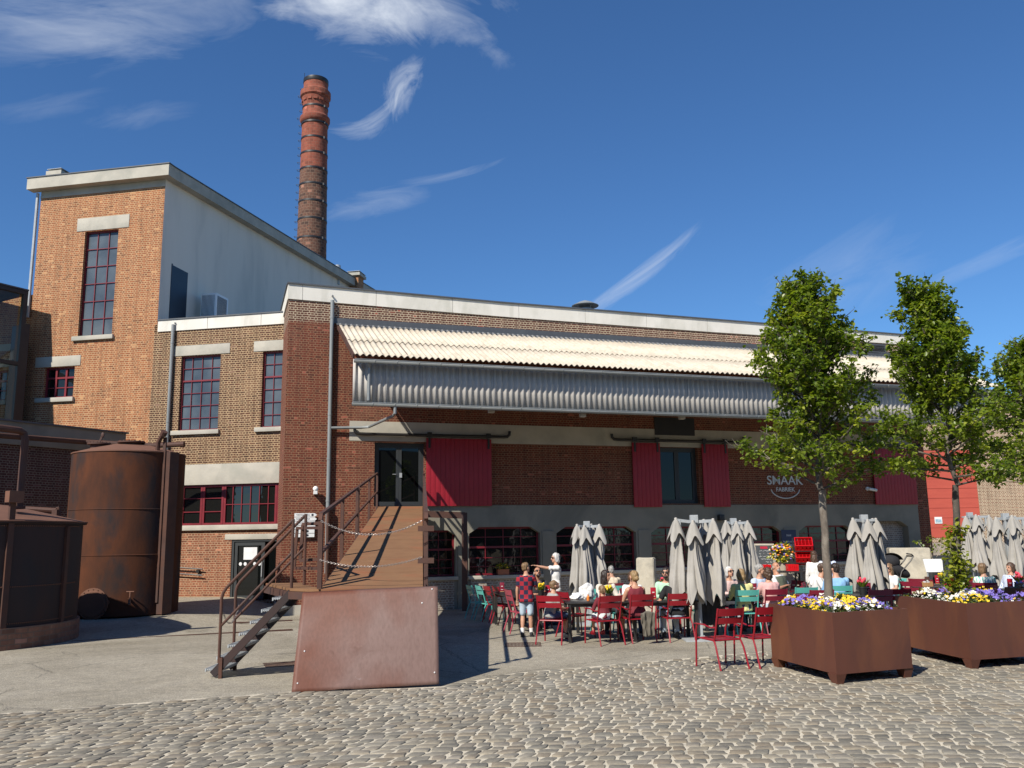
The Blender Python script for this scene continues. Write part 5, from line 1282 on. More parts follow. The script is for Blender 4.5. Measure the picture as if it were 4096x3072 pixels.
# ================================================================== terrace chairs
def make_chair(colour, arms=True):
    m = M['chair_'+colour]
    t = root('garden_chair', None, 'chair', (0, 0, -50), 0, 'metal garden chairs on the terrace')
    mb = MB()
    for k in range(5):                                                 # seat slats, slightly dished
        y0 = -.20+k*.087; zz = .445-.012*math.sin(math.pi*(k+.5)/5)+.006*(k == 4)
        mb.bbox(-.225, .225, y0, y0+.078, zz-.012, zz, .005)
    mb.tube([(-.235, -.2, .43), (-.235, .22, .44)], .013, 8).tube([(.235, -.2, .43), (.235, .22, .44)], .013, 8).tube([(-.235, -.2, .43), (.235, -.2, .43)], .013, 8).tube([(-.235, .21, .435), (.235, .21, .435)], .012, 8)
    mb.build('seat', m, t)
    mb = MB()
    for z0, z1 in ((.79, .90), (.675, .765)):
        n = 8; pr = []
        for i in range(n+1):
            x = -.222+.444*i/n; pr.append((x, -.335-.10*(((z0+z1)/2-.9)*-1.0)*-1.0-.0+.02*(1-(x/.22)**2)*-1))
        for (xa, ya), (xb, yb) in zip(pr, pr[1:]):
            la, lb = .11*(z0-.9), .11*(z1-.9)
            mb.add([(xa, ya-la*0+.0+(.9-z0)*.22, z0), (xb, yb+(.9-z0)*.22, z0), (xb, yb+(.9-z1)*.22, z1), (xa, ya+(.9-z1)*.22, z1), (xa, ya-.014+(.9-z0)*.22, z0), (xb, yb-.014+(.9-z0)*.22, z0), (xb, yb-.014+(.9-z1)*.22, z1), (xa, ya-.014+(.9-z1)*.22, z1)],
                   [(0, 1, 2, 3), (7, 6, 5, 4), (0, 4, 5, 1), (2, 6, 7, 3)])
    for s in (-1, 1): mb.tube([(s*.232, -.2, .43), (s*.232, -.235, .52), (s*.232, -.335, .905)], .015, 8)
    mb.build('backrest', m, t)
    for s in (-1, 1):
        MB().tube([(s*.255, -.37, .0), (s*.245, -.26, .33), (s*.236, -.215, .415), (s*.233, -.17, .435)], .0145, 8).build('leg', m, t)
        if arms:
            MB().tube([(s*.27, .25, .0), (s*.268, .225, .44), (s*.272, .21, .56), (s*.275, .17, .645)], .0145, 8).build('leg', m, t)
            MB().bbox(s*.275-.024, s*.275+.024, -.02, .225, .645, .662, .005).tube([(s*.274, -.01, .65), (s*.26, -.16, .62), (s*.236, -.262, .625)], .012, 8).build('armrest', m, t)
        else:
            MB().tube([(s*.26, .27, .0), (s*.245, .235, .40), (s*.236, .20, .437)], .0145, 8).build('leg', m, t)
    return t
protos = {}
def chair(px, ytop, face, colour, label, D=None, arms=None, dz=0):
    """backrest seen at px with its top at ytop; face = heading of the sitter in degrees (0 = right, 90 = away)"""
    if arms is None: arms = colour in ('red', 'wine')
    if D is None:
        z = .9
        for _ in range(5):
            p = gz(px, ytop, z); z = .9+gh(p.x, p.y)
        D = p.y
    bx, by = at(px, ytop, D).x, D
    k = (colour, arms); a = R(face-90)
    if k not in protos: protos[k] = make_chair(colour, arms); o = protos[k]
    else: o = copy_tree(protos[k])
    # the backrest sits .33 behind the chair's centre
    ox, oy = -math.sin(a)*-.33, math.cos(a)*-.33
    x, y = bx-ox, by-oy
    o.location = (x, y, gh(x, y)); o.rotation_euler = (0, 0, a); o['label'] = label
    o['dir'] = face
    del o['dir']
    return x, y, face
CH = {}
def C(key, *a, **k): CH[key] = chair(*a, **k)
C('t1', 1876, 2313, 22, 'teal', 'turquoise chair farthest left, against the grey wall at the long dark table', D=24.6)
C('t2', 1914, 2318, 22, 'teal', 'turquoise chair second from the left at the long dark table', D=23.7)
C('r1', 1946, 2326, 20, 'red', 'bright red chair next to the two turquoise ones on the left', D=22.7, arms=False)
C('r2', 1982, 2334, 20, 'red', 'crimson chair between a bright red one and a faded pink one on the left', D=21.7, arms=False)
C('d1', 2031, 2359, 16, 'rose', 'faded rose chair standing just left of the boy in checks')
C('w1', 2052, 2312, 205, 'rose', 'faded rose chair across the long table, behind the boy in checks')
C('w2', 2016, 2304, 195, 'wine', 'wine-red chair half hidden behind a menu stand at the long dark table')
C('p4', 2193, 2383, 70, 'red', 'red armchair in which the boy in the grey shirt sits sideways')
C('e1', 2249, 2368, 25, 'red', 'empty red armchair turned towards the long front table, behind the boy in grey')
C('p5', 2443, 2383, 112, 'red', 'red armchair of the small child in the maroon top')
C('p8', 2569, 2377, 108, 'red', 'red armchair of the woman in the maroon tank top')
C('p11', 2721, 2374, 100, 'red', 'red armchair of the person in the black shirt beside the parasol post')
C('p7', 2458, 2288, 98, 'wine', 'wine-red chair of the man in the cream jacket by the window', D=25.0)
C('e2', 2491, 2330, 95, 'teal', 'empty turquoise chair between the man in cream and the blonde woman', D=21.0)
C('f1', 2922, 2434, 112, 'red', 'red armchair in front, standing alone on the cobbles nearest the camera')
C('f2', 3076, 2428, 112, 'red', 'red armchair half hidden by the left side of the nearer planter')
C('p14', 2989, 2360, 96, 'teal', 'turquoise chair of the blonde woman in the yellow cardigan')
C('p16', 3106, 2357, 102, 'wine', 'wine-red chair of the person in the pink sweater')
C('k1', 2852, 2384, 94, 'teal', 'turquoise chair draped with a dark coat behind the parasol post', D=17.95)
C('e3', 3226, 2350, 94, 'teal', 'empty turquoise chair behind the flowers, left of the near tree trunk')
C('e4', 3287, 2360, 92, 'wine', 'wine-red chair just left of the near tree trunk')
C('e5', 3231, 2377, 92, 'wine', 'wine-red chair whose top edge just shows over the pansies')
C('p21', 3362, 2343, 84, 'teal', 'turquoise chair of the man in the light blue shirt')
C('e6', 3190, 2291, 205, 'wine', 'wine-red chair behind the reclining man with the grey beard', D=24.2)
C('e7', 3522, 2359, 94, 'rose', 'faded rose chair behind the pot of red tulips, right half of the near planter')
C('e8', 3590, 2356, 74, 'red', 'bright red chair in the gap between the two planters')
C('l1', 3640, 2301, 48, 'wine', 'wine-red armchair right of the woman with sunglasses', D=20.8)
C('l2', 3662, 2268, 40, 'wine', 'wine-red armchair standing closest to the big concrete block', D=25.2)
C('l3', 3690, 2282, 44, 'wine', 'wine-red armchair pushed up to the round table', D=23.6)
C('p22b', 3595, 2284, 205, 'teal', 'turquoise chair behind the woman with sunglasses', D=25.6)
C('p22', 3606, 2300, 150, 'teal', 'turquoise chair of the woman in the white shirt with sunglasses', D=22.3, arms=True)
C('s1', 3804, 2286, 195, 'red', 'red chair seen through the leafy shoots, left of the second trunk', D=23.8)
C('s2', 3866, 2283, 200, 'red', 'red chair directly behind the leafy second trunk', D=24.6)
C('s3', 3892, 2322, 120, 'wine', 'wine-red chair right behind the shoots of the second tree', D=20.6)
C('s4', 3946, 2341, 98, 'red', 'red chair in front of the woman in the green and white blouse')
C('s5', 3976, 2298, 150, 'red', 'red chair beyond the woman in the green and white blouse', D=22.4)
# ================================================================== tables
def table(x, y, w_, d_, rot, label, h=.75):
    t = root('dining_table', label, 'table', (x, y, gh(x, y)), R(rot), 'black terrace tables')
    MB().bbox(-w_/2, w_/2, -d_/2, d_/2, h-.03, h, .006).box(-w_/2+.05, w_/2-.05, -d_/2+.05, -d_/2+.08, h-.09, h-.031).box(-w_/2+.05, w_/2-.05, d_/2-.08, d_/2-.05, h-.09, h-.031).build('tabletop', M['table_black'], t)
    for sx in (-1, 1):
        for sy in (-1, 1):
            cx, cy = sx*(w_/2-.05), sy*(d_/2-.05)
            MB().box(cx-.03, cx+.03, cy-.03, cy+.03, 0, h-.031).build('leg', M['table_black'], t, sharp=0)
    return x, y
def rtable(x, y, r_, label, h=.74):
    t = root('round_table', label, 'table', (x, y, gh(x, y)), 0, 'black terrace tables')
    MB().lathe([(r_, h-.028), (r_+.004, h-.014), (r_, h)], 36).build('tabletop', M['table_black'], t)
    MB().lathe([(.24, 0), (.24, .02), (.05, .05), (.045, h-.03)], 20).build('pedestal', M['table_black'], t)
    return x, y
def X(px, D): return at(px, 2300, D).x
T1a = table(X(1990, 23.2)+.1, 23.2, .8, 1.7, 11, 'long dark table at the left with the turquoise and red chairs, far half')
T1b = table(X(2068, 20.6), 20.6, .8, 1.8, 11, 'long dark table at the left with the red chairs, near half')
T2 = table(X(2215, 19.4), 19.4, 1.0, .8, 4, 'dark table of the bald man, with a pot of yellow tulips')
T3a = table(X(2382, 17.75), 17.75, 1.25, .8, 3, 'dark front table of the small child in maroon')
T3b = table(X(2640, 17.75), 17.75, 1.3, .8, 3, 'dark front table of the woman in the tank top')
T4a = table(X(2930, 18.7), 18.7, 1.1, .8, 3, 'dark table between the woman with sunglasses and the blonde in yellow')
T4b = table(X(3150, 18.8), 18.8, 1.15, .8, 3, 'dark table of the older man in the pale blue shirt')
T5 = table(X(3310, 19.6), 19.6, 1.2, .8, 2, 'dark table of the two men behind the near tree trunk')
T6 = table(X(3450, 18.4), 18.4, .9, .75, 0, 'dark table with the pot of red tulips behind the near planter')
T7 = rtable(X(3702, 22.4), 22.4, .36, 'round dark table with a wooden cutlery box, left of the second tree')
T8 = rtable(X(3752, 25.2), 25.2, .42, 'round dark table farther back with a red menu, beside the white board')
T9 = table(X(4060, 19.4), 19.4, 1.3, .8, 0, 'dark table at the right edge with a red menu and coral tulips')
# ================================================================== things on the tables
def menu(px, ytop, ybot, D, label, m='menu_red', yaw=0):
    p = at(px, ybot, D); q = at(px, ytop, D); h = max(.14, q.z-p.z); z = gh(p.x, D)+.75
    o = root('menu_holder', label, 'menu', (p.x, D, z), R(yaw), 'menu holders on the tables')
    MB().bbox(-.055, .055, -.012, .012, .015, .23, .004).build('card', M[m], o)
    MB().bbox(-.05, .05, -.035, .035, 0, .016, .004).build('foot', M['wood'], o)
    MB().box(-.022, .022, -.0135, -.0122, .13, .145).box(-.03, .03, -.0135, -.0122, .055, .063).build('print', M['petal_white'], o, sharp=0)
menu(2008, 2296, 2335, 22.6, 'wine-red menu card on the long dark table at the left', 'chair_wine')
menu(2191, 2323, 2362, 19.3, 'bright red menu card beside the bald man')
menu(2409, 2338, 2379, 17.9, 'red menu card between the small child and the woman in cream')
menu(2613, 2328, 2368, 17.9, 'red menu card in front of the man in the mint shirt')
menu(3016, 2315, 2350, 18.9, 'red menu card between the blonde woman and the older man in pale blue', 'chair_wine')
menu(3474, 2332, 2368, 18.5, 'red menu card right of the red tulips', 'chair_wine')
menu(3744, 2245, 2274, 25.1, 'red menu card on the far round table')
menu(3708, 2281, 2315, 22.3, 'brown menu card on the near round table', 'rust')
menu(4041, 2302, 2342, 19.3, 'red menu card at the right edge')
def tulips(px, ytop, D, col, label, seed, dz=None, s=1.0):
    x = X(px, D); z = gh(x, D)+.75 if dz is None else dz; rg = random.Random(seed)
    o = root('flower_pot', label, 'flower pot', (x, D, z), 0, 'flower pots on the tables')
    MB().lathe([(.05*s, 0), (.068*s, .11*s), (.074*s, .112*s), (.074*s, .13*s), (.06*s, .13*s), (.055*s, .10*s), (.01, .10*s)], 18).build('pot', M['pot_black'], o)
    lf = MB(); fl = MB()
    for k in range(26):
        a = rg.uniform(0, 6.28); ln = rg.uniform(.10, .2)*s; d = Vector((math.cos(a)*.55, math.sin(a)*.55, 1)).normalized(); p = Vector((math.cos(a)*.02, math.sin(a)*.02, .1*s)); e = d.cross(Zv).normalized()*.012*s
        lf.add([p-e, p+e, p+d*ln*.6+e, p+d*ln+Vector((math.cos(a), math.sin(a), 0))*.03, p+d*ln*.6-e], [(0, 1, 2, 3, 4)])
    for k in range(11):
        a = k*2.4; rr = .015+.055*rg.random(); c = Vector((math.cos(a)*rr*s, math.sin(a)*rr*s, (.23+rg.uniform(-.03, .05))*s))
        fl.ell(c, .022*s, .022*s, .03*s, 8, 6); lf.tube([(c.x*.4, c.y*.4, .1*s), tuple(c)], .004*s, 4)
    lf.build('leaves', M['leaf_fresh'], o, sharp=0); fl.build('blooms', M[col], o)
tulips(2162, 2340, 19.2, 'petal_yellow', 'black pot of yellow tulips in front of the bald man', 1)
tulips(2433, 2345, 17.8, 'petal_yellow', 'black pot of yellow daffodils behind the small child', 2)
tulips(2648, 2272, 23.0, 'petal_pink', 'pot of pink flowers beyond the man in the mint shirt', 3)
tulips(3447, 2340, 18.3, 'petal_pink', 'black pot of red tulips behind the near planter', 4, s=1.25)
tulips(3762, 2260, 25.2, 'petal_yellow', 'pot of yellow flowers on the far round table', 5)
tulips(4072, 2310, 19.2, 'petal_pink', 'pot of coral tulips at the right edge', 6, s=1.25)
def bottle(px, D, label, m='clear', h=.22, r_=.03):
    x = X(px, D); thing_mesh(MB().lathe([(r_, 0), (r_, h*.6), (r_*.4, h*.78), (r_*.4, h), (.002, h)], 14, (x, D, gh(x, D)+.75)), 'bottle', M[m], label, 'bottle', 'bottles and glasses on the tables')
bottle(2476, 17.75, 'small bottle of pink drink on the front table', 'cloth_blush', .19); bottle(3236, 19.4, 'tall clear bottle left of the bearded man in white'); bottle(3224, 19.3, 'dark bottle left of the clear bottle', 'pot_black')
bottle(2917, 18.6, 'glass on the table of the woman with sunglasses', 'clear', .13, .035); bottle(2350, 17.8, 'orange drink glass on the front table', 'petal_orange', .12, .03)
x_ = X(3702, 22.3)-.02
o = root('cutlery_box', 'small wooden cutlery box on the near round table', 'box', (x_, 22.25, gh(x_, 22.2)+.74), R(10))
MB().box(-.13, .13, -.07, -.06, 0, .10).box(-.13, .13, .06, .07, 0, .10).box(-.13, -.12, -.06, .06, 0, .12).box(.12, .13, -.06, .06, 0, .12).box(-.12, .12, -.06, .06, 0, .01).build('tray', M['wood'], o, sharp=0)
MB().cbox((-.05, 0, .07), .05, .05, .12).cbox((.05, 0, .07), .05, .05, .10).build('napkins', M['paper'], o, sharp=0)
# ================================================================== parasol clusters
def canopy(par, x, y, ztop, L, seed, yaw=0.0, tie=False):
    rg = random.Random(seed); n = 48
    mb = MB(); rows = 16; ph = rg.uniform(0, 6.28); zt = -.20
    def rad(t, th):
        base = (.052+.128*min(1, t*1.25)**.9+.012*t)*.84
        if tie: base *= 1-.38*math.exp(-((t-.45)/.10)**2)
        tw_ = th+.5*math.sin(2.2*t+ph)
        pl = (.10+.22*t)*math.cos(4*(tw_-yaw))+.17*math.cos(7*tw_+ph)+.10*math.cos(11*tw_-ph*2+2*t)
        pl += .34*mnoise.noise(Vector((math.cos(th)*1.3+seed, math.sin(th)*1.3, t*2.2)))
        return base*(1+pl)
    for j in range(rows+1):
        t = j/rows
        for i in range(n):
            th = 2*math.pi*i/n; c4 = abs(math.cos(2*(th-yaw)))**1.6
            r_ = rad(t, th); zz = zt-(L-.2-(.30+.10*mnoise.noise(Vector((math.cos(th)*1.5, math.sin(th)*1.5, seed*1.7))))*(1-c4))*t
            mb.v.append((r_*math.cos(th), r_*math.sin(th), zz))
    for j in range(rows):
        for i in range(n): mb.f.append((j*n+i, j*n+(i+1) % n, (j+1)*n+(i+1) % n, (j+1)*n+i)); mb.m.append(0)
    o = mb.build('canopy', M['parasol'], par, sharp=180, loc=(x, y, ztop))
    cp_ = MB(); n = 40
    for j in range(7):
        t = j/6
        for i in range(n):
            th = 2*math.pi*i/n; c4 = abs(math.cos(2*(th-yaw)))**2.2
            r_ = .022+(.105+.085*c4)*t**.8*(1+.07*math.cos(5*th+ph)+.12*mnoise.noise(Vector((math.cos(th)*1.4, math.sin(th)*1.4, seed*.9)))); zz = -.01-(.27+.19*c4)*t**1.1
            cp_.v.append((r_*math.cos(th), r_*math.sin(th), zz))
    for j in range(6):
        for i in range(n): cp_.f.append((j*n+i, j*n+(i+1) % n, (j+1)*n+(i+1) % n, (j+1)*n+i)); cp_.m.append(0)
    cp_.f.append(tuple(range(n))[::-1]); cp_.m.append(0)
    cp_.build('vent_flap', M['parasol'], o, sharp=40)
    MB().lathe([(.03, -.02), (.03, .012), (.005, .02)], 12).tube([(0, 0, -L*.8), (0, 0, 0)], .018, 8).build('finial', M['fibre_grey'], o)
    return o
def parasol(pole_px, D, ztop_px, cans, label, L=1.55, seed=1, rz=0):
    x = X(pole_px, D); z0 = gh(x, D); zt = at(pole_px, ztop_px, D).z
    o = root('parasol', label, 'parasol', (x, D, z0), 0, 'closed grey parasol clusters')
    h = zt-z0
    MB().box(-.06, -.012, -.05, .05, .02, h).box(.012, .06, -.05, .05, .02, h).box(-.012, .012, -.035, .035, .02, h-.01).build('pole', M['galv'], o, sharp=0)
    MB().bbox(-.32, .32, -.32, .32, 0, .03, .004).box(-.09, .09, -.07, .07, .03, .09).build('base_plate', M['galv'], o, sharp=0)
    MB().bbox(-.075, .075, -.06, .06, h-.16, h+.02, .008).box(-.22, .22, -.03, .03, h-.13, h-.09).box(-.03, .03, -.22, .22, h-.13, h-.09).build('head', M['galv'], o, sharp=0)
    for k, (px, py, dd) in enumerate(cans):
        p = at(px, py, D+dd); lx, ly, lz = p.x-x, p.y-D, p.z-z0
        MB().bar((lx*.25, ly*.25, h-.11), (lx, ly, lz-.03), .04, .06).bar((lx*.8, ly*.8, lz-.02), (lx*.8, ly*.8, lz-.30), .035, .05).build('arm', M['galv'], o, sharp=0)
        canopy(o, lx, ly, lz, L*(1+.03*math.sin(k*2.1+seed)), seed*10+k, .785+.25*math.sin(seed+k), tie=(seed == 1 and k == 3))
    return o
parasol(2352, 21.2, 2088, [(2308, 2099, -.2), (2337, 2103, -.33), (2366, 2098, .3), (2397, 2099, -.05)], 'leftmost cluster of closed grey parasols, in front of the second window', 1.62, 1)
parasol(2786, 17.5, 2064, [(2703, 2074, -.05), (2771, 2084, -.38), (2815, 2080, .35), (2852, 2077, -.05)], 'biggest cluster of closed grey parasols, on a grey steel post behind the front red chair', 1.62, 2)
parasol(2945, 22.5, 2076, [(2903, 2084, -.1), (2945, 2087, -.35), (2960, 2084, .35), (2990, 2085, -.05)], 'cluster of closed grey parasols beside the chalkboard', 1.55, 3)
parasol(3474, 19.6, 2062, [(3411, 2074, -.15), (3470, 2080, -.4), (3490, 2076, .35), (3503, 2075, .05)], 'cluster of closed grey parasols right of the near tree trunk', 1.62, 4)
parasol(3903, 25.5, 2052, [(3862, 2066, -.1), (3903, 2060, -.35), (3915, 2063, .35), (3955, 2062, .0)], 'cluster of closed grey parasols right behind the second tree', 1.55, 5)
parasol(4046, 21.5, 2056, [(3983, 2070, -.1), (4047, 2063, -.35), (4060, 2066, .35), (4105, 2068, -.05)], 'cluster of closed grey parasols at the right edge', 1.65, 6)
# ================================================================== concrete blocks, boxes, signs
def block(px0, px1, ytop, D, depth, label, name='concrete_block', m='concrete_block', rz=0, cat='block', chip=True):
    x0, x1 = X(px0, D), X(px1, D); g = gh((x0+x1)/2, D); h = at((px0+px1)/2, ytop, D).z-g
    bm = bmesh.new(); bmesh.ops.create_cube(bm, size=1)
    for v in bm.verts: v.co = Vector((v.co.x*(x1-x0), v.co.y*depth, (v.co.z+.5)*h))
    bmesh.ops.bevel(bm, geom=bm.edges[:], offset=.02, segments=2, affect='EDGES')
    bmesh.ops.subdivide_edges(bm, edges=bm.edges[:], cuts=3, use_grid_fill=True)
    for v in bm.verts:
        if v.co.z > .03: v.co += Vector((mnoise.noise(v.co*6), mnoise.noise(v.co*6+Vector((9, 0, 0))), mnoise.noise(v.co*6+Vector((0, 9, 0)))))*.018
    mb = MB(); bm.verts.index_update(); mb.add([v.co for v in bm.verts], [[v.index for v in f.verts] for f in bm.faces]); bm.free()
    o = mb.build(name, M[m], None, sharp=50, loc=((x0+x1)/2, D+depth/2, g)); o.rotation_euler = (0, 0, rz)
    return props(o, label, cat, 'rough concrete blocks between the tables' if m == 'concrete_block' else None)
block(2557, 2628, 2232, 23.4, .6, 'upright rough concrete block behind the blonde woman in the tank top', rz=-.25)
block(3592, 3742, 2192, 26.3, .9, 'biggest rough concrete block, behind the pushchair', rz=-.3)
block(3110, 3196, 2224, 25.0, .5, 'rough concrete block under the bouquet of orange flowers')
block(3735, 3960, 2222, 31.5, .7, 'dark grey trough wall behind the second tree', 'trough', 'anthracite', cat='trough')
# flower box
s_ = A.on(2012, 2300, .02)[0]; q_ = A.world(s_, .0, .803)
fb = root('flower_box', 'terracotta flower box with green and yellow plants on the window sill', 'flower box', (q_.x, q_.y, .803), A.rz)
MB().bbox(-.19, .19, -.09, .09, 0, .17, .01).box(-.2, .2, -.1, .1, .165, .185).build('box', M['terracotta'], fb)
def bouquet(par, rx, ry, rz, n, cols, seed, zc, leaf_n=200, fs=.03):
    rg = random.Random(seed); lf = MB(); us = {}
    for k in range(leaf_n):
        d = Vector((rg.gauss(0, 1), rg.gauss(0, 1), rg.gauss(.3, 1))).normalized(); p = Vector((d.x*rx, d.y*ry, zc+d.z*rz))*1.0*rg.uniform(.5, 1)
        p.z = zc+d.z*rz*rg.uniform(.3, 1); add_leaf(lf, us, p, d, Vector((rg.gauss(0, .4), rg.gauss(0, .4), 1)), fs*rg.uniform(1.6, 3.4), rg, rg.random())
    q = lf.build('foliage', M['leaf_fresh'], par, sharp=0); lay = q.data.uv_layers[0].data
    for p in q.data.polygons:
        for li in p.loop_indices: lay[li].uv = (us.get(p.index, .5), .5)
    for ci, c in enumerate(cols):
        fl = MB()
        for k in range(n//len(cols)):
            d = Vector((rg.gauss(0, 1), rg.gauss(-.3, 1), rg.gauss(.4, .9))).normalized(); s_ = fs*rg.uniform(.6, 1.2)
            fl.ell((d.x*rx*1.02, d.y*ry*1.02, zc+d.z*rz*1.05), s_, s_, s_*.7, 7, 5)
        fl.build('blooms', M[c], par)
bouquet(fb, .24, .14, .11, 20, ('petal_yellow',), 3, .24, 170, .018)
x_ = X(3134, 24.6); z_ = at(3134, 2250, 24.6).z
bq = root('bouquet', 'big bouquet of orange, yellow and blue flowers beside the chalkboard', 'flowers', (x_, 24.6, z_), 0)
MB().lathe([(.10, -.35), (.14, 0), (.12, 0)], 14).build('vase', M['wood_grey'], bq)
bouquet(bq, .34, .25, .24, 120, ('petal_orange', 'petal_orange', 'petal_yellow', 'petal_violet', 'petal_cream'), 5, .24, 190, .036)
# crates
def crate(par_loc, rz, tilt, label, w_=.40, d_=.30, h=.24):
    o = root('bottle_crate', label, 'crate', par_loc, rz, 'red plastic bottle crates'); o.rotation_euler = (R(tilt), 0, rz)
    t = .018; mb = MB()
    mb.box(-w_/2, w_/2, -d_/2, d_/2, 0, t)
    for y in (-d_/2, d_/2-t):
        mb.box(-w_/2, w_/2, y, y+t, t, h*.42).box(-w_/2, w_/2, y, y+t, h*.82, h)
        for k in range(5): xx = -w_/2+k*(w_-.05)/4; mb.box(xx, xx+.05, y, y+t, h*.42, h*.82)
    for x in (-w_/2, w_/2-t): mb.box(x, x+t, -d_/2+t, d_/2-t, t, h)
    mb.build('shell', M['crate_red'], o, sharp=0)
    mb = MB()
    for k in range(1, 5): xx = -w_/2+k*w_/5; mb.box(xx-.005, xx+.005, -d_/2+t, d_/2-t, t, h*.8)
    for k in range(1, 4): yy = -d_/2+k*d_/4; mb.box(-w_/2+t, w_/2-t, yy-.005, yy+.005, t, h*.79)
    mb.build('divider', M['crate_red'], o, sharp=0)
Dk = 24.2
za1 = at(3222, 2196, Dk).z; za2 = at(3222, 2243, Dk).z; xk = X(3222, Dk); gk = gh(xk, Dk)
crate((xk, Dk, za1), R(-14), 38, 'red bottle crate tilted on the upper shelf of the black rack', .46, .36, .26)
crate((xk, Dk, za2), R(-14), 38, 'red bottle crate tilted on the lower shelf of the black rack', .46, .36, .26)
rk = root('crate_rack', 'black steel rack holding two tilted red crates', 'rack', (xk, Dk, gk), R(-14))
mb = MB()
for sx in (-1, 1):
    mb.bar((sx*.26, -.2, 0), (sx*.26, -.2, za2-gk+.1), .03, .03).bar((sx*.26, .22, 0), (sx*.26, .22, za1-gk+.3), .03, .03).bar((sx*.26, -.2, za2-gk-.03), (sx*.26, .22, za2-gk+.26), .025, .025).bar((sx*.26, -.17, za1-gk-.03), (sx*.26, .22, za1-gk+.26), .025, .025)
for z in (.15, za2-gk-.05, za1-gk-.05): mb.bar((-.26, -.18 if z > .2 else .22, z), (.26, -.18 if z > .2 else .22, z), .03, .03)
mb.build('frame', M['black_metal'], rk, sharp=0)
bx_ = X(3120, 24.0); gb_ = gh(bx_, 24.0); hb_ = at(3170, 2283, 24.0).z-gb_
sb = root('side_table', 'dark sideboard carrying two red crates behind the reclining man', 'table', (bx_, 24.0, gb_), 0)
MB().box(-.62, .62, -.25, .25, hb_-.04, hb_).build('tabletop', M['table_black'], sb, sharp=0)
for sx in (-.58, .58):
    for sy in (-.21, .21): MB().box(sx-.02, sx+.02, sy-.02, sy+.02, 0, hb_-.041).build('leg', M['table_black'], sb, sharp=0)
crate((X(3171, 24.0), 24.0, gb_+hb_), 0, 0, 'red crate on the sideboard, right of the bearded man', .28, .22, .17); crate((X(3066, 24.0), 24.0, gb_+hb_), 0, 0, 'red crate on the sideboard, left of the bearded man', .22, .2, .17)
# chalkboard
Dc = 25.2; p0, p1, p2, p3 = at(3044, 2276, Dc), at(3113, 2276, Dc), at(3090, 2182, Dc+.35), at(3034, 2184, Dc+.35)
cb = root('chalkboard', 'leaning chalkboard with a grey wooden frame and handwritten menu', 'sign', (p0.x, Dc, 0), 0)
ux = (p1-p0).normalized(); hz_ = (p3-p0); hv = Vector((0, hz_.y, hz_.z)).normalized(); bw_, bh_ = (p1-p0).length*1.12, hz_.length*1.05
zb0 = p0.z; nb_ = ux.cross(hv).normalized()
mmx = Matrix((ux, hv, nb_)).transposed().to_4x4(); mmx.translation = Vector((-.06, 0, zb0))
MB().box(0, bw_, 0, bh_, -.02, 0).xf(mmx).build('slate', M['slate'], cb, sharp=0)
MB().box(-.03, .025, -.02, bh_+.03, -.025, .014).box(bw_-.025, bw_+.03, -.02, bh_+.03, -.025, .014).box(.026, bw_-.026, bh_-.025, bh_+.03, -.025, .014).box(.026, bw_-.026, -.02, .03, -.025, .014).xf(mmx).build('frame', M['wood_grey'], cb, sharp=0)
MB().box(-.02, .02, -zb0+gh(p0.x, Dc), 0, -.03, .0).box(bw_-.02, bw_+.02, -zb0+gh(p0.x, Dc), 0, -.03, .0).xf(mmx).build('leg', M['wood_grey'], cb, sharp=0)
MB().box(bw_*.3, bw_*.68, bh_*.83, bh_*.93, .001, .004).xf(mmx).build('label', M['menu_red'], cb, sharp=0)
rg = random.Random(2); mb = MB()
for li in range(6):
    y = bh_*(.74-.115*li); x = bw_*rg.uniform(.12, .2); e = bw_*rg.uniform(.7, .9); pts = []
    while x < e:
        if rg.random() < .14:
            if len(pts) > 2: mb.tube(pts, .0045, 4)
            pts = []; x += .02
        pts.append((x, y+rg.uniform(-.016, .022), .004)); x += rg.uniform(.007, .016)
    if len(pts) > 2: mb.tube(pts, .0045, 4)
mb.xf(mmx).build('handwriting', M['chalk'], cb)
# poster on the wall
pa, pb_ = A.on(3125, 2120, .07), A.on(3190, 2212, .07); pw, ph_ = pb_[0]-pa[0], pa[1]-pb_[1]
po = root('poster', 'navy blue welcome poster on the grey wall above the bouquet', 'sign', A.world(pa[0], .05, pb_[1]), A.rz)
MB().box(0, pw, -.012, .0, 0, ph_).build('sheet', M['poster_navy'], po, sharp=0)
def ptext(t, sz, u, v, wd=None, m='paper'): text_mesh(t, sz, M[m], po, (pw*u, -.0135, ph_*v), RX, 'lettering', wd, .0005)
ptext('SMAAK', .10, .5, .76, pw*.34); ptext('Van harte welkom!', .12, .5, .50, pw*.84); ptext('LUNCHMENU', .09, .5, .12, pw*.6)
mb = MB()
for k, v in enumerate((.36, .31)): mb.box(pw*.14, pw*.86, -.0135, -.0125, ph_*v, ph_*(v+.02))
mb.lathe([(.055, 0), (.055, .001), (.045, .001)], 18, (0, 0, 0)).build('small_print', M['paper'], po, sharp=0).location = (0, 0, 0)
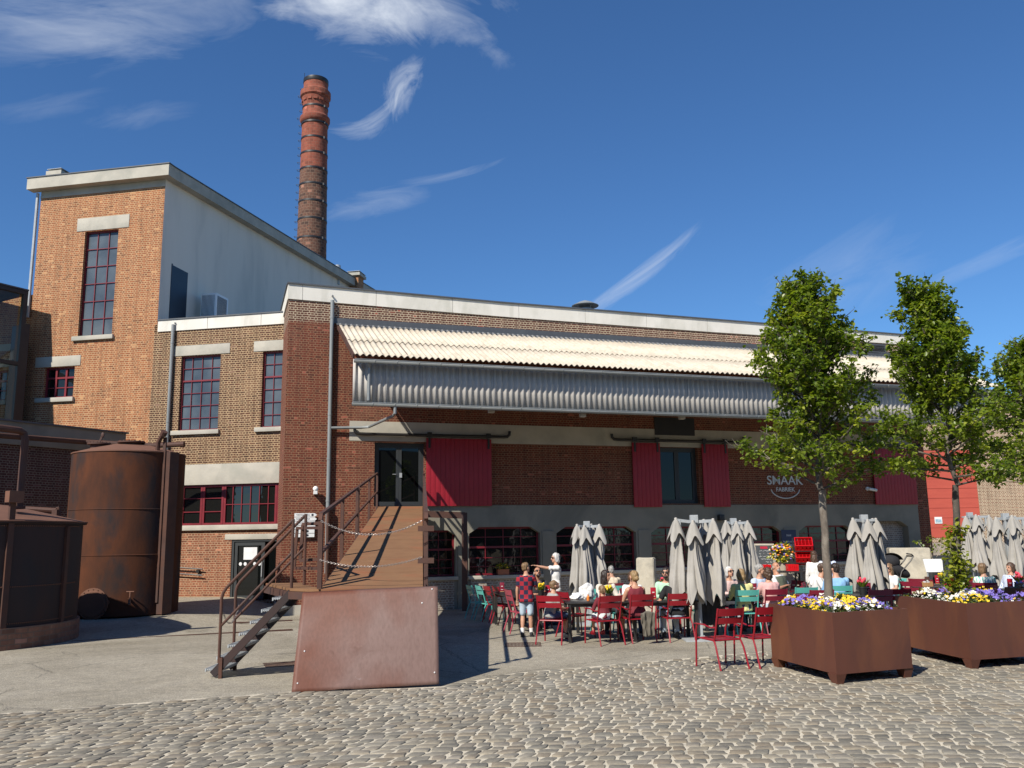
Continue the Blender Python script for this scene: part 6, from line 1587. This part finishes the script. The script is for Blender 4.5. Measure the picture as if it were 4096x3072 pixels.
# direction signs on the warehouse corner
s0, zt_ = A.on(1178, 2052, .09); s1_, zb_ = A.on(1266, 2149, .09)
ds = root('direction_sign', 'stack of six white direction boards on the brick corner beside the staircase', 'sign', A.world(s0, .07, zb_), A.rz)
hh = (zt_-zb_)/6; ww = s1_-s0
txts = ['TOERISTISCH ONTHAAL', 'FRUITBELEVINGSCENTRUM', 'STROOPFABRIEK', 'WC', '', '']
for k in range(6):
    z1 = zt_-zb_-k*hh-.008; z0 = z1-hh+.016; zc_ = (z0+z1)/2; ox = -.04 if k > 3 else 0; w2 = ww*(.96 if k > 3 else 1.0)
    if k < 4: poly = [(0, z0), (w2-.07, z0), (w2, zc_), (w2-.07, z1), (0, z1)]
    elif k == 4: poly = [(ox+.05, z0), (w2+ox, z0), (w2+ox, z1), (ox+.05, z1), (ox, zc_)]
    else: poly = [(ox, z0), (w2+ox, z0), (w2+ox, z1), (ox, z1)]
    bo = MB().prism(poly, -.02, -.005).build('arrow_board', M['white_paint'], ds, sharp=0)
    if txts[k]: text_mesh(txts[k], hh*.48, M['ink'], bo, (ww*(.38 if k < 3 else .12), -.0215, zc_), RX, 'lettering', ww*(.6 if k < 2 else .42 if k == 2 else .1), .0004)
    if k in (0, 2, 4, 5): MB().lathe([(hh*.30, 0), (hh*.30, .001), (.001, .001)], 16).xf(Matrix.Translation((ww*(.80 if k == 0 else .60), -.0208, zc_)) @ Matrix.Rotation(R(90), 4, 'X')).build('pictogram', M['ink'], bo, sharp=0)
MB().box(.04, .08, -.005, .06, 0, zt_-zb_).box(ww-.25, ww-.21, -.005, .06, 0, zt_-zb_).build('bracket', M['galv'], ds, sharp=0)
# white board, pushchair, shrub, coats
x0, x1 = X(3699, 25.8), X(3776, 25.8); z0, z1 = at(3735, 2288, 25.8).z, at(3735, 2236, 25.8).z; g = gh(x0, 25.8)
wb = root('display_board', 'blank white board on legs right of the biggest concrete block', 'board', ((x0+x1)/2, 25.8, g), 0)
MB().add([(x0-(x0+x1)/2+.05, -.02, z0-g), (x1-(x0+x1)/2-.02, -.02, z0-g), (x1-(x0+x1)/2, .02, z1-g), (x0-(x0+x1)/2, .02, z1-g), (x0-(x0+x1)/2+.05, .0, z0-g), (x1-(x0+x1)/2-.02, .0, z0-g), (x1-(x0+x1)/2, .04, z1-g), (x0-(x0+x1)/2, .04, z1-g)],
         [(0, 1, 2, 3), (7, 6, 5, 4), (0, 4, 5, 1), (1, 5, 6, 2), (2, 6, 7, 3), (3, 7, 4, 0)]).build('panel', M['white_paint'], wb, sharp=0)
MB().box(-.2, -.17, 0, .03, 0, z0-g+.02).box(.17, .2, 0, .03, 0, z0-g+.02).build('leg', M['galv'], wb, sharp=0)
Ds = 24.3; xs_ = X(3588, Ds); g = gh(xs_, Ds)
pc_ = root('pushchair', 'black pushchair parked in front of the biggest concrete block', 'pushchair', (xs_, Ds, g), 0)
zz = at(3580, 2210, Ds).z-g
MB().lathe([(.34*math.sin(t), .34*math.cos(t)*.85) for t in [i*math.pi/2/8 for i in range(9)]][::-1], 18, (0, 0, 0), -.4, 3.5).xf(Matrix.Translation((-.14, 0, zz-.30)) @ Matrix.Rotation(R(-18), 4, 'Y')).ell((-.16, 0, zz-.25), .27, .21, .19, 14, 10).build('hood', M['blackcloth'], pc_)
MB().ell((.0, 0, zz-.46), .40, .2, .15, 14, 9, Matrix.Rotation(R(28), 3, 'Y')).build('seat', M['blackcloth'], pc_)
mb = MB().tube([(-.3, -.2, .15), (.05, -.2, zz-.5), (.32, -.2, zz-.22), (.40, -.2, zz-.10), (.36, -.2, zz-.05), (.22, -.2, zz-.03)], .018, 6).tube([(-.3, .2, .15), (.05, .2, zz-.5), (.32, .2, zz-.22), (.40, .2, zz-.10)], .018, 6).tube([(.40, -.2, zz-.1), (.40, .2, zz-.1)], .022, 6).tube([(.40, -.2, .15), (-.1, -.2, zz-.5)], .016, 6).tube([(.40, .2, .15), (-.1, .2, zz-.5)], .016, 6)
mb.build('frame', M['black_metal'], pc_)
for sx in (-.3, .4):
    for sy in (-.22, .22): MB().lathe([(.15, -.02), (.155, 0), (.15, .02), (.02, .02)], 18).xf(Matrix.Translation((sx, sy, .155)) @ Matrix.Rotation(R(90), 4, 'X')).build('wheel', M['rubber'], pc_)
Df = 28.0; xf_ = X(3738, Df); g = gh(xf_, Df); zf = at(3738, 2238, Df).z-g
sh = root('potted_shrub', 'thin bare-stemmed shrub with a few leaf tufts in front of the red panel', 'shrub', (xf_, Df, g), 0)
MB().lathe([(.16, 0), (.2, zf-.05), (.16, zf-.05)], 16).build('pot', M['pot_black'], sh)
mb = MB(); lf = MB(); us = {}; rg = random.Random(6)
for px, py in ((3678, 2168), (3712, 2162), (3770, 2185), (3722, 2200)):
    q = at(px, py, Df); e = Vector((q.x-xf_, rg.uniform(-.2, .2), q.z-g)); mb.tube([(0, 0, zf-.1), tuple(Vector((e.x*.45, 0, zf+(e.z-zf)*.3))), tuple(e)], [.016, .012, .006], 5)
    for k in range(20): add_leaf(lf, us, e+Vector((rg.gauss(0, .06), rg.gauss(0, .06), rg.gauss(.03, .05))), Vector((rg.gauss(0, 1), rg.gauss(0, 1), rg.gauss(0, .8))), Vector((0, 0, 1)), .09*rg.uniform(.6, 1.2), rg, rg.random())
mb.build('stems', M['wood_grey'], sh); q = lf.build('leaves', M['leaf'], sh, sharp=0)
for p in q.data.polygons:
    for li in p.loop_indices: q.data.uv_layers[0].data[li].uv = (us.get(p.index, .5), .5)
def heap(px, py, D, rx, ry, rz, m, label, seed, name='jacket'):
    p = at(px, py, D); bm = bmesh.new(); bmesh.ops.create_icosphere(bm, subdivisions=4, radius=1)
    for v in bm.verts:
        n_ = .30*mnoise.noise(v.co*1.7+Vector((seed, 0, 0)))+.16*mnoise.noise(v.co*4.5+Vector((0, seed, 0))); c_ = v.co*(1+n_); v.co = Vector((c_.x*rx, c_.y*ry, c_.z*rz))
    mb = MB(); bm.verts.index_update(); mb.add([v.co for v in bm.verts], [[v.index for v in f.verts] for f in bm.faces]); bm.free()
    props(mb.build(name, M[m], None, sharp=180, loc=tuple(p)), label, 'clothing')
heap(2345, 2368, 18.5, .17, .12, .17, 'cloth_white', 'white jacket hung over a chair left of the woman in cream', 3); heap(2306, 2388, 18.3, .13, .12, .08, 'cloth_white', 'white cloth lying on the left end of the front table', 8)
def drape(px, ytop, ybot, D, wd, m, label, seed, rz=0.0, name='jacket'):
    p = at(px, ytop, D); h = p.z-at(px, ybot, D).z; mb = MB(); nx, nz = 26, 18
    for j in range(nz+1):
        t = j/nz
        for i in range(nx+1):
            u = -1+2*i/nx; wv = math.sin(u*7+seed)*.5+math.sin(u*13+seed*2)*.3
            mb.v.append((u*wd/2*(1-.22*t+.10*mnoise.noise(Vector((u*2, t*2, seed)))), .025*wv*(.35+t)+.05*mnoise.noise(Vector((u*3, t*3, seed+5)))-.03*(1-t)**2, -h*t*(1+.10*mnoise.noise(Vector((u*2.5, 1, seed))))+.05*(1-t)*(1-u*u)))
    for j in range(nz):
        for i in range(nx): mb.f.append((j*(nx+1)+i, (j+1)*(nx+1)+i, (j+1)*(nx+1)+i+1, j*(nx+1)+i+1)); mb.m.append(0)
    o = mb.build(name, M[m], None, sharp=180, loc=tuple(p)); o.rotation_euler = (0, 0, rz); md = o.modifiers.new('t', 'SOLIDIFY'); md.thickness = .018
    props(o, label, 'clothing')
drape(2848, 2392, 2500, 17.6, .52, 'blackcloth', 'dark coat hung over the turquoise chair behind the parasol post', 5)
drape(2592, 2455, 2545, 16.95, .26, 'khaki', 'brown garment hanging down behind the chair of the woman in the tank top', 9)
# ================================================================== people
DG = None
def remesh(mb, voxel, name, m, parent, noise_amp=0.0, nscale=9.0, seed=0, smooth_it=2, stretch=1.0):
    me = bpy.data.meshes.new('tmp'); me.from_pydata(mb.v, [], mb.f); me.update()
    o = bpy.data.objects.new('tmp', me); COL.objects.link(o)
    md = o.modifiers.new('r', 'REMESH'); md.mode = 'VOXEL'; md.voxel_size = voxel; md.use_smooth_shade = True
    if smooth_it: sm = o.modifiers.new('s', 'SMOOTH'); sm.factor = .5; sm.iterations = smooth_it
    bpy.context.view_layer.update()
    nm = bpy.data.meshes.new_from_object(o.evaluated_get(bpy.context.evaluated_depsgraph_get()))
    bpy.data.objects.remove(o); bpy.data.meshes.remove(me)
    if noise_amp:
        nr = [v.normal.copy() for v in nm.vertices]
        for v, n_ in zip(nm.vertices, nr):
            c = Vector((v.co.x, v.co.y, v.co.z*stretch))*nscale+Vector((seed*3.1, seed, 0)); v.co += n_*noise_amp*mnoise.noise(c)
    nm.materials.clear(); nm.materials.append(m); nm.name = name
    nm.polygons.foreach_set('use_smooth', [True]*len(nm.polygons)); nm.update()
    q = bpy.data.objects.new(name, nm); COL.objects.link(q); q.parent = parent
    return q
def loft(mb, rings, n=20):
    """rings: (centre, ax, ay, rx, ry)"""
    b = len(mb.v)
    for c, ax, ay, rx, ry in rings:
        for k in range(n):
            t = 2*math.pi*k/n; ct, st_ = math.cos(t), math.sin(t)
            e = .82
            mb.v.append(tuple(c+ax*rx*math.copysign(abs(ct)**e, ct)+ay*ry*math.copysign(abs(st_)**e, st_)))
    for j in range(len(rings)-1):
        for k in range(n): mb.f.append((b+j*n+k, b+j*n+(k+1) % n, b+(j+1)*n+(k+1) % n, b+(j+1)*n+k)); mb.m.append(0)
    mb.f.append(tuple(b+k for k in range(n))[::-1]); mb.f.append(tuple(b+(len(rings)-1)*n+k for k in range(n))); mb.m += [0, 0]
def limb(mb, p, q, r0, r1, n=12, bulge=.0):
    p, q = Vector(p), Vector(q); pts = [p.lerp(q, t) for t in (0, .12, .3, .5, .72, .9, 1)]
    rr = [r0+(r1-r0)*t+bulge*math.sin(math.pi*min(1, t*1.5)) for t in (0, .12, .3, .5, .72, .9, 1)]
    mb.tube(pts, rr, n); mb.ell(p, r0, r0, r0, 10, 7); mb.ell(q, r1, r1, r1, 10, 7)
ARM = dict(down=((.16, .02, -1), (.02, .22, -1)), table=((.22, .38, -.85), (-.55, .85, .12)), lap=((.20, .30, -.9), (-.35, .9, -.25)), point=((-.15, .95, .02), (-.05, 1, .22)),
           chin=((.15, .6, -.75), (-.45, .45, .8)), fold=((.25, .45, -.8), (-1, .35, .25)), phone=((.15, .3, -.9), (-.4, .9, .35)), rest=((.42, .15, -.85), (.05, .95, -.05)))
def person(label, loc, face, h=1.72, sit=True, lean=.06, arms=('table', 'table'), shirt='cloth_white', sleeve='short', legs='trousers_dark', leglen='long', hair='short', hcol='hair_brown', skin='skin',
           yaw=0, pitch=0, glasses=False, shoe='shoe_dark', fem=False, beard=None, seed=1, vest=None, sock=None, seat=.447, wide=1.0):
    s = h/1.75; x, y = loc; g = gh(x, y)
    o = root('person', label, 'person', (x, y, g), R(face-90), 'people on the terrace')
    V = Vector; sw = s*(.93 if fem else 1.0)*wide
    if sit: pel = V((0, -.10, seat+.105*s))
    else: pel = V((0, 0, .95*s))
    sp = V((0, math.sin(lean), math.cos(lean))); spy = V((0, math.cos(lean), -math.sin(lean))); ax = V((1, 0, 0))
    tor = lambda t: pel+sp*t*s
    neck = tor(.52); 
    hd = neck+(sp*.6+V((0, 0, .4))).normalized()*.155*s+V((0, .018*s, 0))
    RH = Matrix.Rotation(R(yaw), 4, 'Z') @ Matrix.Rotation(R(-pitch), 4, 'X')
    rings = [(-.10, .150, .105), (-.04, .168, .118), (.03, .165, .115), (.14, .138, .100), (.24, .148, .108), (.34, .165, .118), (.41, .172, .108), (.455, .155, .088), (.485, .10, .07), (.51, .062, .060), (.56, .052, .056), (.63, .050, .055)]
    if fem: rings[3] = (.14, .122, .092)
    B_ = MB()
    loft(B_, [(tor(t), ax, spy, rx*sw, ry*sw) for t, rx, ry in rings])
    # joints
    sh = [tor(.435)+V((sx*.178*sw, 0, 0)) for sx in (-1, 1)]
    el, wr, hdv = [], [], []
    for i, sx in enumerate((-1, 1)):
        a = arms[i] if isinstance(arms[i], tuple) else ARM[arms[i]]
        u = V((a[0][0]*sx, a[0][1], a[0][2])).normalized(); f = V((a[1][0]*sx, a[1][1], a[1][2])).normalized()
        el.append(sh[i]+u*.285*s); wr.append(el[i]+f*.245*s); hdv.append(f)
    hip = [pel+V((sx*.088*sw, 0, -.02*s)) for sx in (-1, 1)]
    if sit:
        kn = [V((sx*.12*s, -.10+.43*s, seat+.075*s)) for sx in (-1, 1)]
        an = [V((sx*.12*s, -.10+.43*s+.02-(.10 if i else .0), max(.075, seat+.075*s-.43*s))) for i, sx in enumerate((-1, 1))]
    else:
        kn = [V((sx*.095*s, .03-.03*i, .50*s)) for i, sx in enumerate((-1, 1))]; an = [V((sx*.105*s, -.04+.08*i, .085*s)) for i, sx in enumerate((-1, 1))]
    for i, sx in enumerate((-1, 1)):
        B_.ell(sh[i]-V((sx*.02*s, 0, .01*s)), .062*s, .062*s, .062*s, 10, 8)
        limb(B_, sh[i], el[i], .046*s, .038*s, bulge=.006*s); limb(B_, el[i], wr[i], .039*s, .026*s, bulge=.004*s)
        # hand: palm, four unequal bent fingers, thumb from the palm's side
        f = hdv[i]; sd = f.cross(V((0, 0, 1)));
        if sd.length < .2: sd = V((0, 1, 0)).cross(f)
        sd.normalize(); dn = f.cross(sd).normalized()
        if dn.z > 0: dn = -dn
        pc = wr[i]+f*.045*s; rot = Matrix((sd, f, dn)).transposed()
        B_.ell(pc, .040*s, .052*s, .017*s, 10, 8, rot)
        for k, ln in enumerate((.068, .078, .073, .056)):
            b0 = pc+f*.035*s+sd*(k-1.5)*.0205*s; b1 = b0+(f+dn*.12).normalized()*ln*.5*s; b2 = b1+(f+dn*.65).normalized()*ln*.5*s
            B_.tube([b0, b1, b2], [.0095*s, .0088*s, .0072*s], 7)
        inn = -sx if sit else sx
        t0 = pc-f*.018*s+sd*.032*s*(1 if sd.x*sx < 0 else -1); sg = (t0-pc+f*.018*s).normalized()
        B_.tube([t0, t0+(sg*.8+f*.6).normalized()*.035*s, t0+(sg*.6+f).normalized()*.062*s+dn*.008], [.012*s, .0105*s, .008*s], 7)
        limb(B_, hip[i], kn[i], .078*s, .052*s); limb(B_, kn[i], an[i], .05*s, .034*s, bulge=.010*s)
        B_.ell(an[i]+V((0, .055*s, -.035*s)), .038*s, .105*s, .035*s, 10, 8)
    # head
    i0 = len(B_.v); hs = s if h > 1.5 else s*(1+(1.5-h)*.42)
    B_.ell((0, -.005, .025), .074, .094, .095, 18, 12).ell((0, .022, -.045), .056, .066, .068, 14, 10).ell((0, .058, -.088), .028, .03, .024, 10, 8)
    B_.tube([(0, .082, .022), (0, .100, -.005), (0, .112, -.028), (0, .090, -.036)], [.009, .012, .015, .012], 8)
    B_.ell((0, .076, .036), .052, .018, .014, 10, 6)
    for sx in (-1, 1): B_.ell((sx*.077, -.008, -.012), .012, .022, .032, 8, 6)
    MHd = Matrix.Translation(hd) @ RH @ Matrix.Scale(hs, 4)
    B_.xf(MHd, i0); B_.tube([neck-sp*.03, hd-V((0, 0, .03))], .05*s, 10)
    remesh(B_, .0085 if h > 1.3 else .0075, 'body', M[skin], o, smooth_it=2)
    def hm(mb, name, m): return mb.xf(MHd).build(name, M[m], o)
    for sx in (-1, 1):
        MB_ = MB().ell((sx*.031, .083, .012), .0135, .008, .0075, 8, 6); hm(MB_, 'eye', 'eye')
    hm(MB().ell((0, .092, -.062), .022, .007, .0065, 10, 6), 'mouth', 'lip')
    if glasses:
        mb = MB()
        for sx in (-1, 1): mb.ell((sx*.034, .096, .010), .029, .008, .022, 12, 8); mb.bar((sx*.062, .088, .016), (sx*.079, -.01, .012), .005, .008)
        mb.bar((-.012, .102, .016), (.012, .102, .016), .005, .006); hm(mb, 'sunglasses', 'rubber')
    # hair
    if hair != 'none':
        mb = MB(); i0 = 0
        if hair == 'fringe':
            for sx in (-1, 1): mb.ell((sx*.068, -.03, .0), .016, .055, .04, 12, 8)
            mb.ell((0, -.075, -.005), .062, .03, .05, 14, 8)
        else:
            mb.ell((0, -.016, .045), .083, .099, .088, 20, 12).ell((0, -.055, .0), .077, .058, .085, 16, 10)
            if hair in ('bob', 'long', 'curly'):
                for sx in (-1, 1): mb.ell((sx*.072, -.014, -.02), .024, .058, .088, 12, 10)
                mb.ell((0, -.068, -.045), .080, .052, .092, 16, 10)
            if hair == 'long':
                mb.ell((0, -.080, -.13), .088, .05, .14, 16, 10)
                for sx in (-1, 1): mb.ell((sx*.070, -.02, -.10), .030, .05, .11, 12, 10)
            if hair == 'bun': mb.ell((.01, -.115, -.015), .047, .045, .045, 14, 10); mb.ell((0, -.075, -.03), .06, .04, .05, 12, 8)
        mb.xf(MHd)
        remesh(mb, .010, 'hair', M[hcol], o, .018 if hair == 'curly' else .014, 24 if hair == 'curly' else 42, seed, 1, .3 if hair != 'curly' else 1)
    if beard:
        mb = MB().ell((0, .045, -.085), .050, .045, .036, 14, 10).ell((0, .082, -.047), .032, .016, .009, 10, 6); mb.xf(MHd); remesh(mb, .009, 'beard', M[beard], o, .006, 40, seed, 1)
    # clothes
    def inf(rs, d, t0, t1): return [(tor(t), ax, spy, rx*sw+d*s, ry*sw+d*s) for t, rx, ry in rs if t0 <= t <= t1]
    c_ = MB(); d = .017
    top = .46 if sleeve == 'none' else .487
    loft(c_, [(tor(-.13 if not sit else -.085), ax, spy, (.196 if not sit else .172)*sw, (.146 if not sit else .126)*sw), (tor(-.06), ax, spy, (.198 if not sit else .186)*sw, (.148 if not sit else .136)*sw)]+inf(rings, d, -.05, top))
    if sleeve != 'none':
        for i in range(2):
            e = sh[i].lerp(el[i], .62 if sleeve == 'short' else 1.0)
            c_.ell(sh[i]-V(((-1, 1)[i]*.015*s, 0, .004*s)), .072*s, .07*s, .068*s, 10, 8)
            limb(c_, sh[i], e, .064*s, (.060 if sleeve == 'short' else .052)*s)
            if sleeve == 'long': limb(c_, el[i], el[i].lerp(wr[i], .93), .052*s, .038*s)
    else:
        for sx in (-1, 1): c_.tube([tor(.36)+V((sx*.10*sw, .10*sw, 0)), tor(.475)+V((sx*.10*sw, .02*sw, 0)), tor(.475)+V((sx*.10*sw, -.04*sw, 0)), tor(.36)+V((sx*.095*sw, -.10*sw, 0))], .026*s, 8)
    remesh(c_, .012, 'shirt', M[shirt], o, .012, 13, seed, 2, .55)
    if vest:
        c_ = MB(); loft(c_, [(tor(-.06), ax, spy, .185*sw, .140*sw)]+inf(rings, d+.014, -.05, .46)); remesh(c_, .013, 'vest', M[vest], o, .008, 11, seed+3, 2, .5)
    c_ = MB(); loft(c_, [(pel-V((0, 0, .105*s)), ax, V((0, 1, 0)), .155*sw, .115*sw), (pel-V((0, 0, .04*s)), ax, V((0, 1, 0)), .182*sw, .130*sw), (pel+V((0, 0, .06*s)), ax, spy, (.176 if sit else .160)*sw, (.126 if sit else .112)*sw)])
    for i in range(2):
        limb(c_, hip[i], kn[i] if leglen == 'long' else hip[i].lerp(kn[i], .86 if leglen == 'shorts' else .6), .092*s, (.068 if leglen == 'long' else .080)*s)
        if leglen == 'long': limb(c_, kn[i], kn[i].lerp(an[i], .97), .067*s, .050*s)
    remesh(c_, .012, 'trousers' if leglen == 'long' else 'shorts', M[legs], o, .010, 12, seed+5, 2, .6)
    for i in range(2):
        mb = MB().ell(an[i]+V((0, .055*s, -.030*s)), .046*s, .125*s, .040*s, 14, 9).ell(an[i]+V((0, -.015*s, 0)), .045*s, .052*s, .052*s, 12, 8)
        mb.box(an[i].x-.04*s, an[i].x+.04*s, an[i].y-.05*s, an[i].y+.165*s, an[i].z-.078*s, an[i].z-.055*s); mb.build('shoe', M[shoe], o)
        if sock: MB().tube([an[i]+V((0, -.005, .02*s)), an[i].lerp(kn[i], .30)], [.047*s, .05*s], 12).build('sock', M[sock], o)
    return o
def hidden_chair(px, D, face, colour, label): C('h%d%d' % (px, D), px, 0, face, colour, label, D=D, arms=False)
def seat_on(k, fwd=0.0, turn=0):
    x, y, f = CH[k]; a = R(f); return (x+math.cos(a)*fwd, y+math.sin(a)*fwd), f+turn
def sit_at(px, D, face, colour, clabel):
    """a person without a visible chair: place a chair under them"""
    a = R(face); x = X(px, D); y = D
    bx, by = x-math.cos(a)*.33, y-math.sin(a)*.33
    k = (colour, False)
    if k not in protos: protos[k] = make_chair(colour, False); o = protos[k]
    else: o = copy_tree(protos[k])
    o.location = (x, y, gh(x, y)); o.rotation_euler = (0, 0, R(face-90)); o['label'] = clabel
    return (x, y), face
def hstand(px, ytop, D): return at(px, ytop, D).z-gh(X(px, D), D)
# --- left group
p = gp(2108, 2548); hb_ = hstand(2098, 2250, p.y)
person('boy in a red and navy checked shirt and pale denim shorts standing, back turned', (p.x, p.y), 84, hb_, False, .03, ('down', ((.2, .3, -.9), (-.1, .9, .1))), 'cloth_check', 'short', 'jeans_light', 'shorts', 'short', 'hair_light', yaw=-38, pitch=-12, shoe='shoe_dark', sock='sock', seed=1)
l_, f_ = sit_at(2148, 20.5, 282, 'wine', 'wine-red chair under the bald man at the tulip table')
person('bald man in a dark vest and glasses sitting bent over the tulip table', l_, f_, 1.78, True, .24, ('phone', 'table'), 'cloth_charcoal', 'short', 'trousers_dark', hair='fringe', hcol='hair_grey', skin='skin_tan', pitch=-26, glasses=True, beard='hair_dark', seed=2)
hp = hstand(2215, 2212, 21.3)
person('white-haired woman in a white T-shirt standing and pointing to the left', (X(2222, 21.3), 21.3), 192, hp, False, -.04, ('point', 'down'), 'cloth_white', 'short', 'khaki', 'long', 'bob', 'hair_white', yaw=4, glasses=True, fem=True, seed=3)
l_, f_ = seat_on('p4', .05, -48)
person('boy in a grey T-shirt and navy shorts sitting sideways in a red armchair looking down', l_, f_, 1.42, True, .20, ('lap', 'lap'), 'cloth_grey', 'short', 'jeans', 'shorts', 'short', 'hair_light', pitch=-34, shoe='shoe_dark', seed=4)
l_, f_ = seat_on('p5', .06, 0)
person('small child in a maroon top and striped shorts sitting with its back to the camera', l_, f_, 1.20, True, .10, ('table', 'table'), 'cloth_maroon', 'long', 'stripe', 'shorts', 'short', 'hair_light', shoe='chair_red', seed=5)
l_, f_ = sit_at(2426, 18.75, 285, 'teal', 'turquoise chair under the woman in the cream jumper')
person('woman with long brown hair in a cream jumper looking to the right', l_, f_, 1.66, True, .08, ('table', 'table'), 'cloth_beige', 'long', 'trousers_dark', hair='long', hcol='hair_dark', yaw=48, fem=True, seed=6)
l_, f_ = seat_on('p7', .08)
person('grey-haired man in a cream jacket sitting by the window with his back turned', l_, f_, 1.78, True, .10, ('table', 'table'), 'cloth_cream', 'long', 'khaki', hair='short', hcol='hair_grey', seed=7, wide=1.1)
l_, f_ = seat_on('p8', .02)
person('woman in a maroon tank top with pinned-up fair hair, sitting with her back turned', l_, f_, 1.72, True, .12, ('table', 'table'), 'cloth_maroon', 'none', 'cloth_black', 'short', 'bun', 'hair_blond', skin='skin', fem=True, seed=8, pitch=-8)
l_, f_ = sit_at(2528, 18.8, 268, 'wine', 'wine-red chair under the woman in the white blouse')
person('woman in a white ruffled blouse half hidden behind the woman in the tank top', l_, f_, 1.6, True, .14, ('table', 'chin'), 'cloth_white', 'short', 'jeans', hair='bob', hcol='hair_brown', fem=True, seed=9)
l_, f_ = sit_at(2664, 18.95, 262, 'red', 'red chair under the man in the mint shirt')
person('dark-haired man in a mint green shirt and sunglasses leaning on the table', l_, f_, 1.74, True, .20, ('chin', 'table'), 'cloth_mint', 'long', 'jeans', hair='short', hcol='hair_dark', glasses=True, beard='hair_dark', yaw=-15, pitch=-10, seed=10)
l_, f_ = seat_on('p11', .02)
person('person in a black T-shirt and pale jeans sitting half behind the closed parasols', l_, f_, 1.72, True, .16, ('rest', 'table'), 'cloth_black', 'short', 'jeans_light', hair='short', hcol='hair_brown', seed=11)
l_, f_ = sit_at(2800, 18.95, 186, 'teal', 'turquoise chair of the person in cream shorts, behind the parasol post')
person('person in cream shorts and white socks sitting behind the parasol post', l_, f_, 1.70, True, .05, ('lap', 'lap'), 'cloth_black', 'short', 'cloth_beige', 'shorts', 'short', 'hair_brown', shoe='shoe_white', sock='sock', seed=12)
# --- middle group
l_, f_ = sit_at(2920, 19.75, 292, 'wine', 'wine-red chair under the woman with grey hair and sunglasses')
person('grey-haired woman in a pale pink blouse and dark sunglasses', l_, f_, 1.68, True, .12, ('table', 'table'), 'cloth_blush', 'long', 'trousers_dark', hair='bob', hcol='hair_white', glasses=True, fem=True, pitch=-8, seed=13)
l_, f_ = seat_on('p14', .03)
person('blonde woman in a yellow cardigan sitting with her back turned', l_, f_, 1.66, True, .06, ('table', 'table'), 'cloth_yellow', 'long', 'jeans', hair='bob', hcol='hair_blond', fem=True, seed=14, wide=1.1)
l_, f_ = sit_at(3043, 19.8, 300, 'red', 'red chair under the older man in the pale blue shirt')
person('older grey-haired man in a pale blue shirt looking to the right', l_, f_, 1.76, True, .12, ('table', 'table'), 'cloth_blue', 'long', 'trousers_dark', hair='short', hcol='hair_grey', yaw=35, pitch=-10, seed=15)
l_, f_ = seat_on('p16', .03)
person('person with curly dark hair in a pink sweater sitting with the back turned', l_, f_, 1.70, True, .08, ('table', 'table'), 'cloth_pink', 'long', 'jeans_light', hair='curly', hcol='hair_brown', yaw=-10, fem=True, seed=16, wide=1.08)
l_, f_ = sit_at(3140, 22.2, 318, 'wine', 'wine-red chair under the reclining man with the grey beard')
person('heavy man with a grey beard and folded arms leaning back in his chair', l_, f_, 1.84, True, -.22, ('fold', 'fold'), 'cloth_white', 'short', 'cloth_olive', hair='fringe', hcol='hair_grey', skin='skin_tan', beard='hair_grey', glasses=False, yaw=-20, pitch=-18, seed=17, wide=1.2, vest='cloth_olive')
hp = hstand(3264, 2203, 23.6)
person('woman with long brown hair in a white top standing left of the near tree trunk', (X(3262, 23.6), 23.6), 80, hp, False, .05, ('down', 'phone'), 'cloth_white', 'long', 'trousers_dark', 'long', 'long', 'hair_brown', fem=True, seed=18)
hp = hstand(3291, 2199, 24.0)
person('grey-haired person in a blue patterned shirt standing behind the near tree trunk', (X(3312, 24.0), 24.0), 60, hp, False, .06, ('down', 'phone'), 'cloth_bluecheck', 'short', 'khaki', 'long', 'short', 'hair_grey', yaw=-20, seed=19)
l_, f_ = sit_at(3270, 20.6, 335, 'wine', 'wine-red chair under the bearded man in the white shirt')
person('bearded brown-haired man in a white shirt leaning forward over the table', l_, f_, 1.80, True, .34, ('table', 'table'), 'cloth_white', 'short', 'trousers_dark', hair='short', hcol='hair_brown', beard='hair_brown', yaw=12, pitch=-12, seed=20)
l_, f_ = seat_on('p21', .02)
person('man in a light blue shirt with thinning dark hair, right of the near tree trunk', l_, f_, 1.78, True, .16, ('table', 'table'), 'cloth_sky', 'long', 'jeans', hair='short', hcol='hair_dark', yaw=20, seed=21, wide=1.1)
# --- right group
l_, f_ = seat_on('p22', .0, 62)
person('smiling woman in a white T-shirt, jeans and dark sunglasses beside the parasols', l_, f_, 1.68, True, .0, ('lap', 'lap'), 'cloth_white', 'short', 'jeans', hair='long', hcol='hair_light', glasses=True, fem=True, yaw=10, seed=22)
l_, f_ = sit_at(3935, 19.7, 62, 'wine', 'wine-red chair under the woman in the green and white blouse')
person('woman with brown hair in a green and white patterned blouse turning to the right', l_, f_, 1.68, True, .10, ('table', 'table'), 'cloth_swirl', 'long', 'trousers_dark', hair='bob', hcol='hair_light', glasses=True, yaw=-45, pitch=-12, fem=True, seed=23)
l_, f_ = sit_at(4016, 20.6, 195, 'wine', 'wine-red chair half behind the parasols at the right edge')
person('person in a blue-grey top half hidden behind the parasols at the right edge', l_, f_, 1.66, True, -.2, ('lap', 'lap'), 'cloth_bluecheck', 'long', 'jeans', hair='bob', hcol='hair_brown', seed=24)
